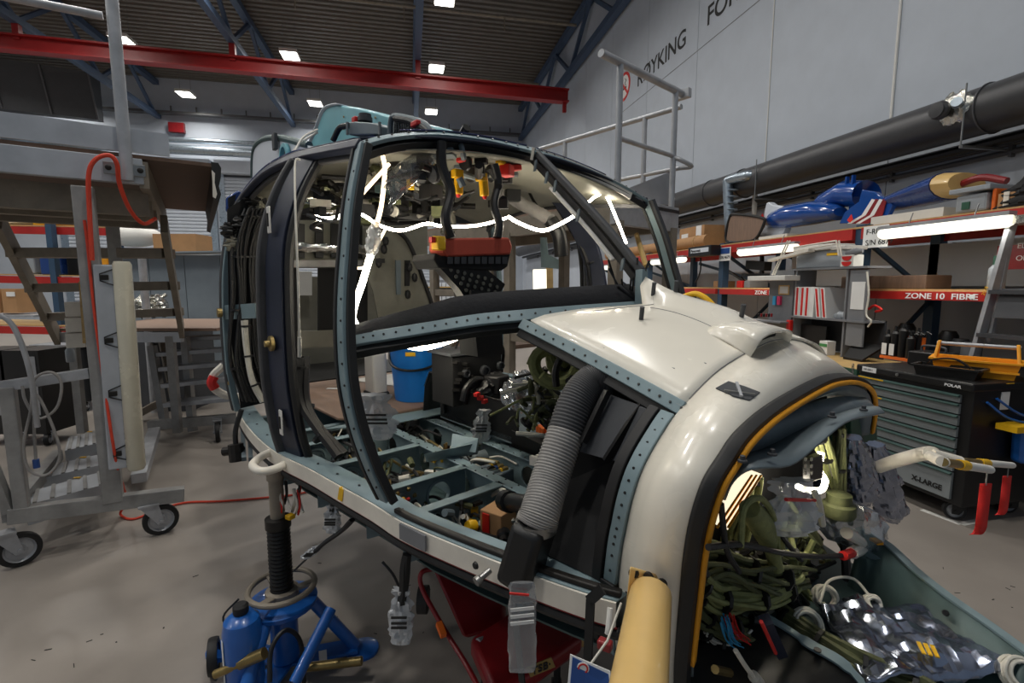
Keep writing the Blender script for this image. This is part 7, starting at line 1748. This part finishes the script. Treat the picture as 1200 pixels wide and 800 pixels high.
mb = MB(); q = ux(1000, 297); mb.bag((XU, q.y + .08, zq + .02), (XU, q.y - .1, zq + .03), [(0, .02), (.5, .035), (1, .02)], .6, .05, seed=2, side=(0, 0, 1)); single(mb, 'heat_gun', 'grey_panel', 'grey hand tool lying on the red and white bin', 'tool')
c = ux(902, 326, 4.05); t = thing('desk_lamp', 'white drafting lamp with a sloping arm over the binders', 'desk lamp', (4.05, c.y, c.z - .02))
a, b = ux(880, 328, 4.05), ux(924, 328, 4.05); MB().span((4.0, b.y, a.z - .01), (4.2, a.y, a.z + .045)).obj('lamp_head', 'white_plastic', t, bev=.006, smooth=False)
j0, j1 = ux(905, 322, 4.1), ux(923, 282, 4.1)
for o_ in (0, .035): MB().cyl(j0 + V((0, -o_, 0)), j1 + V((0, -o_, 0)), .008, 8).obj('arm_bar', 'rail_white', t)
j2 = ux(980, 282, 4.1); 
MB().cyl(ux(930, 290, 4.1), j2, .009, 8).obj('arm_bar', 'rail_white', t); MB().cyl(ux(930, 294, 4.1), j2 - V((0, 0, .03)), .006, 8).obj('arm_bar', 'rail_white', t)
for o_ in (0, .03): MB().cyl(j2 + V((0, -o_, 0)), ux(983, 300, 4.1) + V((0, -o_, 0)), .008, 8).obj('arm_bar', 'rail_white', t)
MB().beam(ux(903, 305, 4.12), ux(951, 293, 4.12), .08, .03).obj('lamp_hood', 'rail_white', t, smooth=False)
# cord with plug on the wing, red wire
mb = MB(); mb.tube(cr([ux(1016, 318, XU - .02), ux(1018, 345, XU - .02), ux(1015, 368, XU - .03), ux(1021, 376, XU - .03), ux(1017, 383, XU - .03)], 5), .008, 8); single(mb, 'power_cord', 'cable_white', 'white power cord hanging beside the grey shelf wing', 'cord')
mb = MB(); mb.tube(cr([ux(1018, 362, 4.3), ux(1025, 358, 4.3), ux(1033, 363, 4.3), ux(1026, 365, 4.3)], 4), .012, 8); single(mb, 'red_wire', 'red_fabric', 'small tangle of red wire beside the grey shelf wing', 'wire')
# dark machine parts on the lower rack shelf
rk = random.Random(6)
t = thing('rotor_stand', 'black spindly test stand on the lower rack shelf behind the desk lamp', 'stand', PX(880, 338, 4.8))
for k, (p0, p1, w) in enumerate((((850, 315), (885, 338), .03), ((870, 322), (905, 322), .04), ((878, 310), (900, 312), .12), ((885, 322), (888, 338), .05), ((893, 300), (893, 322), .04), ((868, 325), (880, 338), .03))): MB().beam(PX(*p0, 4.8), PX(*p1, 4.8), w, w).obj('stand_bar', 'black', t)
for k, (x, y, m_, lab) in enumerate(((845, 338, 'carton', 'small carton on the lower shelf by the blue rack upright'), (873, 338, 'red', 'small red can on the lower shelf by the black stand'), (882, 338, 'grey_panel', 'grey fitting on the lower shelf by the black stand'), (1040, 335, 'ply', 'long brown board box on the lower shelf before the beam lettering'))):
    q = PX(x, y, 4.7); s = (.3, .12, .1) if k < 3 else (.3, .9, .13); single(MB().box((4.75, q.y, 1.593 + s[2] / 2), s), 'shelf_item', m_, lab, 'item', smooth=False, bev=.01)
for k, (x, m_, h) in enumerate(((1110, 'black', .3), (1125, 'grey_dark', .24), (1138, 'grey_panel', .22), (1060, 'black', .34))):
    q = PX(x, 410, 4.75); single(MB().lathe([(.065, 0), (.072, .02), (.072, h - .04), (.05, h)], (4.75, q.y, .92), n=18), 'storage_drum', m_, ['black drum behind the yellow tote', 'dark grey drum behind the yellow tote', 'light grey drum behind the yellow tote', 'tall black drum behind the black bottles'][k], 'drum')
single(MB().span((XR, 1.3, .5), (XR + .9, 3.4, .918)), 'rack_chest', 'grey_dark', 'long dark chest under the drums in the rack', 'chest', smooth=False)

# ---------------- tool trolley
x0, x1, y0, y1 = 3.6, 4.28, 2.46, 3.3
t = thing('tool_trolley', 'black tool trolley with grey drawers standing on casters by the bench', 'tool trolley', (3.9, 2.9, 0))
MB().span((x0 + .02, y0, .13), (x1, y1, .97)).obj('body', 'black', t, bev=.006, smooth=False)
MB().span((x0 - .01, y0 - .01, .93), (x1 + .01, y1 + .01, .985)).obj('top_tray', 'black', t, bev=.012, smooth=False)
zz = .90; hs = [.062, .08, .08, .08, .08, .08, .08, .2]
for k, h in enumerate(hs):
    d = MB().span((x0 + .002, y0 + .07, zz - h + .006), (x0 + .03, y1 - .02, zz - .006)).obj('drawer', 'drawer_grey', t, smooth=False)
    m = MB(); m.plate([(x0 - .018, y1 - .02, zz - .012), (x0 + .004, y1 - .02, zz - .002), (x0 + .004, y1 - .02, zz - .022), (x0 - .014, y1 - .02, zz - .02)], (0, -(y1 - y0 - .09), 0)); m.obj('handle', 'drawer_edge', d, smooth=False)
    if k in (0, 2): MB().span((x0 - .0195, y1 - .24, zz - .014), (x0 - .017, y1 - .025, zz - .004)).obj('yellow_strip', 'yellow', d, smooth=False)
    zz -= h
text('X-LARGE', 'drawer_text', 'print_black', t, (x0 - .001, y0 + .33, .205), (0, -1, 0), (0, 0, 1), .052, bold=.0016)
text('POLAR', 'top_text', 'print_white', t, (x0 - .0115, y0 + .165, .943), (0, -1, 0), (0, 0, 1), .026, bold=.0006, sx=1.3)
MB().span((x0 - .014, y1 - .17, .937), (x0 - .01, y1 - .05, .975)).obj('name_card', 'paper', t, smooth=False)
text('GB 650-1', 'card_text', 'print_grey', t, (x0 - .015, y1 - .065, .95), (0, -1, 0), (0, 0, 1), .02)
MB().lathe([(.012, 0), (.012, .006), (.006, .008)], (x0 - .01, y0 + .50, .957), (-1, 0, 0), 14).obj('lock', 'steel', t)
for X, Y in ((x0 + .1, y0 + .1), (x1 - .1, y0 + .1), (x0 + .1, y1 - .1), (x1 - .1, y1 - .1)): caster(t, V((X, Y, .065)), .065, .3 + X, .03, 'black')
m = MB()
for k in range(9): a_ = (k % 2) * pi / 2; c = V((x0 - .02, y1 + .03, .97 - k * .02)); m.tube([c + V((.008 * cos(g) * cos(a_), .008 * cos(g) * sin(a_), .014 * sin(g))) for g in [2 * pi * q / 10 for q in range(10)]], .0028, 5, closed=True)
m.obj('lid_chain', 'steel', t)
# side: blue straps, bag, papers
MB().span((x0 + .25, y0 - .004, .80), (x0 + .32, y0, .92)).obj('side_card', 'paper', t, smooth=False); MB().span((x0 + .27, y0 - .006, .955), (x0 + .34, y0 - .009, .98)).obj('yellow_sticker', 'yellow', t, smooth=False)
mb = MB(); 
p = [(x0 + .36, y0 - .1, .44), (x0 + .62, y0 - .1, .44), (x0 + .62, y0 - .1, .74), (x0 + .34, y0 - .1, .72)]
t = thing('tote_bag', 'bright blue bag slung from the side of the tool trolley', 'bag', (x0 + .5, y0 - .1, .44)); MB().plate([V(q) for q in p], (0, .09, 0)).obj('bag', 'blue_paint', t, bev=.03)
for s, e in (((x0 + .12, y0 - .01, .86), (x0 + .38, y0 - .08, .72)), ((x0 + .2, y0 - .01, .88), (x0 + .5, y0 - .08, .74))): MB().tube(cr([s, (V(s) + V(e)) / 2 - V((0, 0, .03)), e], 4), .008, 8).obj('strap', 'blue_paint', t)
single(MB().span((x0 + .2, y0 - .14, .68), (x0 + .45, y0 - .02, .72)), 'side_caddy', ['yellow'], 'yellow topped caddy on the trolley side above the blue bag', 'caddy', smooth=False)
# yellow tote
ZTT = .985
def tote(cx, cy, L, W, Hh, rz, m_, lab, name, hand, hm):
    t = thing(name, lab, 'tool tote', (cx, cy, ZTT)); R = Matrix.Rotation(rz, 3, 'Z')
    def q(x, y, z): return V((cx, cy, ZTT)) + R @ V((x, y, z))
    for (x_a, y_a, x_b, y_b) in ((-1, -1, 1, -1), (1, -1, 1, 1), (1, 1, -1, 1), (-1, 1, -1, -1)):
        bl_, tl_ = .44, .5
        MB().hexa([q(x_a * L * bl_, y_a * W * bl_, 0), q(x_b * L * bl_, y_b * W * bl_, 0), q(x_b * L * bl_ * .97, y_b * W * bl_ * .95, 0), q(x_a * L * bl_ * .97, y_a * W * bl_ * .95, 0), q(x_a * L * tl_, y_a * W * tl_, Hh), q(x_b * L * tl_, y_b * W * tl_, Hh), q(x_b * L * tl_ * .97, y_b * W * tl_ * .95, Hh), q(x_a * L * tl_ * .97, y_a * W * tl_ * .95, Hh)]).obj('wall', m_, t, smooth=False)
        MB().beam(q(x_a * L * .515, y_a * W * .53, Hh * .98), q(x_b * L * .515, y_b * W * .53, Hh * .98), .022, .012).obj('rim', m_, t, smooth=False)
    MB().plate([q(-L * .44, -W * .44, 0), q(L * .44, -W * .44, 0), q(L * .44, W * .44, 0), q(-L * .44, W * .44, 0)], (0, 0, .008)).obj('bottom', m_, t, smooth=False)
    return t, q
t, q = tote(3.98, 2.72, .46, .26, .115, radians(-58), 'tote_yellow', 'yellow plastic tool tote with a round grey handle on the trolley', 'tool_tote', 1, 'alu')
for s in (-1, 1): MB().plate([q(s * .23, -.09, .10), q(s * .23, .09, .10), q(s * .215, .03, .235), q(s * .215, -.03, .235)], q(-s * .02, 0, 0) - q(0, 0, 0)).obj('end_post', 'tote_yellow', t, bev=.006, smooth=False)
MB().cyl(q(-.22, 0, .215), q(.22, 0, .215), .014, 12).obj('handle_bar', 'alu', t)
MB().beam(q(-.225, -.137, .05), q(.225, -.137, .05), .02, .012).obj('side_rib', 'tote_yellow', t, smooth=False)
t, q = tote(3.74, 2.72, .36, .17, .07, radians(-68), 'black', 'black low tool tray with an arched handle before the yellow tote', 'tool_tray', 1, 'black')
MB().sweep(cr([q(-.13, 0, .07), q(-.10, 0, .105), q(-.02, 0, .125), q(.05, 0, .12), q(.12, 0, .07)], 5), .03, .01, (0, 0, 1)).obj('handle', 'black', t)
# black toolbox, tape reel
c = V((4.12, 3.12, ZTT)); t = thing('tool_case', 'small black tool case with a bail handle on the trolley', 'tool case', c); MB().box(c + V((0, 0, .055)), (.2, .26, .11), .2).obj('case', 'black', t, bev=.01); MB().tube(cr([c + V((0, .09, .1)), c + V((0, .08, .15)), c + V((0, -.08, .15)), c + V((0, -.09, .1))], 5), .009, 8).obj('handle', 'grey_dark', t)
c = PZ(1089, 417, ZTT + .03); single(MB().lathe([(.014, -.01), (.026, -.01), (.026, .01), (.014, .01)], c, (-.8, -.5, .3), 18, caps=False), 'tape_reel', 'paper', 'small white tape reel before the black tool case', 'tape reel')
# black sealant bottles in an orange tray
c = PZ(1046, 420, ZTT); t = thing('cartridge_tray', 'low orange tray holding black cartridges on the trolley', 'tray', c); MB().box(c + V((.06, -.05, .012)), (.22, .26, .024), 0).obj('tray', 'orange', t, smooth=False)
lb = ['with a white front card', 'with a white side card', 'behind the carded ones', 'by the orange flap', 'in the back row next to the bench', 'in the back row by the tool case', 'at the inner corner', 'between the orange flaps']
for k in range(8):
    p = c + V((-.01 + .075 * (k // 4) , .05 - .068 * (k % 4), .024)); h = .17 + .03 * (k % 3)
    t = thing('cartridge', 'black cartridge standing in the orange tray, %s' % lb[k], 'cartridge', p, 'black cartridges in the orange tray'); MB().lathe([(.03, 0), (.032, .01), (.032, h), (.012, h + .02), (.008, h + .06)], p, n=16).obj('body', 'black', t)
    if k in (0, 1): MB().box(p + V((-.034, 0, .06)), (.003, .045, .10)).obj('card', 'paper', t, smooth=False)
for k, dy in enumerate((-.11, -.19)): p = c + V((.02 + .05 * k, dy, .024)); single(MB().box(p + V((0, 0, .09)), (.012, .04, .18)), 'orange_divider', 'orange', ['orange flap standing beside the black cartridges', 'second orange flap standing nearer the tool case'][k], 'divider', smooth=False)
mb = MB(); rw = random.Random(4)
for k in range(22):
    a_ = c + V((rw.uniform(0, .14), rw.uniform(-.2, .06), .20)); mb.tube(cr([a_, a_ + V((rw.uniform(-.03, .03), rw.uniform(-.03, .03), .05)), a_ + V((rw.uniform(-.06, .06), rw.uniform(-.06, .06), .03))], 3), .005, 5)
o = single(mb, 'tool_tangle', 'black', 'tangle of black tools sticking up behind the cartridges', 'tools', kind='stuff')
c = PZ(1068, 424, ZTT); single(MB().box(c + V((.01, -.01, .025)), (.05, .06, .05), .4), 'note_block', 'cowl_white', 'small pale blue note block on the trolley edge', 'note block', smooth=False)

# ---------------- step ladder and red sign at the right edge
Ls = 4.35
t = thing('step_ladder', 'aluminium step ladder with grey treads standing before the rack end', 'ladder', PX(1150, 440, Ls))
a, b = PX(1186, 262, 4.40), PX(1143, 412, 4.33); b2 = b + (b - a) * .62
MB().beam(a, b2, .03, .07, up=(1, 0, 0)).obj('side_rail', 'alu', t, smooth=False); MB().beam(a + V((0, -.55, 0)), b2 + V((0, -.6, 0)), .03, .07, up=(1, 0, 0)).obj('side_rail', 'alu', t, smooth=False)
MB().beam(a + V((.02, 0, 0)), PX(1160, 400, 4.42), .02, .03, up=(1, 0, 0)).obj('rear_rail', 'alu', t, smooth=False)
for q in (.52, .86): c = a.lerp(b, q); MB().box(c + V((.0, -.28, 0)), (.10, .55, .03)).obj('tread', 'grey_dark', t, smooth=False)
MB().plate([PX(1163, 372, 4.31), PX(1174, 338, 4.36), PX(1215, 338, 4.36), PX(1215, 374, 4.31)], (.01, 0, 0)).obj('platform_plate', 'grey_dark', t, smooth=False)
MB().box(a + V((0, -.25, .02)), (.16, .55, .06)).obj('top_cap', 'foil', t, smooth=False)
text('2018', 'rail_text', 'yellow', t, a.lerp(b, .55) + V((-.04, .02, 0)), (0, -.3, .95), (0, .95, .3), .035)
t = thing('warning_sign', 'dark red warning sign with white text behind the step ladder', 'sign', PX(1180, 316, 4.9))
a, b = PX(1166, 316, 4.9), PX(1230, 284, 4.9)
MB().span((4.9, b.y, a.z), (4.91, a.y, b.z)).obj('board', 'red_dark', t, smooth=False)
text('EL. POV', 'sign_text', 'print_white', t, (4.896, a.y - .14, a.z + .17), (0, -1, 0), (0, 0, 1), .06); text('ON ATC', 'sign_text', 'print_white', t, (4.896, a.y - .14, a.z + .07), (0, -1, 0), (0, 0, 1), .06)
c = PX(1158, 345, 4.55); t = thing('thinner_bottle', 'pale bottle with dark green cap standing on the lower rack shelf', 'bottle', (4.62, c.y, 1.593)); MB().lathe([(.05, 0), (.055, .01), (.055, .17), (.03, .2)], (4.62, c.y, 1.593), n=18).obj('body', 'bin_clear', t); MB().lathe([(.034, .2), (.034, .27)], (4.62, c.y, 1.593), n=16).obj('cap', 'bottle_green', t)

for o in list(bpy.data.objects):
    if o.get('_b') is not None: del o['_b']
